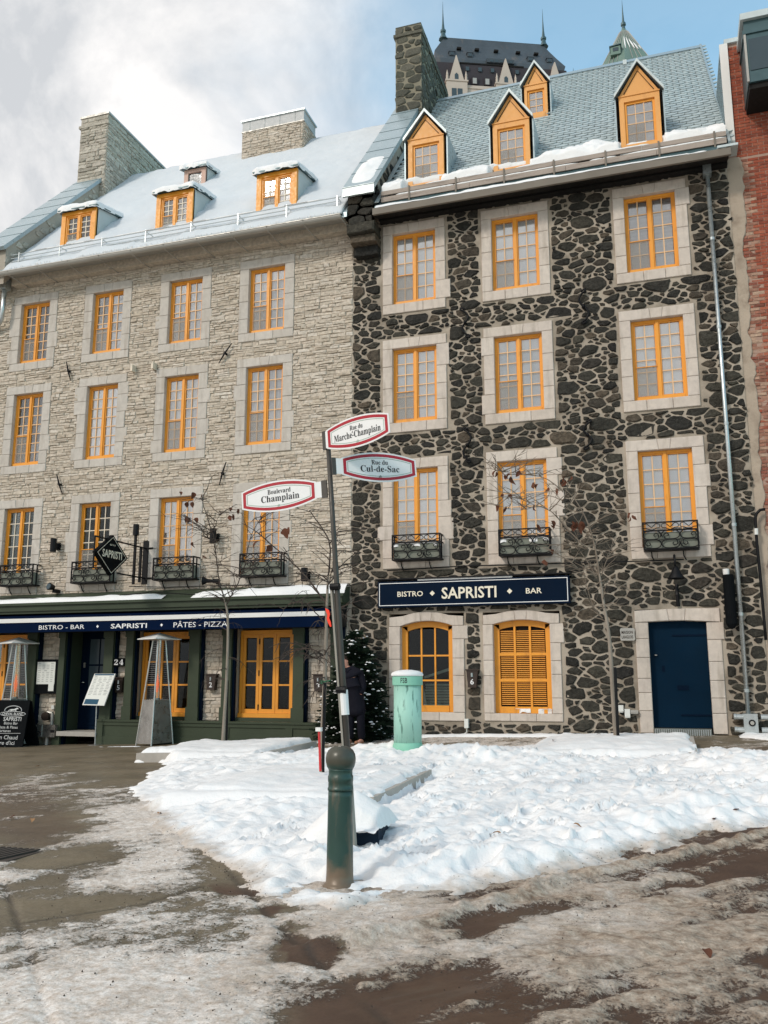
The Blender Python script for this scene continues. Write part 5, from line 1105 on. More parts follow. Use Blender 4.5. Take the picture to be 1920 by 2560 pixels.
# ================================================================== GROUND
COVG = np.array([[int(c) for c in r] for r in COVER]) / 9.0; DRTG = np.array([[int(c) for c in r] for r in DIRT]) / 9.0
def samp(G, x, y):
    u = np.clip((x + 12.4) / .4, 0, G.shape[1] - 1.001); v = np.clip((y - 2.8) / .4, 0, G.shape[0] - 1.001); i = u.astype(int); j = v.astype(int); a = u - i; b = v - j
    return (G[j, i] * (1 - a) + G[j, i + 1] * a) * (1 - b) + (G[j + 1, i] * (1 - a) + G[j + 1, i + 1] * a) * b
TD = np.array([.63, .777]); TD = TD / np.hypot(*TD)                   # direction the cars drive
CURB = [(-4.4, 7.8), (-3.16, 6.14), (-2.26, 4.98), (-1.72, 4.35), (-1.19, 3.74), (-.3, 2.6)]
JOINT = [(-4.662, 5.516), (-3.359, 4.194), (-2.292, 3.092)] + [(-3.747, 4.647), (-3.311, 5.222), (-3.200, 5.775)] + [(-4.523, 6.327), (-3.241, 4.574)] + [(-4.733, 5.565), (-4.442, 6.345)]
SEGS = [(JOINT[0], JOINT[1]), (JOINT[1], JOINT[2]), (JOINT[3], JOINT[4]), (JOINT[4], JOINT[5]), (JOINT[8], JOINT[9])]
SNOW = [(-8.82, 13.95), (-8.1, 12.6), (-7.71, 11.95), (-6.71, 10.34), (-5.47, 8.76), (-4.58, 7.67), (-3.90, 6.96), (-3.20, 6.18), (-2.63, 5.55), (-2.26, 5.30), (-2.02, 5.41), (-1.80, 5.78), (-1.51, 5.98), (-1.35, 6.35), (-.95, 6.78), (-.61, 7.32), (-.20, 7.84), (.17, 8.40), (.73, 8.94), (1.6, 9.9), (3.2, 11.5), (3.2, 14.9), (1.22, 14.75), (.45, 15.3), (-1.11, 15.9), (-2.45, 15.6), (-3.2, 14.8), (-4.03, 14.35), (-5.28, 14.62), (-6.53, 15.13), (-8.57, 15.40)]
PITS = [(-8.75, -6.35, 13.35, 15.55), (-5.2, -2.98, 8.85, 11.15), (-1.98, .26, 13.42, 15.95)]
def snow_depth(x, y):
    d = poly_sd(x, y, SNOW)
    dn = d + .13 - .42 * sstep(-6.6, -8.4, x) + .42 * fbm(x * 1.3, y * 1.3, 3, 11) + .24 * fbm(x * 5, y * 5, 3, 12) + .06 * fbm(x * 16, y * 16, 2, 13)
    h = .075 * sstep(0, 1.0, dn) + .018 * sstep(.0, .10, dn)
    ins = sstep(.05, .5, dn)
    h += ins * (.10 * fbm(x * .8, y * .8, 3, 21) + .055 * np.abs(fbm(x * 2.6, y * 2.6, 4, 22)) * 2 - .015 + .05 * fbm(x * 7, y * 7, 4, 23) + .10 * np.maximum(np.abs(fbm(x * 9, y * 9, 3, 24)) - .10, 0) + .05 * np.maximum(fbm(x * 5, y * 5, 2, 25) - .12, 0) * 3)
    edge = sstep(.0, .25, dn) * (1 - sstep(.45, 1.0, dn)); h += edge * (.012 + .13 * np.abs(fbm(x * 3.4, y * 3.4, 3, 31)) + .07 * fbm(x * 10, y * 10, 3, 32)) * (.55 + .45 * sstep(-3, -1, x))   # ploughed lumps round the rim
    for cx, cy, r, a in ((-4.4, 13.4, .8, .14), (-3.0, 12.6, .7, .16), (-1.9, 12.5, .7, .10), (-5.2, 12.3, .9, .08), (.7, 12.4, .8, .12), (-.4, 10.0, .7, .06), (1.3, 11.6, .6, .12), (-4.0, 7.6, .45, .07), (-3.6, 8.4, .5, .05), (-6.5, 12.0, .9, .05), (-1.3, 6.9, .35, .05), (-.3, 8.4, .35, .08), (.2, 9.2, .35, .10)):
        h += ins * a * np.exp(-((x - cx) ** 2 + (y - cy) ** 2) / r ** 2) * (1 + .9 * fbm(x * 4, y * 4, 3, 41))
    for a, b, c, e in PITS:
        k = np.minimum(np.minimum(x - a, b - x), np.minimum(y - c, e - y)); m = sstep(-.07 + .05, .12, k + .10 * fbm(x * 3, y * 3, 2, 53))
        h = h * (1 - m) + m * (.195 + .07 * fbm(x * 1.5, y * 1.5, 3, 51) + .04 * fbm(x * 5, y * 5, 3, 52) + .03 * sstep(0, .35, k))
        rim = (1 - sstep(.04, .30, -k)) * (k < -.0) * (x > e * 0 + b - .02); h = h * (1 - rim * .75); fr = (1 - sstep(.06, .45, -k)) * (k < .14) * (x < b - .12); h = np.maximum(h, sstep(-.1, .2, dn) * fr * (.185 + .07 * fbm(x * 2.5, y * 2.5, 3, 54)))
    r2 = random.Random(5)
    for _ in range(150):                                               # trodden holes
        cx, cy = r2.uniform(-3.6, 1.8), r2.uniform(6.3, 13.4); a = r2.uniform(.5, 1.3); l, w = r2.uniform(.10, .17), r2.uniform(.055, .085); ca, sa = math.cos(a), math.sin(a)
        u = ((x - cx) * ca + (y - cy) * sa) / l; v = (-(x - cx) * sa + (y - cy) * ca) / w; q = u * u + v * v
        h -= ins * np.exp(-q ** 4) * r2.uniform(.03, .085); h += ins * .03 * np.exp(-((q - 1.7) / .5) ** 2)
    h -= .07 * np.exp(-((x + 2.45) ** 2 + (y - 7.02) ** 2) / .09)
    q = np.hypot((x + 2.27), (y - 5.99)); h -= .13 * np.exp(-(q / .34) ** 2)
    # thin strips against the wall and drifts by the shopfront
    for (P, t) in (([(-5.9, 17.86), (-5.9, 17.5), (-4.6, 17.30), (-3.1, 17.32), (-1.8, 17.35), (-.8, 17.42), (-.62, 17.86)], .06), ([(.98, 17.86), (1.0, 17.3), (1.5, 16.7), (3.4, 16.6), (3.4, 17.86)], .07), ([(-12.2, 16.95), (-12.0, 16.72), (-10.9, 16.62), (-10.7, 16.8), (-11.0, 16.95)], .035), ([(-8.0, 17.3), (-8.0, 17.0), (-6.6, 16.9), (-6.5, 17.4)], .035)):
        e = poly_sd(x, y, P) + .10 * fbm(x * 3, y * 3, 3, 61); h = np.maximum(h, t * sstep(0, .22, e) * (1 + .8 * fbm(x * 4, y * 4, 2, 62)) - .012 + .0 * e)
    return h, d, dn
def mesh_grid(name, mat, X, Y, Z, attrs, keep=None, kind='structure'):
    nx, ny = X.shape; co = np.stack([X, Y, Z], -1).reshape(-1, 3); I = np.arange(nx * ny).reshape(nx, ny)
    F = np.stack([I[:-1, :-1], I[1:, :-1], I[1:, 1:], I[:-1, 1:]], -1).reshape(-1, 4)
    if keep is not None:
        k = (keep[:-1, :-1] | keep[1:, :-1] | keep[1:, 1:] | keep[:-1, 1:]).ravel(); F = F[k]
        used = np.unique(F); mp = -np.ones(nx * ny, int); mp[used] = np.arange(len(used)); F = mp[F]; co = co[used]; attrs = {a: v.reshape(-1)[used] for a, v in attrs.items()}
    me = bpy.data.meshes.new(name); me.vertices.add(len(co)); me.vertices.foreach_set('co', co.astype(np.float32).ravel())
    me.loops.add(F.size); me.loops.foreach_set('vertex_index', F.astype(np.int32).ravel()); me.polygons.add(len(F)); me.polygons.foreach_set('loop_start', np.arange(0, F.size, 4, dtype=np.int32))
    me.update(calc_edges=True); me.shade_smooth(); me.materials.append(M[mat])
    for a, v in attrs.items():
        t = me.attributes.new(a, 'FLOAT', 'POINT'); t.data.foreach_set('value', np.asarray(v, np.float32).ravel())
    o = bpy.data.objects.new(name, me); put(o); return tag(o, kind=kind)
def prog(a, b, d0, d1):
    v = [a]
    while v[-1] < b: v.append(v[-1] + d0 + (d1 - d0) * (v[-1] - a) / (b - a))
    return np.array(v)
def build_ground():
    ys = prog(2.3, 17.92, .016, .062); xs = np.concatenate([np.arange(-17.0, -6, .055), np.arange(-6, 1.2, .026), np.arange(1.2, 4.0, .045)])
    X, Y = np.meshgrid(xs, ys, indexing='ij'); Z = gz(X, Y)
    cov = samp(COVG, X, Y); dr = samp(DRTG, X, Y)
    u = X * TD[0] + Y * TD[1]; w = -X * TD[1] + Y * TD[0]; road = sstep(.35, .6, dr)
    LD = np.array([JOINT[3][0] - JOINT[5][0], JOINT[3][1] - JOINT[5][1]]); LD = LD / np.hypot(*LD); lu = X * LD[0] + Y * LD[1]; lw = -X * LD[1] + Y * LD[0]
    ns = (.55 * fbm(lu * 1.3, lw * 3.6, 5, 71) + .35 * fbm(X * 5, Y * 5, 4, 70)) * (1 - road) + road * (1.15 * fbm(u * .75, w * 4.2, 6, 72, .58) + .45 * fbm(X * 4, Y * 4, 4, 73)) + .42 * fbm(X * 9, Y * 9, 4, 74)
    cd = np.full(X.shape, 9.0)
    for a, b in zip(CURB[:-1], CURB[1:]): cd = np.minimum(cd, seg_d(X, Y, *a, *b))
    gut = (1 - sstep(.02, .17, cd + .55 * fbm(X * 2.6, Y * 2.6, 5, 81))) * sstep(6.6, 5.4, Y); cov = np.clip(cov + .12 - .04 * road, 0, 1) * (1 - .65 * gut); dr = np.maximum(dr, .62 * gut)
    for w0, wd, am in ((4.18, .16, .42), (3.45, .13, .30), (2.75, .20, .40), (2.1, .16, .30)): cov = cov - road * am * np.exp(-((w - w0 + .22 * fbm(u * .7, u * 0 + w0, 3, 82)) / wd) ** 2) * sstep(-.22, .12, fbm(u * 1.1, w * 3, 3, 83))
    sl_ = np.clip(.5 + (cov - .5) * 1.25 + ns * 1.15, 0, 1)
    m = sstep(.38, .66, sl_)
    Z = Z + m * (.010 + road * .012) * (1 + 1.0 * fbm(X * 9, Y * 9, 3, 75)) + road * .040 * fbm(u * 1.0, w * 6.0, 4, 76) + m * .018 * fbm(X * 14, Y * 14, 2, 77)
    # tyre ridge thrown up along the road edge
    wr = np.interp(u, [3.0, 4.2, 6.3, 8.4], [4.35, 4.62, 4.72, 4.95]); rd = (w - wr) + .06 * fbm(u * 2, u * 0, 3, 78); Z = Z + .055 * np.exp(-(rd / .085) ** 2) * sstep(2.0, 2.6, u) * (1 + .8 * fbm(X * 9, Y * 9, 2, 79)); sl_ = np.maximum(sl_, .9 * np.exp(-(rd / .11) ** 2) * sstep(2.2, 2.8, u))
    jn = np.zeros(X.shape)
    for (a, b) in SEGS: jn = np.maximum(jn, 1 - sstep(.008, .022, seg_d(X, Y, a[0], a[1], b[0], b[1])))
    for a, b in zip(CURB[:-1], CURB[1:]): jn = np.maximum(jn, .8 * (1 - sstep(.012, .035, seg_d(X, Y, *a, *b))) * sstep(-.25, .15, fbm(X * 1.5, Y * 1.5, 2, 80)))
    Z = Z - jn * .012
    mesh_grid('pavement', 'ground', X, Y, Z, {'slush': sl_, 'dirt': dr, 'joint': jn})
    gx = np.concatenate([np.arange(-200, -30, 17), np.arange(-30, 20, 1.0), np.arange(20, 201, 18)]); gy = np.concatenate([np.arange(-200, -6, 18), np.arange(-6, 40, 1.0), np.arange(40, 400, 36)])
    X, Y = np.meshgrid(gx, gy, indexing='ij'); mesh_grid('ground', 'ground', X, Y, gz(X, Y) - .05, {'slush': X * 0 + .55, 'dirt': X * 0 + .3, 'joint': X * 0})
    ys = prog(4.7, 17.88, .022, .05); xs = np.concatenate([np.arange(-12.4, -9.4, .06), np.arange(-9.4, -4.5, .04), np.arange(-4.5, 1.6, .028), np.arange(1.6, 3.9, .06)])
    X, Y = np.meshgrid(xs, ys, indexing='ij'); h, d, dn = snow_depth(X, Y)
    roadside = sstep(-.3, .5, (X + 4.4) * .64 - (Y - 7.8) * -.0) * 0 + 1
    dirt = np.clip((1 - sstep(.0, .42, dn)) * (.95 - .6 * sstep(8, 10, Y)) + .5 * fbm(X * 4, Y * 4, 3, 92) * (1 - sstep(.2, .8, dn)), 0, 1) * sstep(16.5, 12.5, Y) * np.where(d > -2, 1, 0)
    dirt = np.clip(dirt + .5 * sstep(.1, .4, fbm(X * 1.1, Y * 1.1, 3, 91)) * sstep(8.5, 6.5, Y), 0, 1); dirt = np.where(Y > 15.8, .18, dirt)
    Z = gz(X, Y) + np.where(h > .004, h, -.06)
    mesh_grid('snow_cover', 'snow', X, Y, Z, {'dirt': dirt}, keep=h > .004)
build_ground()
gr = MB(); r3 = random.Random(9)
for _ in range(700):
    x, y = r3.uniform(-4.5, .9), r3.uniform(3.6, 7.5)
    if r3.random() < .5: x, y = r3.gauss(-2.9, .7), r3.gauss(6.0, .8)
    z = float(gz(x, y)) + .02
    if poly_sd(np.array([x]), np.array([y]), SNOW)[0] > .1: continue
    s = r3.uniform(.002, .0065); a = r3.uniform(0, 6); v = [(x + s * math.cos(a + k * 1.57) * r3.uniform(.7, 1.3), y + s * math.sin(a + k * 1.57) * r3.uniform(.7, 1.3), z - s) for k in range(4)]
    gr.add(v + [(x, y, z + s * .5)], [(0, 1, 4), (1, 2, 4), (2, 3, 4), (3, 0, 4)])
tag(gr.build('road_grit', 'pebble'), kind='stuff')
PL = ['snow filled stone tree pit kerb by the green shopfront', 'snow filled stone tree pit kerb in the middle behind the bollard', 'snow filled stone tree pit kerb before the blue door']
for (a, b, c, d), lb in zip(PITS, PL):
    zz = [float(gz(x, y)) for x in (a, b) for y in (c, d)]; z0 = min(zz) - .1
    zc = lambda x, y: float(gz(x, y)) + .150
    m = thing('tree_pit_kerb', ((a + b) / 2, (c + d) / 2, float(gz((a + b) / 2, (c + d) / 2))), lb, 'kerb', 'tree pit kerbs')
    for (x0, x1, y0, y1) in ((a, b, c, c + .16), (a, b, d - .16, d), (a, a + .16, c + .162, d - .162), (b - .16, b, c + .162, d - .162)):
        MB().hexa([(x0, y0, z0), (x1, y0, z0), (x1, y0, zc(x1, y0)), (x0, y0, zc(x0, y0))], [(x0, y1, z0), (x1, y1, z0), (x1, y1, zc(x1, y1)), (x0, y1, zc(x0, y1))]).build('kerb_stone', 'concrete', m)

# ================================================================== SIGNS ON THE BUILDINGS
X1 = (1, 0, 0); Z1 = (0, 0, 1)
def frame_rect(mb, x0, x1, z0, z1, t, y0, y1):
    mb.box(x0, x1, y0, y1, z0, z0 + t).box(x0, x1, y0, y1, z1 - t, z1).box(x0, x0 + t, y0, y1, z0 + t, z1 - t).box(x1 - t, x1, y0, y1, z0 + t, z1 - t); return mb
def diamond(parent, x, y, z, r, mat): MB().add([(x - r, y, z), (x, y, z - r), (x + r, y, z), (x, y, z + r)], [(0, 1, 2, 3)]).build('diamond', mat, parent)
t = thing('shop_sign', (-3.87, 17.7, 2.89), 'long navy signboard lettered bistro and bar above the arched windows of the dark stone house', 'sign')
MB().box(-5.88, -1.86, 17.70, 17.85, 2.89, 3.44).build('board', 'navy', t)
frame_rect(MB(), -5.845, -1.895, 2.925, 3.405, .014, 17.692, 17.70).build('border', 'letterw', t)
ty = 17.694
text_mesh('BISTRO', (0, ty, 0), X1, Z1, -5.44, -4.88, 3.11, 3.22, 'letter', t, .012)
text_mesh('SAPRISTI', (0, ty, 0), X1, Z1, -4.48, -3.33, 3.04, 3.28, 'letter', t, .018)
text_mesh('BAR', (0, ty, 0), X1, Z1, -2.73, -2.41, 3.10, 3.21, 'letter', t, .012)
diamond(t, -4.68, ty, 3.165, .055, 'letter'); diamond(t, -3.06, ty, 3.16, .055, 'letter')
MB().box(-5.0, -3.0, 17.71, 17.84, 3.44, 3.47).build('snow_ledge', 'snow', t)
MB().box(-5.92, -1.82, 17.68, 17.86, 3.472, 3.50).build('sign_hood', 'black', t)

aw = thing('awning', (-11, 17, 2.47), 'retracted navy awning with white front bar and lettered valance over the green shopfront', 'awning')
MB().box(-17.0, -6.78, 16.93, 17.02, 2.695, 2.79).build('front_bar', 'white', aw)
MB().box(-17.0, -6.80, 16.945, 16.955, 2.47, 2.695).build('valance', 'awning', aw)
MB().hexa([(-17.0, 17.0, 2.70), (-6.80, 17.0, 2.70), (-6.80, 17.0, 2.72), (-17.0, 17.0, 2.72)], [(-17.0, 17.6, 2.93), (-6.80, 17.6, 2.93), (-6.80, 17.6, 2.95), (-17.0, 17.6, 2.95)]).build('canopy', 'awning', aw)
for x in (-16.5, -13.4, -10.2, -7.1): MB().tube([(x, 17.0, 2.68), (x + .05, 17.35, 2.72), (x, 17.62, 2.66)], .022, 6).build('folding_arm', 'white', aw)
ty = 16.943
for body, a, b, c, d, off in (('BISTRO - BAR', -13.87, -12.63, 2.525, 2.625, .0), ('SAPRISTI', -11.93, -11.0, 2.52, 2.625, .014), ('PÂTES - PIZZA', -10.33, -9.02, 2.515, 2.655, .0)):
    text_mesh(body, (0, ty, 0), X1, Z1, a, b, c, d, 'letterw', aw, off)
diamond(aw, -12.28, ty, 2.575, .035, 'letterw'); diamond(aw, -10.63, ty, 2.575, .035, 'letterw')

ps = thing('projecting_sign', (-11.65, 17.85, 3.6), 'black diamond shaped hanging sign on an iron bracket before the grey house', 'sign')
yc, zc, hw, hh, px = 16.445, 4.10, .595, .45, -11.65
pd = lambda k, x: [(x, yc - hw * k, zc), (x, yc, zc - hh * k), (x, yc + hw * k, zc), (x, yc, zc + hh * k)]
MB().prism(pd(1, px), (-.09, 0, 0)).build('panel', 'matteblack', ps)
b = MB(); o, i = pd(.90, px + .003), pd(.865, px + .003); b.add(o + i, [(k, (k + 1) % 4, 4 + (k + 1) % 4, 4 + k) for k in range(4)]); b.build('border', 'letter', ps)
text_mesh('SAPRISTI', (px + .004, yc, zc), (0, 1, 0), Z1, -.36, .36, -.07, .10, 'letter', ps, .02)
text_mesh('BISTRO', (px + .004, yc, zc), (0, 1, 0), Z1, -.10, .10, .205, .24, 'letter', ps, .01)
br = MB()
br.box(px - .08, px - .03, 17.36, 17.41, 3.55, 4.72).box(px - .08, px - .03, 17.60, 17.65, 3.62, 4.45).box(px - .07, px - .04, 16.2, 17.85, 4.43, 4.46).box(px - .07, px - .04, 16.75, 17.85, 3.72, 3.75).box(px - .07, px - .04, 15.86, 15.89, 3.75, 4.45).box(px - .07, px - .04, 15.87, 16.2, 4.43, 4.46).box(px - .13, px + .02, 17.82, 17.86, 3.6, 4.62)
br.build('bracket', 'black', ps)
for z in (4.445, 3.735): MB().tube([(px - .055, 17.84, z), (px + .14, 17.83, z)], .022, 6).build('bracket_bar', 'black', ps)
MB().tube([(px - .055, 17.385, 4.70), (px - .055, 17.385, 4.95)], .07, 10).build('sign_lamp', 'black', ps)

# ================================================================== WINDOW BOXES WITH IRON SCROLLS
def scroll_pts(w, h, n=34):
    P = []
    for k in range(n + 1):
        t = k / n
        if t < .72:
            a = -math.pi * .15 + 2 * math.pi * t / .72 * .93; c, s = math.cos(a), math.sin(a); e = .62
            P.append((w / 2 * math.copysign(abs(c) ** e, c), h / 2 * math.copysign(abs(s) ** .9, s)))
        else:
            q = (t - .72) / .28; a = -math.pi * .15 + 2 * math.pi * .93 + q * 5.2; r = h * .34 * (1 - q * .72); P.append((w * .20 + r * math.cos(a), -h * .05 + r * math.sin(a)))
    return P
def scroll_mesh(w, h, nm): return MB().tube([(x, 0, z) for x, z in scroll_pts(w, h)], .0105, 5).mesh(nm, 'black', True, center=False)[0]
SCM = scroll_mesh(.33, .19, 'scroll')
hp = [(-.17, .0), (-.15, .035), (-.09, .045), (-.05, .015), (0, -.03), (.05, .015), (.09, .045), (.15, .035), (.17, .0), (.15, -.035), (.09, -.04), (.05, -.06), (0, -.075), (-.05, -.06), (-.09, -.04), (-.15, -.035), (-.17, 0)]
HPM = MB().tube([(x, 0, z) for x, z in hp], .0085, 5).mesh('top_scroll', 'black', True, center=False)[0]
def window_box(x0, x1, z0, z1, label, lip):
    y = 17.56; w = x1 - x0; t = thing('window_box', ((x0 + x1) / 2, y, z0), label, 'window box', 'iron railed window boxes on the second storey')
    zm = z0 + (z1 - z0) * .70; f = MB(); r = .013
    for z in (z0 + .02, zm, z1): f.box(x0, x1, y - r, y + r, z - r, z + r)
    f.box(x0, x1, y - r * .7, y + r * .7, z0 + (zm - z0) * .52 - .007, z0 + (zm - z0) * .52 + .007)
    for x in (x0, x1 - 2 * r): f.box(x, x + 2 * r, y - r * 1.01, y + r * 1.01, z0 + .02 + r, z1 - r)
    for x in (x0, x1 - 2 * r):
        for z in (z0 + .02, zm, z1): f.box(x, x + 2 * r, y + r, 17.84, z - r, z + r)
        f.box(x, x + 2 * r, 17.70, 17.72, z0 + .03, z1 - r)
    f.build('iron_frame', 'black', t)
    MB().box(x0 + .03, x1 - .03, y + .03, 17.78, z0 + .035, zm - .03).build('planter', 'planter', t)
    MB().box(x0 + .02, x1 - .02, y + .02, 17.82, z0, z0 + .03).build('tray', 'black', t)
    hs = (zm - z0 - .03) / 2
    for i in range(3):
        for k in range(2): inst(SCM, 'scroll', (x0 + w * (i + .5) / 3, y - .012, z0 + .03 + hs * (k + .5)), t, sc=((1 if (i + k) % 2 else -1) * w / 3.0 / .345, 1, (1 if k else -1) * hs / .198))
        inst(HPM, 'top_scroll', (x0 + w * (i + .5) / 3, y - .012, (zm + z1) / 2 + .01), t, sc=(w / 3 / .36, 1, 1.05))
    for x in (x0 + .14, x1 - .3): MB().tube([(x, 17.75, z0 + .02), (x + .01, 17.80, z0 - .1), (x + .05, 17.82, z0 - .18)], .012, 5).build('support_hook', 'black', t)
    if lip: snow_cap(t, x0 + .03, x1 - .03, y + .035, 17.78, zm - .03, 0, .035, 17)
window_box(-15.66, -14.66, 3.64, 4.16, 'ironwork window box of the leftmost lower window, with dark panes behind', False)
window_box(-13.56, -12.46, 3.64, 4.16, 'ironwork window box partly hidden by the black diamond hanging sign', False)
window_box(-11.32, -10.25, 3.64, 4.16, 'ironwork window box right of the diamond sign, left of the thin street tree', False)
window_box(-9.10, -8.06, 3.64, 4.16, 'ironwork window box below the white boulevard street sign', False)
window_box(-5.52, -4.46, 3.86, 4.40, 'ironwork window box above the word bistro on the navy signboard', True)
window_box(-3.24, -2.19, 3.86, 4.40, 'ironwork window box with snow, above the word bar on the navy signboard', True)
window_box(-.41, .62, 3.85, 4.39, 'ironwork window box above the blue side door', False)

# ================================================================== LAMPS AND WALL FITTINGS
def wall_lamp(x, z0, z1, label):
    t = thing('wall_lamp', (x, 17.68, z0), label, 'wall lamp', 'black cylinder wall lamps')
    MB().lathe([(.060, 0), (.075, 0), (.075, z1 - z0), (.058, z1 - z0), (.055, z1 - z0 - .05), (.0, z1 - z0 - .05)], (x, 17.64, z0), 14).build('shade', 'black', t)
    MB().box(x - .035, x + .035, 17.70, 17.80, (z0 + z1) / 2 - .07, (z0 + z1) / 2 + .05).build('arm', 'black', t); MB().box(x - .06, x + .06, 17.80, 17.86, (z0 + z1) / 2 - .09, (z0 + z1) / 2 + .08).build('back_plate', 'black', t)
wall_lamp(-14.19, 4.45, 4.78, 'black cylinder lamp on grey wall between the two leftmost lower windows')
wall_lamp(-9.83, 4.46, 4.79, 'black cylinder lamp on grey wall behind the tip of the left street tree')
wall_lamp(-7.55, 3.51, 3.80, 'black cylinder lamp low on grey wall just left of the leaning sign pole')
t = thing('gooseneck_lamp', (.16, 17.6, 3.26), 'black bell shaded gooseneck lamp on dark stone wall above the blue door', 'wall lamp')
MB().tube([(.15, 17.86, 3.72), (.15, 17.6, 3.74), (.15, 17.52, 3.66), (.155, 17.52, 3.50)], .022, 8).build('arm', 'black', t, True)
MB().lathe([(.03, .24), (.06, .20), (.10, .10), (.155, .02), (.16, 0), (.14, 0), (.0, .12)], (.16, 17.52, 3.28), 16).build('shade', 'black', t, True)
MB().tube([(.16, 17.84, 3.2), (.16, 17.80, 3.0), (.17, 17.82, 2.78)], .035, 6).build('junction', 'black', t)
t = thing('spotlight', (-14.12, 17.6, 3.5), 'small round black floodlight on grey wall just above the shopfront cornice', 'spotlight')
MB().tube([(-14.16, 17.55, 3.60), (-14.13, 17.68, 3.58)], [.095, .06], 14).build('lamp_head', 'black', t); MB().tube([(-14.162, 17.53, 3.602), (-14.158, 17.552, 3.598)], .07, 14).build('lens', 'farglass', t); MB().box(-14.16, -14.06, 17.68, 17.86, 3.46, 3.54).build('bracket', 'black', t)
t = thing('loudspeaker', (-9.85, 17.6, 3.55), 'black horn loudspeaker on grey wall behind the left street tree', 'loudspeaker')
MB().tube([(-10.02, 17.6, 3.60), (-9.93, 17.62, 3.595), (-9.80, 17.66, 3.59)], [.105, .05, .035], 14).build('horn', 'black', t); MB().tube([(-9.80, 17.66, 3.59), (-9.66, 17.7, 3.585)], .055, 10).build('driver', 'black', t); MB().box(-9.75, -9.70, 17.7, 17.86, 3.52, 3.56).build('bracket', 'black', t)
def lantern(x0, x1, z0, z1, y, num, label, ux=.3):
    t = thing('wall_lantern', ((x0 + x1) / 2, y, z0), label, 'wall lantern', 'brown numbered wall lanterns')
    k = .035; MB().hexa([(x0 + k, y, z0), (x1 - k, y, z0), (x1, y, z1), (x0, y, z1)], [(x0 + k, y + .14, z0), (x1 - k, y + .14, z0), (x1, y + .14, z1), (x0, y + .14, z1)]).build('case', 'brownbox', t)
    MB().box(x0 - .02, x1 + .02, y - .02, 17.86, z1, z1 + .025).build('hood', 'brownbox', t)
    xc = (x0 + x1) / 2; MB().tube([(xc, y - .004, z1 - .05), (xc, y - .004, z1 - .13)], .022, 8).build('peephole', 'galv', t)
    text_mesh(num, (0, y - .004, 0), X1, Z1, xc - .035, xc + .04, z0 + .06, z0 + .17, 'letterw', t, .012)
lantern(-3.99, -3.76, 1.24, 1.58, 17.71, '6', 'brown numbered lantern box on dark stone between the arched window and louvred shutter')
lantern(-9.92, -9.67, 1.17, 1.50, 17.71, '2', 'brown numbered lantern box on the grey stone pier left of the three leaf shop window')
lantern(-7.34, -7.11, 1.15, 1.49, 17.71, '3', 'brown numbered lantern box on the grey stone pier right of the three leaf shop window')
lantern(-12.29, -12.06, 1.10, 1.43, 17.71, '5', 'brown numbered lantern box below the white 24 plaque')
t = thing('number_plaque', (-12.18, 17.8, 1.70), 'black plaque with white 24 on the grey stone pier beside the entrance', 'house number')
MB().box(-12.33, -12.03, 17.69, 17.83, 1.70, 1.885).build('plate', 'matteblack', t)
text_mesh(serif('2'), (0, 17.686, 0), X1, Z1, -12.305, -12.205, 1.73, 1.855, 'letterw', t, .0); text_mesh(serif('4'), (0, 17.686, 0), X1, Z1, -12.165, -12.06, 1.73, 1.855, 'letterw', t, .0)
t = thing('stone_plaque', (-.8, 17.8, 2.14), 'small grey engraved house name plaque on dark stone left of the blue door', 'plaque')
P = [(-.94, 2.17), (-.92, 2.14), (-.68, 2.14), (-.66, 2.17), (-.67, 2.26), (-.66, 2.35), (-.68, 2.38), (-.92, 2.38), (-.94, 2.35), (-.93, 2.26)]
MB().prism([(x, 17.79, z) for x, z in P], (0, .06, 0)).build('plate', 'plaque', t)
text_mesh('MAISON', (0, 17.786, 0), X1, Z1, -.91, -.70, 2.27, 2.33, 'brownbox', t, .01); text_mesh('LANGLOIS', (0, 17.786, 0), X1, Z1, -.91, -.70, 2.18, 2.24, 'brownbox', t, .01)
tag(MB().box(-4.06, -3.98, 17.76, 17.88, .44, .62).tube([(-4.02, 17.8, .44), (-4.02, 17.8, .36), (-4.10, 17.83, .31), (-4.6, 17.84, .30)], .012, 5).build('outlet_box', 'whitebox'), 'white outlet box low on dark wall under the 6 lantern', 'electrical box')
for a, lb in (((-1.03, -.95, .78, .91), 'upper left white electrical box of three by the blue door jamb'), ((-.92, -.83, .68, .84), 'lower white electrical box with hood beside the blue door jamb'), ((-.81, -.68, .755, .82), 'grey twin socket box closest to the blue door jamb')):
    o = MB().box(a[0], a[1], 17.76, 17.86, a[2], a[3]).box(a[0] - .006, a[1] + .006, 17.75, 17.76, a[2] + .02, a[3] + .006); tag(o.build('outlet_box', 'whitebox' if 'grey' not in lb else 'gutter'), lb, 'electrical box', 'electrical boxes by the blue door')
t = thing('wall_tube', (1.08, 17.65, 2.3), 'tall black cylinder with white top on the dark wall right of the blue door', 'wall fixture')
MB().lathe([(.0, 0), (.05, .02), (.10, .10), (.10, 1.02), (.0, 1.02)], (1.09, 17.68, 2.32), 16).build('tube', 'matteblack', t); MB().lathe([(.055, 1.02), (.06, 1.13), (.045, 1.13), (.0, 1.08)], (1.06, 17.68, 2.32), 14).build('top_cap', 'white', t); MB().box(1.03, 1.15, 17.76, 17.86, 2.6, 2.7).build('bracket', 'black', t)
t = thing('hydrant_cabinet', (1.28, 17.6, .45), 'pale metal wall box with round black port at the foot of the silver downpipe', 'wall box')
MB().box(1.17, 1.41, 17.60, 17.86, .455, .785).build('cabinet', 'galv', t); MB().tube([(1.31, 17.60, .625), (1.31, 17.585, .625)], .06, 16).build('port', 'black', t); MB().tube([(1.31, 17.586, .625), (1.31, 17.57, .625)], .035, 10).build('plug', 'gutter', t)
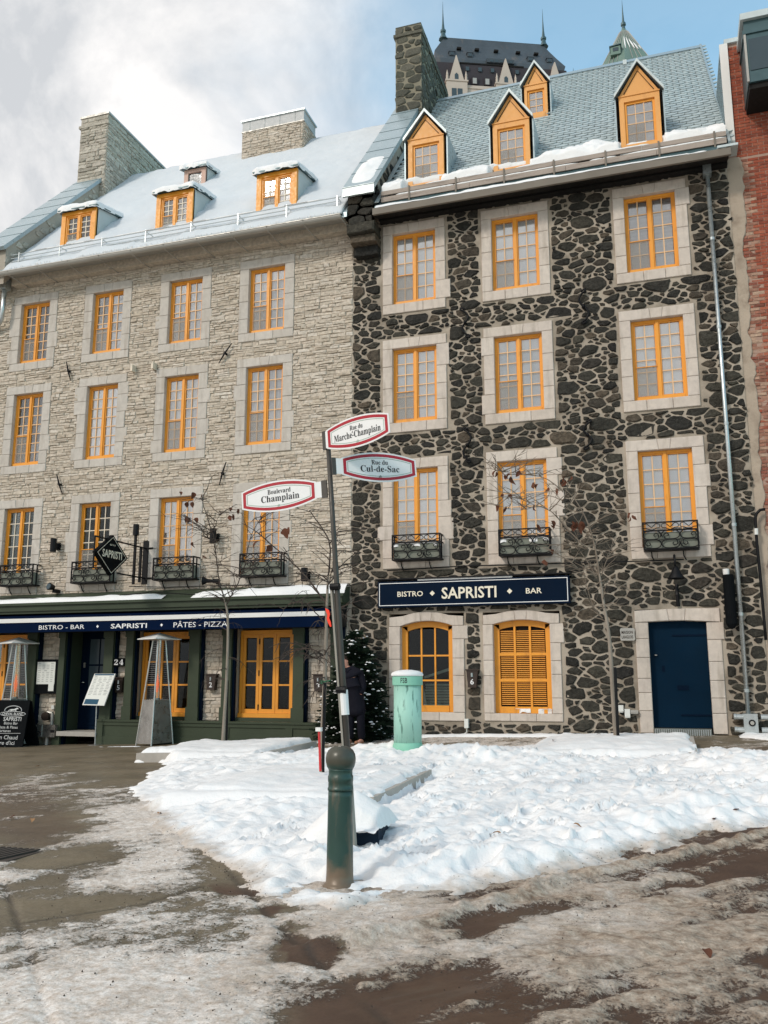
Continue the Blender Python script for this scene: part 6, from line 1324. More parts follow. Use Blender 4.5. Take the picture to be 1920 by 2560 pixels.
for x, s in ((1.17, -1), (1.47, 1)):
    for z in (.50, .73): MB().tube([(x, 17.68, z), (x + s * .13, 17.68, z)], .05, 10).tube([(x + s * .12, 17.66, z), (x + s * .16, 17.66, z)], .058, 10).build('cap', 'galv', t)
t = thing('conduit', (1.66, 17.8, 2.1), 'black cable conduit with hooked top on the wall edge at far right', 'conduit')
MB().tube([(1.837, 17.760, 4.570), (1.747, 17.760, 4.560), (1.684, 17.760, 4.499), (1.655, 17.760, 4.424), (1.648, 17.760, 4.230), (1.646, 17.760, 3.930), (1.653, 17.760, 3.546), (1.660, 17.760, 3.123), (1.663, 17.760, 2.394), (1.666, 17.760, 2.116)], .028, 8).build('pipe', 'black', t, True)
MB().tube([(1.649, 17.720, 4.202), (1.646, 17.720, 4.084)], .035, 8).build('splice', 'whitebox', t)
for nm, pts, rr, lb in (('overhead_cable', [(-15.786, 17.450, 3.332), (-14.926, 17.450, 3.354), (-13.895, 17.450, 3.250), (-12.730, 17.450, 3.262), (-11.274, 17.450, 3.366), (-10.199, 17.450, 3.277), (-8.676, 17.450, 3.121)], .011, 'thin black cable sagging along the top of the green shopfront cornice'),
    ('overhead_cable', [(-11.893, 17.500, 3.517), (-10.857, 17.500, 3.469), (-9.855, 17.500, 3.466), (-8.566, 17.500, 3.453), (-7.326, 17.500, 3.370), (-6.429, 17.500, 3.369), (-5.961, 17.500, 3.436)], .010, 'thin black cable running over the cornice snow towards the dark house'),
    ('overhead_cable', [(-5.699, 17.790, 3.685), (-4.016, 17.790, 3.723), (-2.869, 17.790, 3.700), (-1.765, 17.790, 3.695), (-0.492, 17.790, 3.678), (0.323, 17.790, 3.680)], .013, 'black cable pinned to dark stone just above the navy signboard')):
    tag(MB().tube(pts, rr, 5).build(nm, 'black', None, True), lb, 'cable', 'cables on the facades')

# ================================================================== THINGS OF THE TERRACE
def gzf(x, y): return float(gz(x, y))
t = thing('menu_cabinet', (-14.15, 17.7, 1.06), 'black wall cabinet with lit white menu on the stone pier left of the entrance', 'menu board')
MB().box(-14.50, -13.86, 17.70, 17.84, 1.07, 1.87).build('case', 'matteblack', t); MB().box(-14.44, -13.93, 17.692, 17.70, 1.29, 1.81).build('menu_sheet', 'paper', t); MB().box(-14.09, -13.94, 17.690, 17.699, 1.13, 1.29).build('menu_strip', 'paper', t)
pr = MB()
for c in range(4):
    x = -14.41 + c * .12
    for k in range(11):
        if k not in (0, 4): pr.box(x, x + .085 * (.6 + .4 * rng.random()), 17.688, 17.690, 1.77 - k * .042, 1.783 - k * .042)
for x, z in ((-14.41, 1.77), (-14.05, 1.77), (-14.41, 1.60), (-14.23, 1.60), (-14.05, 1.60)): pr.box(x, x + .07, 17.687, 17.690, z, z + .016)
pr.build('print_lines', 'printgrey', t, kind='stuff')
t = thing('menu_stand', (-12.5, 17.42, -.08), 'slanted white menu board on a thin steel stand before the blue entrance', 'menu stand')
A = Vector((-12.84, 17.33, .83)); Bv = Vector((-12.26, 17.33, .82)); Cv = Vector((-12.14, 17.52, 1.53)); Dv = Vector((-12.70, 17.52, 1.53)); nrm = Vector((0, -.96, .26)).normalized()
MB().hexa([A, Bv, Cv, Dv], [A - nrm * .03, Bv - nrm * .03, Cv - nrm * .03, Dv - nrm * .03]).build('board', 'white', t)
def onb(u, v, h): return tuple(A.lerp(Bv, u).lerp(Dv.lerp(Cv, u), v) + nrm * h)
def bq(mb, u0, u1, v0, v1, h): return mb.add([onb(u0, v0, h), onb(u1, v0, h), onb(u1, v1, h), onb(u0, v1, h)], [(0, 1, 2, 3)])
bq(MB(), .03, .97, .02, .96, .002).build('menu_sheet', 'paper', t); bq(MB(), .04, .96, .945, .99, .003).build('blue_header', 'printblue', t); bq(MB(), .05, .68, .03, .19, .004).build('blue_panel', 'printblue', t)
pr = MB()
for c in range(4):
    for k in range(13):
        if k in (0, 4): continue
        u = .08 + c * .23; v = .90 - k * .048
        if c == 3 and v < .3 or v < .22: continue
        bq(pr, u, u + .17 * (.6 + .4 * rng.random()), v, v + .018, .004)
for u, v in ((.08, .9), (.77, .9), (.10, .71), (.4, .71), (.72, .71), (.74, .45)): bq(pr, u, u + .12, v, v + .022, .0045)
pr.build('print_lines', 'printgrey', t, kind='stuff')
MB().tube([(-12.52, 17.42, .86), (-12.50, 17.42, gzf(-12.5, 17.42) - .02)], .017, 8).build('pole', 'galv', t); MB().lathe([(.0, .03), (.02, .03), (.17, .012), (.17, 0), (0, 0)], (-12.5, 17.42, gzf(-12.5, 17.42)), 20).build('base', 'steel', t)
def heater(F, L_, Rr, Bk, zt, label):
    F, L_, Rr, Bk = [Vector((p[0], p[1], gzf(*p) - .01)) for p in (F, L_, Rr, Bk)]; ctr = (F + L_ + Rr + Bk) / 4
    t = thing('patio_heater', tuple(ctr), label, 'patio heater', 'pyramid patio heaters')
    T = [ctr + (p - ctr) * .34 + Vector((0, 0, 0)) for p in (F, L_, Bk, Rr)]; T = [Vector((p.x, p.y, zt)) for p in T]; Bs = [F, L_, Bk, Rr]
    for a, b in zip(Bs, T): MB().tube([a, b], .016, 6).build('corner_post', 'chrome', t)
    at = lambda i, z: Bs[i].lerp(T[i], (z - Bs[i].z) / (zt - Bs[i].z))
    for i in range(4):
        j = (i + 1) % 4; MB().add([at(i, Bs[i].z + .05), at(j, Bs[j].z + .05), at(j, .95), at(i, .95)], [(0, 1, 2, 3)]).build('side_panel', 'steel', t)
        g = MB()
        for k in range(30):
            z = 1.0 + k * (zt - 1.02) / 30; g.tube([at(i, z), at(j, z)], .0024, 3, False)
        g.build('cage_wires', 'steel', t); MB().tube([at(i, .955), at(j, .955)], .013, 5).build('cage_rim', 'chrome', t)
    MB().tube([(ctr.x, ctr.y, .9), (ctr.x, ctr.y, zt)], .055, 12).build('glass_tube', 'glass', t); MB().tube([(ctr.x, ctr.y, .9), (ctr.x, ctr.y, 1.0)], .08, 10).build('burner', 'steel', t)
    MB().tube([(ctr.x, ctr.y, 1.12), (ctr.x + .01, ctr.y, 1.3), (ctr.x, ctr.y, 1.52)], [.02, .035, .006], 6).build('flame', 'flame', t)
    c4 = [ctr + (p - ctr) * 1.22 for p in (F, L_, Bk, Rr)]; c4 = [Vector((p.x, p.y, zt)) for p in c4]; ap = Vector((ctr.x, ctr.y, zt + .14)); b4 = [p - Vector((0, 0, .02)) for p in c4]
    MB().add(c4 + [ap] + b4, [(0, 1, 4), (1, 2, 4), (2, 3, 4), (3, 0, 4), (8, 7, 6, 5), (0, 5, 6, 1), (1, 6, 7, 2), (2, 7, 8, 3), (3, 8, 5, 0)]).build('reflector', 'white', t)
heater((-10.71, 16.89), (-11.24, 17.12), (-10.49, 17.40), (-11.02, 17.63), 2.29, 'steel pyramid patio heater with flame before the second shop window')
heater((-14.62, 17.02), (-15.15, 17.25), (-14.40, 17.53), (-14.93, 17.76), 2.25, 'steel pyramid patio heater cut by the left frame edge behind the chalkboard')
t = thing('chalkboard', (-14.5, 17.0, -.1), 'black sandwich board with chalk writing and horse logo at the left edge', 'sandwich board')
bx0, bx1, bz0, bz1 = -15.0, -14.09, -.10, .93; by0, by1 = 16.95, 17.10
MB().hexa([(bx0, by0, bz0), (bx1, by0, bz0), (bx1, by1, bz1), (bx0, by1, bz1)], [(bx0, by0 + .03, bz0), (bx1, by0 + .03, bz0), (bx1, by1 + .03, bz1), (bx0, by1 + .03, bz1)]).build('front_board', 'matteblack', t)
MB().hexa([(bx0, by1 + .04, bz1 - .02), (bx1, by1 + .04, bz1 - .02), (bx1, by1 + .40, bz0 - .03), (bx0, by1 + .40, bz0 - .03)], [(bx0, by1 + .07, bz1 - .02), (bx1, by1 + .07, bz1 - .02), (bx1, by1 + .43, bz0 - .03), (bx0, by1 + .43, bz0 - .03)]).build('rear_board', 'matteblack', t)
upv = np.array([0, by1 - by0, bz1 - bz0]); upv = upv / np.linalg.norm(upv); bo = np.array([bx0, by0, bz0]) + np.array([0, -.99, .14]) * .004
for body, u0, u1, v0, v1, off in (('CHEVAL BLANC', .20, .78, .70, .76, .015), ('SAPRISTI', .26, .76, .57, .66, .01), ('Bistro Bar', .30, .68, .49, .55, .0), ('Pizza & Pâtes', .16, .70, .40, .46, .0), ('Tartares', .16, .52, .32, .38, .0), ('Vin Chaud', .12, .74, .16, .25, .0), ("Bière d'ici", .08, .68, .04, .13, .0)):
    text_mesh(body, bo, X1, upv, u0, u1, v0, v1, 'chalk', t, off)
def bp(u, v, h=.0): return tuple(bo + np.array(X1) * u + upv * v + np.array([0, -1, .1]) * h)
MB().tube([bp(.1, .285), bp(.8, .30)], .005, 4).build('chalk_rule', 'chalk', t); MB().tube([bp(.49 + .235 * math.cos(a * .1745), .81 + .10 * math.sin(a * .1745)) for a in range(-1, 20)], .008, 4).build('logo_arch', 'chalk', t)
MB().tube([bp(.15 + .345 + .36 * math.cos(a * .5236) , .73 + .055 * math.sin(a * .5236)) for a in range(13)], .007, 4).build('logo_band', 'chalk', t)
hs = [(.34, .785), (.37, .815), (.42, .835), (.52, .84), (.57, .865), (.60, .87), (.635, .845), (.62, .835), (.59, .84), (.57, .81), (.585, .785), (.57, .785), (.545, .81), (.45, .80), (.43, .782), (.415, .785), (.425, .81), (.385, .805), (.36, .785)]
MB().add([bp(u, v, .001) for u, v in hs], [tuple(range(len(hs)))]).build('logo_horse', 'chalk', t)
t = thing('siamese_connection', (-14.03, 17.6, -.05), 'dented steel fire connection box with valve on the pier below the menu cabinet', 'fire connection')
MB().box(-14.35, -13.71, 17.55, 17.84, .085, .365).build('steel_box', 'steel', t); MB().box(-14.08, -14.06, 17.54, 17.55, .085, .365).build('box_fold', 'galv', t)
MB().box(-14.24, -14.18, 17.545, 17.55, .20, .26).build('port', 'black', t); MB().box(-13.83, -13.72, 17.545, 17.55, .19, .25).build('slot', 'black', t)
MB().tube([(-14.08, 17.75, .55), (-14.08, 17.62, .55)], .10, 14).build('valve', 'brownbox', t); MB().tube([(-13.94, 17.72, .36), (-13.94, 17.72, .62)], .04, 8).tube([(-13.94, 17.72, .62), (-14.08, 17.72, .64)], .035, 8).build('pipe', 'gutter', t)
MB().tube([(-14.0, 17.66, .09), (-14.0, 17.66, -.12)], .04, 8).build('drain_leg', 'gutter', t); MB().box(-14.05, -13.97, 17.79, 17.84, .71, .80).build('tag_plate', 'whitebox', t)
t = thing('folded_parasols', (-4.9, 18.35, .85), 'heap of pale green folded cloths and a tilted board behind the arched window', 'cloth stack')
for k in range(8): MB().box(-5.0 + .02 * rng.random(), -4.36, 18.22, 18.5, .86 + k * .058, .905 + k * .058).build('cloth', 'cushion', t)
MB().hexa([(-5.2, 18.2, .86), (-4.95, 18.2, .86), (-5.1, 18.2, 1.6), (-5.3, 18.2, 1.5)], [(-5.2, 18.24, .86), (-4.95, 18.24, .86), (-5.1, 18.24, 1.6), (-5.3, 18.24, 1.5)]).build('tilted_board', 'paper', t)
MB().hexa([(-5.0, 18.2, 1.42), (-4.4, 18.2, 1.60), (-4.4, 18.2, 1.66), (-5.0, 18.2, 1.47)], [(-5.0, 18.25, 1.42), (-4.4, 18.25, 1.60), (-4.4, 18.25, 1.66), (-5.0, 18.25, 1.47)]).build('leaning_pole', 'cushion', t)
for x, z in ((-8.05, 2.20),): tag(MB().lathe([(.0, 0), (.03, .03), (.03, .06), (0, .1)], (x, 18.6, z), 8).tube([(x, 18.6, z + .1), (x, 18.6, 3.1)], .004, 4).build('pendant_bulb', 'bulb'), 'small lit bulb hanging inside the three leaf shop window', 'lamp')

# ================================================================== BOLLARD, SIGN POLE, STANDPIPE, BLOCK
def bronze_green():
    m, tt, b = nt('chipped green bollard paint'); g = nd(tt, 'ShaderNodeNewGeometry'); sx = nd(tt, 'ShaderNodeSeparateXYZ'); tt.links.new(g.outputs['Position'], sx.inputs[0])
    col = mixc(tt, noise(tt, 5, 5), (0.016, 0.046, 0.038), (0.030, 0.072, 0.058))
    d = mrange(tt, noise(tt, 3.2, 5, 0.6, stretch=(2.2, 2.2, .5)), .52, .62, 0, 1); col = mixc(tt, d, col, (0.115, 0.098, 0.07))
    low = mrange(tt, mth(tt, 'ADD', sx.outputs['Z'], mth(tt, 'MULTIPLY', noise(tt, 9, 5), -.22)), .0, .10, 1, 0); col = mixc(tt, low, col, (0.16, 0.115, 0.075))
    top = mrange(tt, sx.outputs['Z'], .80, .83, 0, .8); col = mixc(tt, top, col, (0.075, 0.064, 0.045))
    tt.links.new(col, b.inputs['Base Color']); b.inputs['Roughness'].default_value = .42; b.inputs['Metallic'].default_value = .1
    tt.links.new(mrange(tt, noise(tt, 12, 5), .3, .7, .28, .55), b.inputs['Roughness']); bump(tt, b, noise(tt, 30, 5), .2, .004); return m
M['bollard'] = bronze_green()
t = thing('bollard', (-2.265, 5.99, 0), 'dark green ball topped iron bollard in the snow at the front corner', 'bollard')
c = (-2.262, 5.99, 0)
MB().lathe([(.118, -.02), (.118, .012), (.106, .028), (.096, .035), (.093, .09), (.086, .60), (.085, .64)], c, 40).build('shaft', 'bollard', t, True)
MB().lathe([(.090, .64), (.090, .655), (.086, .66), (.086, .695), (.089, .70), (.089, .735), (.084, .742), (.0835, .775), (.088, .785)], c, 40).build('collar', 'bollard', t, True)
MB().lathe([(.088, .785), (.097, .80), (.105, .83), (.106, .855), (.101, .885), (.088, .910), (.066, .928), (.036, .938), (.0, .941)], c, 40).build('ball_cap', 'bollard', t, True)
SP = thing('street_sign_pole', (-2.48, 6.88, .02), 'leaning dark pole carrying three red bordered street name signs', 'street sign')
pb, pt = Vector((-2.48, 6.88, .0)), Vector((-2.75, 6.88, 3.52)); pax = (pt - pb).normalized()
MB().tube([pb + pax * .62, pb + pax * 1.5, pb + pax * 2.6, pt], [.030, .026, .022, .021], 10).build('pole', 'pole', SP, True)
of = Vector((-.035, -.015, 0)); lp = MB(); q0, q1 = pb + Vector((.01, -.03, -.05)), pb + pax * 2.17 + of
lp.tube([q0 + Vector((-.012, 0, 0)), q1 + Vector((-.012, 0, 0))], .012, 4)
lp.hexa([q0 + Vector((-.02, .012, 0)), q0 + Vector((.005, .012, 0)), q1 + Vector((.005, .012, 0)), q1 + Vector((-.02, .012, 0))], [q0 + Vector((-.02, .02, 0)), q0 + Vector((.005, .02, 0)), q1 + Vector((.005, .02, 0)), q1 + Vector((-.02, .02, 0))])
lp.build('lower_post', 'polegrey', SP)
MB().tube([pb + pax * .0, pb + pax * .75], .034, 8).build('post_foot', 'polegrey', SP)
for h in (2.15, 1.30): MB().tube([pb + pax * h + Vector((-.05, -.02, .02)), pb + pax * h + Vector((.03, -.025, .02))], .03, 8).build('clamp', 'black', SP)
st = pb + pax * 1.12; MB().tube([st, st + pax * .20], .037, 12).build('reflective_sleeve', 'signwhite', SP)
def sign(org, right, L_, he, hm, red, white, l1, l2, label, grey=False, w1=(.36, .64), w2=(.2, .8), tabr=True, tab=.06):
    right = Vector(right).normalized(); up = (pax - right * pax.dot(right)).normalized(); n = right.cross(up); org = Vector(org)
    S = bpy.data.objects.new('street_sign', None); S.location = org; put(S, SP); S['label'] = label
    x0, x1 = (0, L_ - tab) if tabr else (tab, L_)
    def outl(t, k=14):
        a, b = x0 + t, x1 - t; P = []
        for i in range(k + 1): u = a + (b - a) * i / k; q = (u - (x0 + x1) / 2) / ((x1 - x0) / 2); P.append((u, -(he / 2 + (hm - he) / 2 * (1 - q * q) - t * .95)))
        return P + [(u, -v) for u, v in P[::-1]]
    at = lambda u, v, h: org + right * u + up * v + n * h
    B = MB(); o = outl(0); B.prism([at(u, v, 0) for u, v in o], -n * .006); B.build('plate', white, S)
    if tabr: tb = MB().prism([at(x1 - .002, -he * .46, -.001), at(L_ + .0, -he * .46, -.001), at(L_, he * .46, -.001), at(x1 - .002, he * .46, -.001)], -n * .005)
    else: tb = MB().prism([at(0, -he * .46, -.001), at(x0 + .002, -he * .46, -.001), at(x0 + .002, he * .46, -.001), at(0, he * .46, -.001)], -n * .005)
    tb.build('tab', white, S)
    def band(t0, t1, mat, h, nm):
        a, b = outl(t0), outl(t1); m = len(a); MB().add([at(u, v, h) for u, v in a] + [at(u, v, h) for u, v in b], [(i, (i + 1) % m, m + (i + 1) % m, m + i) for i in range(m)]).build(nm, mat, S)
    band(.015, .042, red, .0015, 'red_band'); band(.052, .0575, 'signgreen', .0015, 'green_line')
    W = x1 - x0; f = lambda q: x0 + W * q
    text_mesh(serif(l1), at(0, 0, .002), right, up, f(w1[0]), f(w1[1]), .022, .064, 'signtext', S, -.002)
    d = -.062 if 'p' in l2 else -.044
    text_mesh(serif(l2), at(0, 0, .002), right, up, f(w2[0]), f(w2[1]), d, .014, 'signtext', S, .0)
    if 'é' in l2 or 'Marche' in l2:
        u = f(w2[0] + (w2[1] - w2[0]) * .395); MB().tube([at(u, .000, .003), at(u + .009, .010, .003)], .0025, 4).build('acute_accent', 'signtext', S)
    em = MB(); c_ = f(.5)
    for (a, b, e, g) in ((-.014, .0, -.098, -.095), (-.012, .012, -.092, -.089), (-.004, .014, -.086, -.083), (-.012, -.004, -.086, -.080), (.006, .010, -.082, -.075), (-.003, .002, -.081, -.073)): em.add([at(c_ + a, e, .002), at(c_ + b, e, .002), at(c_ + b, g, .002), at(c_ + a, g, .002)], [(0, 1, 2, 3)])
    em.build('emblem', 'signtext' if grey else 'signgreen', S)
    p = at(L_ if tabr else 0, 0, 0); B = MB(); s = .035 if tabr else -.035
    B.hexa([p + up * he * .5 + right * min(0, -s * .4) , p + up * he * .5 + right * s, p - up * he * .5 + right * s, p - up * he * .5 + right * min(0, -s * .4)], [q - n * .02 for q in (p + up * he * .5 + right * min(0, -s * .4), p + up * he * .5 + right * s, p - up * he * .5 + right * s, p - up * he * .5 + right * min(0, -s * .4))])
    B.build('sign_bracket', 'pole', S)
    return S
v = Vector((-.997, -.009, -.077)); sign(Vector((-2.773, 6.85, 3.007)) + v * .77, -v, .77, .152, .275, 'signred', 'signwhite', 'Boulevard', 'Champlain', 'white street sign reading Boulevard Champlain', False, (.355, .665), (.265, .775), True, .062)
sign((-2.755, 6.85, 3.443), (.963, -.26, .074), .66, .165, .275, 'signred', 'signwhite', 'Rue du', 'Marche-Champlain', 'white street sign reading Rue du Marche-Champlain', False, (.385, .59), (.125, .865), False, .012)
sign((-2.653, 6.85, 3.203), (.774, .63, .06), .75, .150, .268, 'signred', 'signwhite', 'Rue du', 'Cul-de-Sac', 'white street sign reading Rue du Cul-de-Sac', True, (.395, .615), (.245, .765), False, .05)
c = (-3.905, 13.22, 0)
FS = thing('standpipe', (-3.905, 13.22, .15), 'stout mint green fire standpipe marked FSB with a snow cap', 'standpipe')
MB().lathe([(.215, .46), (.218, .44), (.232, .41), (.232, .34), (.222, .32), (.225, .27), (.215, .245), (.0, .245)], c, 36).build('base_flange', 'mintband', FS, True)
MB().lathe([(.213, .455), (.213, 1.31), (.0, 1.31)], c, 36).build('barrel', 'mint', FS, False).data.shade_smooth()
MB().lathe([(.0, 1.312), (.230, 1.312), (.234, 1.33), (.234, 1.44), (.226, 1.455), (.0, 1.455)], c, 36).build('cap_ring', 'mintband', FS)
MB().lathe([(.165, .245), (.165, .05), (0, .05)], (c[0] + .02, c[1], 0), 24).build('iron_foot', 'rust', FS)
MB().lathe([(.0, 1.452), (.245, 1.452), (.252, 1.475), (.235, 1.505), (.17, 1.53), (.08, 1.545), (0, 1.548)], (c[0] - .005, c[1], 0), 30).build('snow_cap', 'snow', FS, True)
def curved_text(body, a0, a1, z0, z1, r, parent):
    o = text_mesh(body, (0, 0, 0), X1, Z1, a0, a1, z0, z1, 'signtext', parent, .01); ctr = np.array(o.location); me = o.data; n = len(me.vertices); a = np.zeros(n * 3); me.vertices.foreach_get('co', a); a = a.reshape(-1, 3) + ctr
    P = np.stack([c[0] + r * np.sin(a[:, 0]), c[1] - r * np.cos(a[:, 0]), a[:, 2]], -1); m = P.mean(0); me.vertices.foreach_set('co', (P - m).ravel()); o.location = m; me.update()
    o.matrix_parent_inverse = wmat(parent).inverted()
curved_text('FSB', -.18, .27, 1.345, 1.425, .2355, FS)
BK = thing('concrete_block', (-2.62, 7.28, .02), 'navy painted concrete block under a peaked heap of snow behind the bollard', 'block')
MB().hexa([(-2.86, 7.10, -.02), (-2.36, 7.14, -.02), (-2.37, 7.16, .23), (-2.84, 7.12, .20)], [(-2.82, 7.60, -.02), (-2.40, 7.62, -.02), (-2.42, 7.58, .23), (-2.80, 7.56, .20)]).build('block', 'navyblock', BK)
def mound():
    nx, ny = 46, 40; X = np.linspace(-3.08, -2.345, nx); Yv = np.linspace(6.94, 7.70, ny); xx, yy = np.meshgrid(X, Yv, indexing='ij'); yf = np.where(xx < -2.58, 6.95, 7.10)
    r = np.maximum(abs(xx + 2.66) / .31, abs(yy - 7.36) / .27); pk = .47 - .22 * np.clip(np.hypot((xx + 2.64) / .42, (yy - 7.36) / .36), 0, 1.2)
    skirt = (xx < -2.78) * np.clip((-2.80 - xx) / .25, 0, 1) * .10; e = np.clip(np.minimum(np.minimum(xx + 3.08, -2.345 - xx) / .04, np.minimum(yy - yf, 7.70 - yy) / .06), 0, 1)
    Z = (pk - skirt) * e + (1 - e) * np.where(xx < -2.56, .0, .20 + .05 * fbm(xx * 14, yy * 14, 2, 3)) + .03 * fbm(xx * 7, yy * 7, 3, 4) * e
    q = lambda i, j: i * ny + j; mb = MB(); mb.v = np.stack([xx, yy, Z], -1).reshape(-1, 3).tolist(); mb.f = [(q(i, j), q(i + 1, j), q(i + 1, j + 1), q(i, j + 1)) for i in range(nx - 1) for j in range(ny - 1)]; mb.build('snow_heap', 'snow', BK, True)
mound()
DC = [(-5.411, 6.320)][0]
t = thing('drain_cover', (DC[0], DC[1], gzf(*DC)), 'dark ribbed iron drain cover in the pavement at the left edge', 'drain cover')
for k in range(7): MB().hexa(*[[(DC[0] - .20 + k * .06 + dx, DC[1] - .22 + dy, gzf(*DC) + .012 + dz) for dx, dy, dz in ((0, 0, 0), (.03, 0, 0), (.03, 0, .012), (0, 0, .012))], [(DC[0] - .20 + k * .06 + dx + .05, DC[1] + .22 + dy, gzf(*DC) + .012 + dz) for dx, dy, dz in ((0, 0, 0), (.03, 0, 0), (.03, 0, .012), (0, 0, .012))]]).build('rib', 'rust', t)
MB().box(DC[0] - .24, DC[0] + .28, DC[1] - .24, DC[1] + .24, gzf(*DC) - .02, gzf(*DC) + .010).build('plate', 'rust', t)

# ================================================================== TREES
LEAFM = []
for kk in range(4):
    r5 = random.Random(40 + kk); mb = MB(); n = 7; v = []
    for i in range(n):
        s = i / (n - 1); wd = .5 * math.sin(math.pi * s ** .8) * (.8 + .3 * r5.random()) * .85 + .01; z = -s; cu = .25 * math.sin(s * 3 + kk) ; fold = .25 + .2 * r5.random()
        v += [(-wd, cu + fold * wd * 1.5, z), (0, cu, z + .0), (wd * (.7 + .4 * r5.random()), cu + fold * wd * 1.6, z)]
    mb.add(v, [q for i in range(n - 1) for q in ((3 * i, 3 * i + 1, 3 * i + 4, 3 * i + 3), (3 * i + 1, 3 * i + 2, 3 * i + 5, 3 * i + 4))])
    LEAFM.append(mb.mesh('dead_leaf', 'leaf', True, center=False)[0])
LEAFT = []
for m_ in LEAFM:
    c_ = m_.copy(); c_.name = 'fallen_leaf'; c_.materials.clear(); c_.materials.append(M['leafold']); LEAFT.append(c_)
def resample(P, step=.12):
    P = [Vector(p) for p in P]; out = [P[0]]
    for a, b in zip(P[:-1], P[1:]):
        n = max(1, int((b - a).length / step)); out += [a.lerp(b, i / n) for i in range(1, n + 1)]
    return out
def smooth(P):
    P = [Vector(p) for p in P]
    for _ in range(2):
        Q = [P[0]]
        for a, b in zip(P[:-1], P[1:]): Q += [a.lerp(b, .25), a.lerp(b, .75)]
        P = Q + [P[-1]]
    return P
def bare_tree(root, trunk, limbs, leaves, label, ntw, zlow, seed, r0=.045, droop=.5, tlen=(.25, .75), yspread=.5, tm='twig', k=1.0):
    rr = random.Random(seed); t = thing('street_tree', root, label, 'tree', 'bare young street trees')
    T = smooth(trunk); n = len(T); MB().tube(T, [r0 * (1 - .62 * i / (n - 1)) for i in range(n)], 9).build('trunk', 'bark', t, True)
    allp = [(p, .6 if i / n > .35 else .25) for i, p in enumerate(T) if p.z > zlow]
    for (P, ra, rb, dy) in limbs:
        Q = smooth(P); m = len(Q); Q = [q + Vector((0, dy * (i / (m - 1)) + .02 * rr.uniform(-1, 1) * (0 < i < m - 1), 0)) for i, q in enumerate(Q)]
        MB().tube(Q, [k * (ra + (rb - ra) * i / (m - 1)) for i in range(m)], 6).build('branch', tm, t, True); allp += [(p, 1.0) for p in Q[1:]]
    tw = MB()
    def twig(p, d, L, r, dp, sub):
        P = [p]; st = 7; q = Vector(p); d = Vector(d)
        for i in range(st): d = (d + Vector((rr.uniform(-.18, .18), rr.uniform(-.18, .18), rr.uniform(-.14, .14) - dp * .22))).normalized(); q = q + d * (L / st); P.append(q.copy())
        tw.tube(P, [r * (1 - .75 * i / st) for i in range(st + 1)], 4, False)
        if sub:
            for i in range(2, st):
                if rr.random() < .55: twig(P[i], (d + Vector((rr.uniform(-1, 1), rr.uniform(-1, 1), rr.uniform(-.5, .6)))).normalized(), L * rr.uniform(.25, .5), r * .6, dp, False)
    for _ in range(ntw):
        p, w = rr.choice(allp)
        low = p.z < zlow + 1.3; a = rr.uniform(0, 2 * math.pi)
        d = Vector((math.cos(a), math.sin(a) * yspread * 1.6, rr.uniform(.1, .8)))
        twig(p, d, rr.uniform(*tlen), k * rr.uniform(.006, .011), droop if low else droop * .35, True)
    tw.build('twigs', tm, t, kind='stuff')
    for i, p in enumerate(leaves): inst(LEAFM[i % 4], 'dead_leaf', (p[0] + rr.uniform(-.01, .01), p[1] + rr.uniform(-.1, .1), p[2] + .05), t, rot=(rr.uniform(-.5, .5), rr.uniform(-.7, .7), rr.uniform(0, 6.28)), sc=(s := rr.uniform(.085, .14), s, s * rr.uniform(.9, 1.3)))
    return t
tL = [(-8.051, 15.100, 0.067), (-8.036, 15.100, 0.668), (-8.015, 15.100, 1.265), (-8.008, 15.100, 2.114), (-8.033, 15.100, 2.631), (-8.097, 15.100, 2.857), (-8.158, 15.100, 2.983)]
lbL = [([(-8.097, 15.100, 2.857), (-8.236, 15.100, 3.187), (-8.312, 15.100, 3.467), (-8.391, 15.100, 3.879), (-8.430, 15.100, 4.138), (-8.579, 15.100, 4.418), (-8.777, 15.100, 4.954)], .016, .005, .15), ([(-8.063, 15.100, 2.831), (-7.992, 15.100, 3.028), (-7.823, 15.100, 3.348), (-7.753, 15.100, 3.723), (-7.697, 15.100, 4.152), (-7.594, 15.100, 4.402), (-7.521, 15.100, 4.546)], .014, .004, .3), ([(-8.419, 15.100, 4.086), (-8.389, 15.100, 4.394), (-8.346, 15.100, 4.548), (-8.285, 15.100, 4.648)], .008, .003, .1), ([(-8.411, 15.100, 4.034), (-8.608, 15.100, 4.276), (-8.819, 15.100, 4.483)], .008, .003, -.2), ([(-7.850, 15.100, 3.324), (-7.673, 15.100, 3.418), (-7.430, 15.100, 3.547)], .007, .003, -.2)]
lfL = [(-9.199, 15.150, 5.052), (-8.916, 15.150, 5.012), (-8.798, 15.150, 4.991), (-9.040, 15.150, 4.834), (-8.975, 15.150, 4.817), (-8.893, 15.150, 4.820), (-9.054, 15.150, 4.505), (-8.996, 15.150, 4.515), (-8.922, 15.150, 4.497), (-8.834, 15.150, 4.500), (-8.159, 15.150, 4.533), (-8.074, 15.150, 4.554), (-8.122, 15.150, 4.687), (-8.842, 15.150, 4.023), (-8.665, 15.150, 3.756), (-7.935, 15.150, 4.636), (-7.466, 15.150, 3.958), (-6.937, 15.150, 4.121), (-6.883, 15.150, 4.144), (-6.802, 15.150, 4.165)]
T1 = bare_tree((-8.03, 15.09, gzf(-8.03, 15.09)), tL, lbL, lfL[:16], 'thin bare tree with drooping twigs before the three leaf shop window', 105, 1.35, 3, .037, .55, (.25, .8))
tM = [(-4.118, 10.261)][0]
trM = [(tM[0], tM[1], gzf(*tM) - .03)] + [(-4.169, 10.390, 0.709), (-4.150, 10.390, 1.261), (-4.139, 10.390, 1.689), (-4.134, 10.390, 2.109), (-4.127, 10.390, 2.391), (-4.120, 10.390, 2.697)]
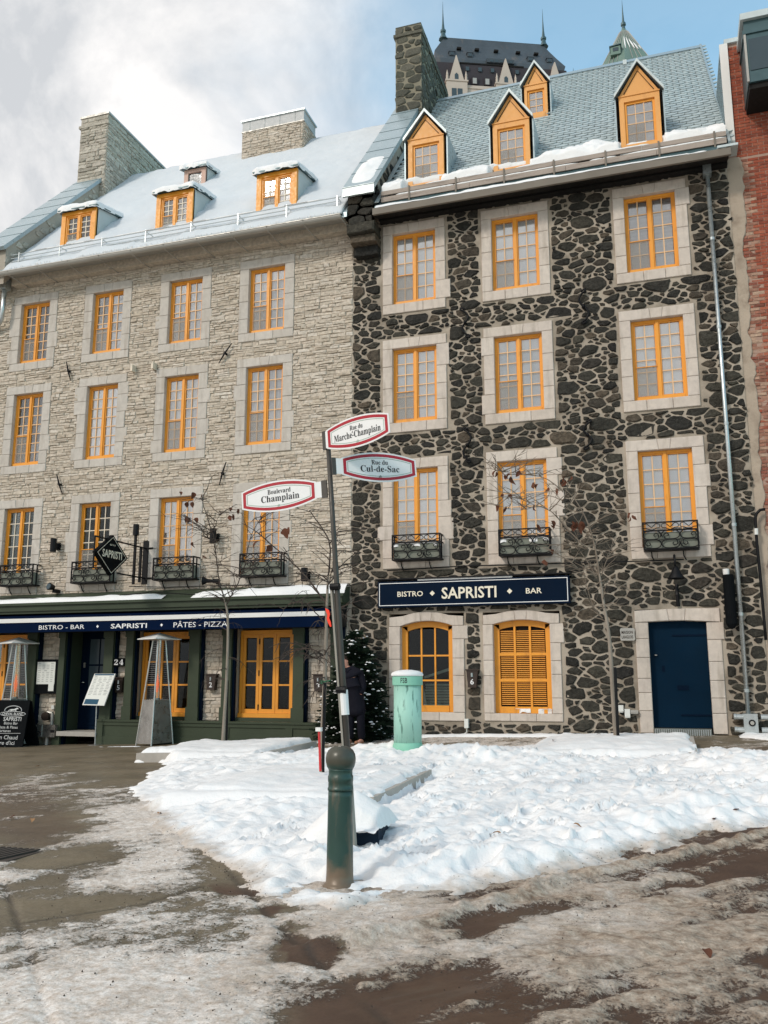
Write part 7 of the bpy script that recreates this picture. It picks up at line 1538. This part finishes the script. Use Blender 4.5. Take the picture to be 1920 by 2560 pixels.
lbM = [([(-4.141, 10.390, 2.348), (-4.349, 10.390, 2.561), (-4.534, 10.390, 2.752), (-4.759, 10.390, 2.940), (-5.026, 10.390, 3.141), (-5.357, 10.390, 3.394)], .016, .004, .5), ([(-4.127, 10.390, 2.696), (-4.105, 10.390, 3.030), (-4.198, 10.390, 3.272), (-4.477, 10.390, 3.606)], .013, .006, .2), ([(-4.117, 10.390, 2.595), (-3.996, 10.390, 2.841), (-3.820, 10.390, 3.001), (-3.698, 10.390, 3.112)], .010, .003, .3), ([(-4.125, 10.390, 2.529), (-4.030, 10.390, 2.759), (-3.980, 10.390, 3.025), (-3.911, 10.390, 3.274)], .008, .003, -.2), ([(-4.155, 10.390, 2.102), (-4.291, 10.390, 2.252), (-4.418, 10.390, 2.355), (-4.599, 10.390, 2.376), (-4.698, 10.390, 2.279), (-4.766, 10.390, 2.063)], .008, .002, -.1), ([(-4.158, 10.390, 1.679), (-4.247, 10.390, 1.761), (-4.354, 10.390, 1.786), (-4.443, 10.390, 1.763)], .006, .002, -.1), ([(-4.148, 10.390, 1.550), (-4.228, 10.390, 1.647), (-4.352, 10.390, 1.672), (-4.450, 10.390, 1.657)], .006, .002, .1), ([(-4.130, 10.390, 2.216), (-3.937, 10.390, 2.277), (-3.781, 10.390, 2.420), (-3.686, 10.390, 2.515)], .007, .002, .1)]
T2 = bare_tree((tM[0], tM[1], gzf(*tM)), trM, lbM, lfL[16:] and [(-5.323, 10.800, 3.223), (-4.945, 10.800, 3.340), (-4.907, 10.800, 3.356), (-4.849, 10.800, 3.371), (-5.096, 10.800, 3.150)], 'slender bare tree tied with red ribbon just left of the sign pole', 90, 1.15, 6, .034, .6, (.2, .6))
tR = [(-0.948, 15.364)][0]
trR = [(tR[0], tR[1], gzf(*tR) - .03)] + [(-0.957, 15.200, 0.794), (-0.965, 15.200, 1.236), (-0.970, 15.200, 1.682), (-0.977, 15.200, 2.021), (-0.997, 15.200, 2.294), (-1.039, 15.200, 2.593), (-1.070, 15.200, 2.918), (-1.093, 15.200, 3.152)]
lbR = [([(-1.094, 15.200, 3.128), (-1.119, 15.200, 3.434), (-1.169, 15.200, 3.768), (-1.248, 15.200, 4.059), (-1.354, 15.200, 4.306), (-1.485, 15.200, 4.533), (-1.639, 15.200, 4.685)], .016, .005, .0), ([(-1.269, 15.200, 3.583), (-1.423, 15.200, 3.752), (-1.579, 15.200, 3.932), (-1.736, 15.200, 4.134), (-1.849, 15.200, 4.262), (-1.990, 15.200, 4.332), (-2.156, 15.200, 4.379), (-2.418, 15.200, 4.538), (-2.587, 15.200, 4.604)], .011, .003, -.3), ([(-1.642, 15.200, 4.611), (-1.761, 15.200, 4.735), (-1.924, 15.200, 4.862), (-2.115, 15.200, 4.926), (-2.405, 15.200, 4.979), (-2.675, 15.200, 5.011), (-2.798, 15.200, 5.051)], .008, .002, -.2), ([(-1.142, 15.200, 3.083), (-1.235, 15.200, 3.298), (-1.385, 15.200, 3.541), (-1.495, 15.200, 3.688)], .009, .004, .2), ([(-1.060, 15.200, 3.127), (-0.994, 15.200, 3.335), (-0.931, 15.200, 3.473), (-0.864, 15.200, 3.564)], .008, .003, .2), ([(-1.070, 15.200, 2.410), (-1.241, 15.200, 2.621), (-1.336, 15.200, 3.067), (-1.391, 15.200, 3.399)], .007, .002, .1), ([(-2.156, 15.200, 4.374), (-2.303, 15.200, 4.326), (-2.473, 15.200, 4.324), (-2.667, 15.200, 4.372), (-2.764, 15.200, 4.403)], .004, .002, -.2), ([(-1.334, 15.200, 3.114), (-1.509, 15.200, 3.356), (-1.736, 15.200, 3.484), (-1.839, 15.200, 3.561)], .006, .002, -.1), ([(-1.169, 15.200, 3.768), (-1.279, 15.200, 3.869), (-1.698, 15.200, 4.522)], .006, .003, .3)]
lfR = [(-2.771, 15.050, 5.010), (-2.784, 15.050, 4.948), (-2.637, 15.050, 4.950), (-2.626, 15.050, 4.887), (-2.528, 15.050, 4.929), (-2.516, 15.050, 4.891), (-2.381, 15.050, 4.944), (-2.146, 15.050, 4.737), (-2.040, 15.050, 4.698), (-1.911, 15.050, 4.657), (-1.748, 15.050, 4.588), (-2.707, 15.050, 4.587), (-2.574, 15.050, 4.561), (-2.563, 15.050, 4.523), (-2.742, 15.050, 4.374), (-2.635, 15.050, 4.355), (-2.123, 15.050, 4.344), (-1.874, 15.050, 4.024), (-1.840, 15.050, 3.994), (-2.122, 15.050, 3.997), (-1.576, 15.050, 4.788), (-1.505, 15.050, 4.795), (-1.532, 15.050, 4.724), (-1.601, 15.050, 4.753), (-1.421, 15.050, 3.995), (-1.354, 15.050, 3.944), (-1.390, 15.050, 3.910), (-1.469, 15.050, 3.950), (-1.490, 15.050, 3.999), (-1.329, 15.050, 3.990), (-0.589, 15.050, 4.102), (-0.513, 15.050, 4.063), (-0.547, 15.050, 4.041), (-1.809, 15.050, 3.539), (-1.978, 15.050, 3.380)]
T3 = bare_tree((tR[0], tR[1], gzf(*tR)), trR, lbR, lfR, 'bare young tree with brown leaves in the raised bed before the blue door', 120, 2.1, 12, .046, .15, (.2, .7), .5, 'twigpale', 1.25)
def stake(p0, p1, r, label, name='tree_stake', mat='black'):
    return tag(MB().tube([p0, p1], r, 6).build(name, mat), label, 'stake', 'dark tree stakes')
a = [(-8.023, 15.200, 0.072), (-8.045, 15.200, 1.385)]; stake(a[0], a[1], .022, 'dark stake against the tree before the three leaf shop window')
a = [(-0.910, 15.100, 0.266), (-0.906, 15.100, 1.599)]; stake(a[0], a[1], .026, 'dark stake against the tree before the blue door')
a = [(-4.117, 10.300, 0.105), (-4.120, 10.300, 0.547), (-4.109, 10.300, 1.358)]; o = tag(MB().tube([(a[0][0], a[0][1], gzf(a[0][0], 10.3) - .03), a[1], a[2]], .021, 6).build('tree_stake', 'black'), 'dark stake tied to the ribboned tree left of the sign pole', 'stake', 'dark tree stakes')
t = thing('tree_tie', a[2], 'green rubber tie round the ribboned tree and its stake', 'tree tie'); q = [(-4.191, 10.360, 1.364), (-4.155, 10.360, 1.369), (-4.059, 10.360, 1.388)]
MB().tube([q[0], q[1]], .024, 8).build('band', 'greentie', t); MB().tube([q[1], q[2]], .008, 5).build('strap', 'greentie', t)
t = thing('red_ribbon', tuple([(-4.091, 10.340, 2.172)][0]), 'fluorescent red ribbon hanging on the slender tree by the sign pole', 'ribbon')
rp = [(-4.128, 10.330, 2.284), (-4.078, 10.330, 2.258), (-4.065, 10.330, 2.208), (-4.075, 10.330, 2.161), (-4.051, 10.330, 2.104), (-4.043, 10.330, 2.051), (-4.060, 10.330, 2.049), (-4.087, 10.330, 2.095), (-4.108, 10.330, 2.152), (-4.100, 10.330, 2.200), (-4.121, 10.330, 2.248)]
MB().prism([tuple(p) for p in rp], (0, .006, 0)).build('ribbon', 'redtape', t)
rsx = [(-5.467, 13.553)][0]; t = thing('marker_stake', (rsx[0], rsx[1], gzf(*rsx)), 'short red and white snow marker stake beside the slender tree', 'marker stake')
q = [(-4.032, 10.000, 0.437), (-4.055, 10.000, 0.793), (-4.059, 10.000, 0.830)]
MB().tube([(q[0][0], 10.0, q[0][2] - .1), q[1]], .016, 6).build('stake', 'redpaint', t); MB().box(q[1][0] - .035, q[1][0] + .03, 9.97, 10.03, q[1][2], q[1][2] + .045).build('cap', 'white', t)

# fir tree dressed for winter
XT = thing('fir_tree', (-6.2, 17.32, .15), 'dark snow flecked fir tree standing at the joint of the two houses', 'tree')
xb = Vector((-6.22, 17.30, .15)); MB().tube([xb, xb + Vector((0, 0, 2.2))], [.05, .01], 6).build('trunk', 'bark', XT)
r6 = random.Random(77); nd_ = MB(); sn = MB()
def needle_bough(p, d, L):
    side = d.cross(Vector((0, 0, 1))).normalized(); upd = side.cross(d)
    n = 9
    for i in range(n):
        s = i / n; c = p + d * (L * s) - Vector((0, 0, .10 * L * s * s))
        for sg in (-1, 1):
            for m in range(2):
                w = (side * sg * r6.uniform(.5, 1.1) + d * r6.uniform(.4, .9) + Vector((0, 0, r6.uniform(-.5, .5)))).normalized() * (.13 * (1.15 - s) + .035) * r6.uniform(.7, 1.3); q = upd * .012 + d * .02
                nd_.add([c - q, c + w, c + q], [(0, 1, 2)])
for k in range(760):
    z = 2.18 * (1 - math.sqrt(r6.random())) if r6.random() < .75 else r6.uniform(0, 2.1); a = r6.uniform(0, 2 * math.pi); rad = .90 * (1 - z / 2.3) ** .75 + .05
    d = Vector((math.cos(a), math.sin(a), r6.uniform(-.25, .35))).normalized(); st = xb + Vector((0, 0, z + .08)) + d * rad * r6.uniform(.15, .55); needle_bough(st, d, rad * r6.uniform(.4, .62))
    if r6.random() < .5 and d.y < .3:
        c = st + d * rad * .42 + Vector((0, 0, .03)); s = r6.uniform(.012, .032); sn.lathe([(s * .2, -s * .4), (s * 1.3, 0), (s, s * .5), (.002, s * .8)], tuple(c), 6)
for i, (dx, dz) in enumerate(((-.22, 1.40), (-.12, 1.42), (.02, 1.36), (.10, 1.38), (-.27, 1.20), (-.18, 1.20), (.0, 1.95), (.02, 2.02), (.34, .98), (.42, .95), (.38, .85), (.5, .42), (.55, .38), (-.55, .9))):
    s = r6.uniform(.03, .05); sn.lathe([(s * .2, -s * .3), (s * 1.4, 0), (s, s * .5), (.002, s * .7)], (xb.x + dx, xb.y - .25 - .3 * (1 - dz / 2.2), xb.z + dz), 7)
for k in range(60):
    a = r6.uniform(0, 6.28); r = r6.uniform(.3, .8); needle_bough(xb + Vector((r * .4 * math.cos(a), r * .4 * math.sin(a), .1)), Vector((math.cos(a), math.sin(a), -.05)), .45)
nd_.build('needles', 'needle', XT, kind='stuff'); sn.build('snow_flecks', 'snow', XT, kind='stuff')

# ================================================================== PERSON
def skin_mesh(name, verts, edges, radii, mat, parent, levels=2, root=0):
    me = bpy.data.meshes.new(name); me.from_pydata(verts, edges, []); o = bpy.data.objects.new(name, me); COL.objects.link(o)
    md = o.modifiers.new('skin', 'SKIN'); md.use_smooth_shade = True
    if not me.skin_vertices: 
        me.attributes.new
    for i, r in enumerate(radii): me.skin_vertices[0].data[i].radius = r if hasattr(r, '__len__') else (r, r); me.skin_vertices[0].data[i].use_root = (i == root)
    s = o.modifiers.new('sub', 'SUBSURF'); s.levels = levels; s.render_levels = levels
    bpy.context.view_layer.update(); dg = bpy.context.evaluated_depsgraph_get(); nm = bpy.data.meshes.new_from_object(o.evaluated_get(dg)); nm.name = name
    COL.objects.unlink(o); bpy.data.objects.remove(o); nm.materials.clear(); nm.materials.append(M[mat]); nm.shade_smooth()
    ob = bpy.data.objects.new(name, nm); return put(ob, parent)
def person():
    bx, by = -5.86, 16.30; g = gzf(bx, by) + .01; H = 1.68
    P = thing('person', (bx, by, g), 'person in a long dark navy coat and tan shoes, face hidden behind the sign pole', 'person', None, 0)
    V = lambda x, y, z: (bx + x, by + y, g + z * H / 1.72)
    # body: pelvis, spine, neck, head, arms, legs as one surface
    vs = [V(0, 0, .92), V(-.03, 0, 1.10), V(-.07, -.01, 1.30), V(-.11, -.02, 1.42), V(-.17, -.05, 1.48), V(-.215, -.075, 1.55), V(-.235, -.08, 1.62), V(-.24, -.07, 1.68),
          V(-.29, -.03, 1.40), V(-.33, -.02, 1.14), V(-.27, -.12, .96), V(.09, 0, 1.38), V(.15, .02, 1.12), V(.13, -.09, .95),
          V(-.09, -.01, .88), V(-.10, -.03, .50), V(-.11, 0, .09), V(-.14, -.14, .035), V(.10, .0, .88), V(.11, -.02, .50), V(.12, .03, .09), V(.09, -.11, .035)]
    es = [(0, 1), (1, 2), (2, 3), (3, 4), (4, 5), (5, 6), (6, 7), (3, 8), (8, 9), (9, 10), (3, 11), (11, 12), (12, 13), (0, 14), (14, 15), (15, 16), (16, 17), (0, 18), (18, 19), (19, 20), (20, 21)]
    rd = [(.15, .12), (.14, .11), (.17, .12), (.10, .09), .055, (.075, .09), (.078, .095), .05, .055, .045, .035, .055, .045, .035, .085, .058, .042, (.04, .03), .085, .058, .042, (.04, .03)]
    skin_mesh('body', vs, es, rd, 'skin', P)
    co = [V(0, 0, .50), V(0, 0, .70), V(0, 0, .92), V(-.03, 0, 1.10), V(-.07, -.01, 1.28), V(-.11, -.015, 1.40), V(-.15, -.035, 1.475), V(-.29, -.03, 1.38), V(-.335, -.02, 1.14), V(-.25, -.13, .97), V(.09, 0, 1.36), V(.155, .02, 1.12), V(.12, -.10, .96)]
    ce = [(0, 1), (1, 2), (2, 3), (3, 4), (4, 5), (5, 6), (5, 7), (7, 8), (8, 9), (5, 10), (10, 11), (11, 12)]
    cr = [(.225, .19), (.215, .18), (.20, .165), (.185, .15), (.205, .155), (.16, .12), (.095, .095), .085, .072, .065, .085, .072, .065]
    skin_mesh('coat', co, ce, cr, 'coat', P, 2, 2)
    for s, l in ((-1, (14, 15, 16)), (1, (18, 19, 20))):
        a = [vs[l[0]], vs[l[1]], (vs[l[2]][0], vs[l[2]][1], vs[l[2]][2] - .02)]; skin_mesh('trouser_leg', a, [(0, 1), (1, 2)], [.11, .085, .078], 'coat', P)
        x, y, z = vs[l[2]]; skin_mesh('shoe', [(x, y + .05, g + .05), (x - .03, y - .06, g + .045), (x - .08, y - .17, g + .035)], [(0, 1), (1, 2)], [(.05, .05), (.05, .045), (.042, .032)], 'shoe', P)
    hd = Vector(V(-.235, -.075, 1.605))
    hr = skin_mesh('hair', [tuple(hd + Vector((.0, .03, -.02))), tuple(hd + Vector((0, .02, .05))), tuple(hd + Vector((0, -.01, .085)))], [(0, 1), (1, 2)], [(.085, .085), (.095, .10), (.07, .08)], 'hair', P)
    MB().tube([hd + Vector((-.025, -.10, -.0)), hd + Vector((-.03, -.125, -.025)), hd + Vector((-.03, -.10, -.035))], [.008, .016, .010], 6).build('nose', 'skin', P, True)
    for s in (-1, 1):
        MB().lathe([(.001, -.008), (.008, -.004), (.008, .004), (.001, .008)], tuple(hd + Vector((-.025 + s * .032, -.092 - (.006 if s < 0 else 0), .012))), 8).build('eye', 'hair', P); MB().tube([hd + Vector((.0 + s * .083, .0, .01)), hd + Vector((s * .09, .005, -.03))], [.016, .012], 6).build('ear', 'skin', P, True)
    MB().tube([hd + Vector((-.055, -.093, -.055)), hd + Vector((-.028, -.102, -.057)), hd + Vector((0, -.094, -.055))], [.003, .006, .003], 5).build('mouth', 'signred', P)
    MB().tube([Vector(V(-.20, -.13, 1.47)), Vector(V(-.13, -.155, 1.38)), Vector(V(-.06, -.11, 1.46))], [.02, .024, .02], 6).build('collar', 'coat', P)
person()

# ================================================================== FALLEN LEAVES
FL = [(-1.368, 7.225), (-0.876, 7.871), (0.205, 9.677), (-2.073, 10.247), (-1.864, 14.532), (0.072, 5.008), (-1.719, 10.893), (0.281, 8.640), (-1.207, 15.460), (0.498, 8.889)] + [(-5.378, 10.395), (-5.589, 8.920), (-5.095, 8.220), (-6.204, 7.691), (-6.532, 7.835), (-10.039, 12.533)]
FLL = ['tan leaf on snow close to the road edge, lower middle', 'tan curled leaf at the snow edge right of the footprints', 'dark brown leaf on the snow right of centre', 'reddish leaf on clean snow right of the bollard', 'small brown leaf on the raised snow bed before the blue door', 'brown leaf on the road slush at lower right', 'small dark leaf on the snow below the raised bed', 'dark leaf at the ploughed snow rim far right', 'dark leaf beside the tree in the raised bed', 'brown leaf on the trodden snow at right',
 'tan leaf on the smooth snow before the shopfront plinth', 'brown leaf at the left snow edge', 'tan leaf in the slush below the left snow edge', 'pale leaf on bare pavement at left above the drain', 'brown leaf on bare pavement near the drain cover', 'small pale leaf on wet pavement before the heater']
for i, (x, y) in enumerate(FL):
    dpt, _, _ = snow_depth(np.array([x]), np.array([y])); z = gzf(x, y) + max(0.02, float(dpt[0])) + .012
    dark_ = 'dark' in FLL[i] or 'brown' in FLL[i]; o = inst((LEAFM if dark_ else LEAFT)[i % 4], 'fallen_leaf', (x, y, z), None, rot=(1.45, rng.uniform(-.2, .2), rng.uniform(0, 6)), sc=(.055, .045, .075))
    tag(o, FLL[i], 'leaf', 'fallen leaves')
SC['note'] = ''
del SC['note']
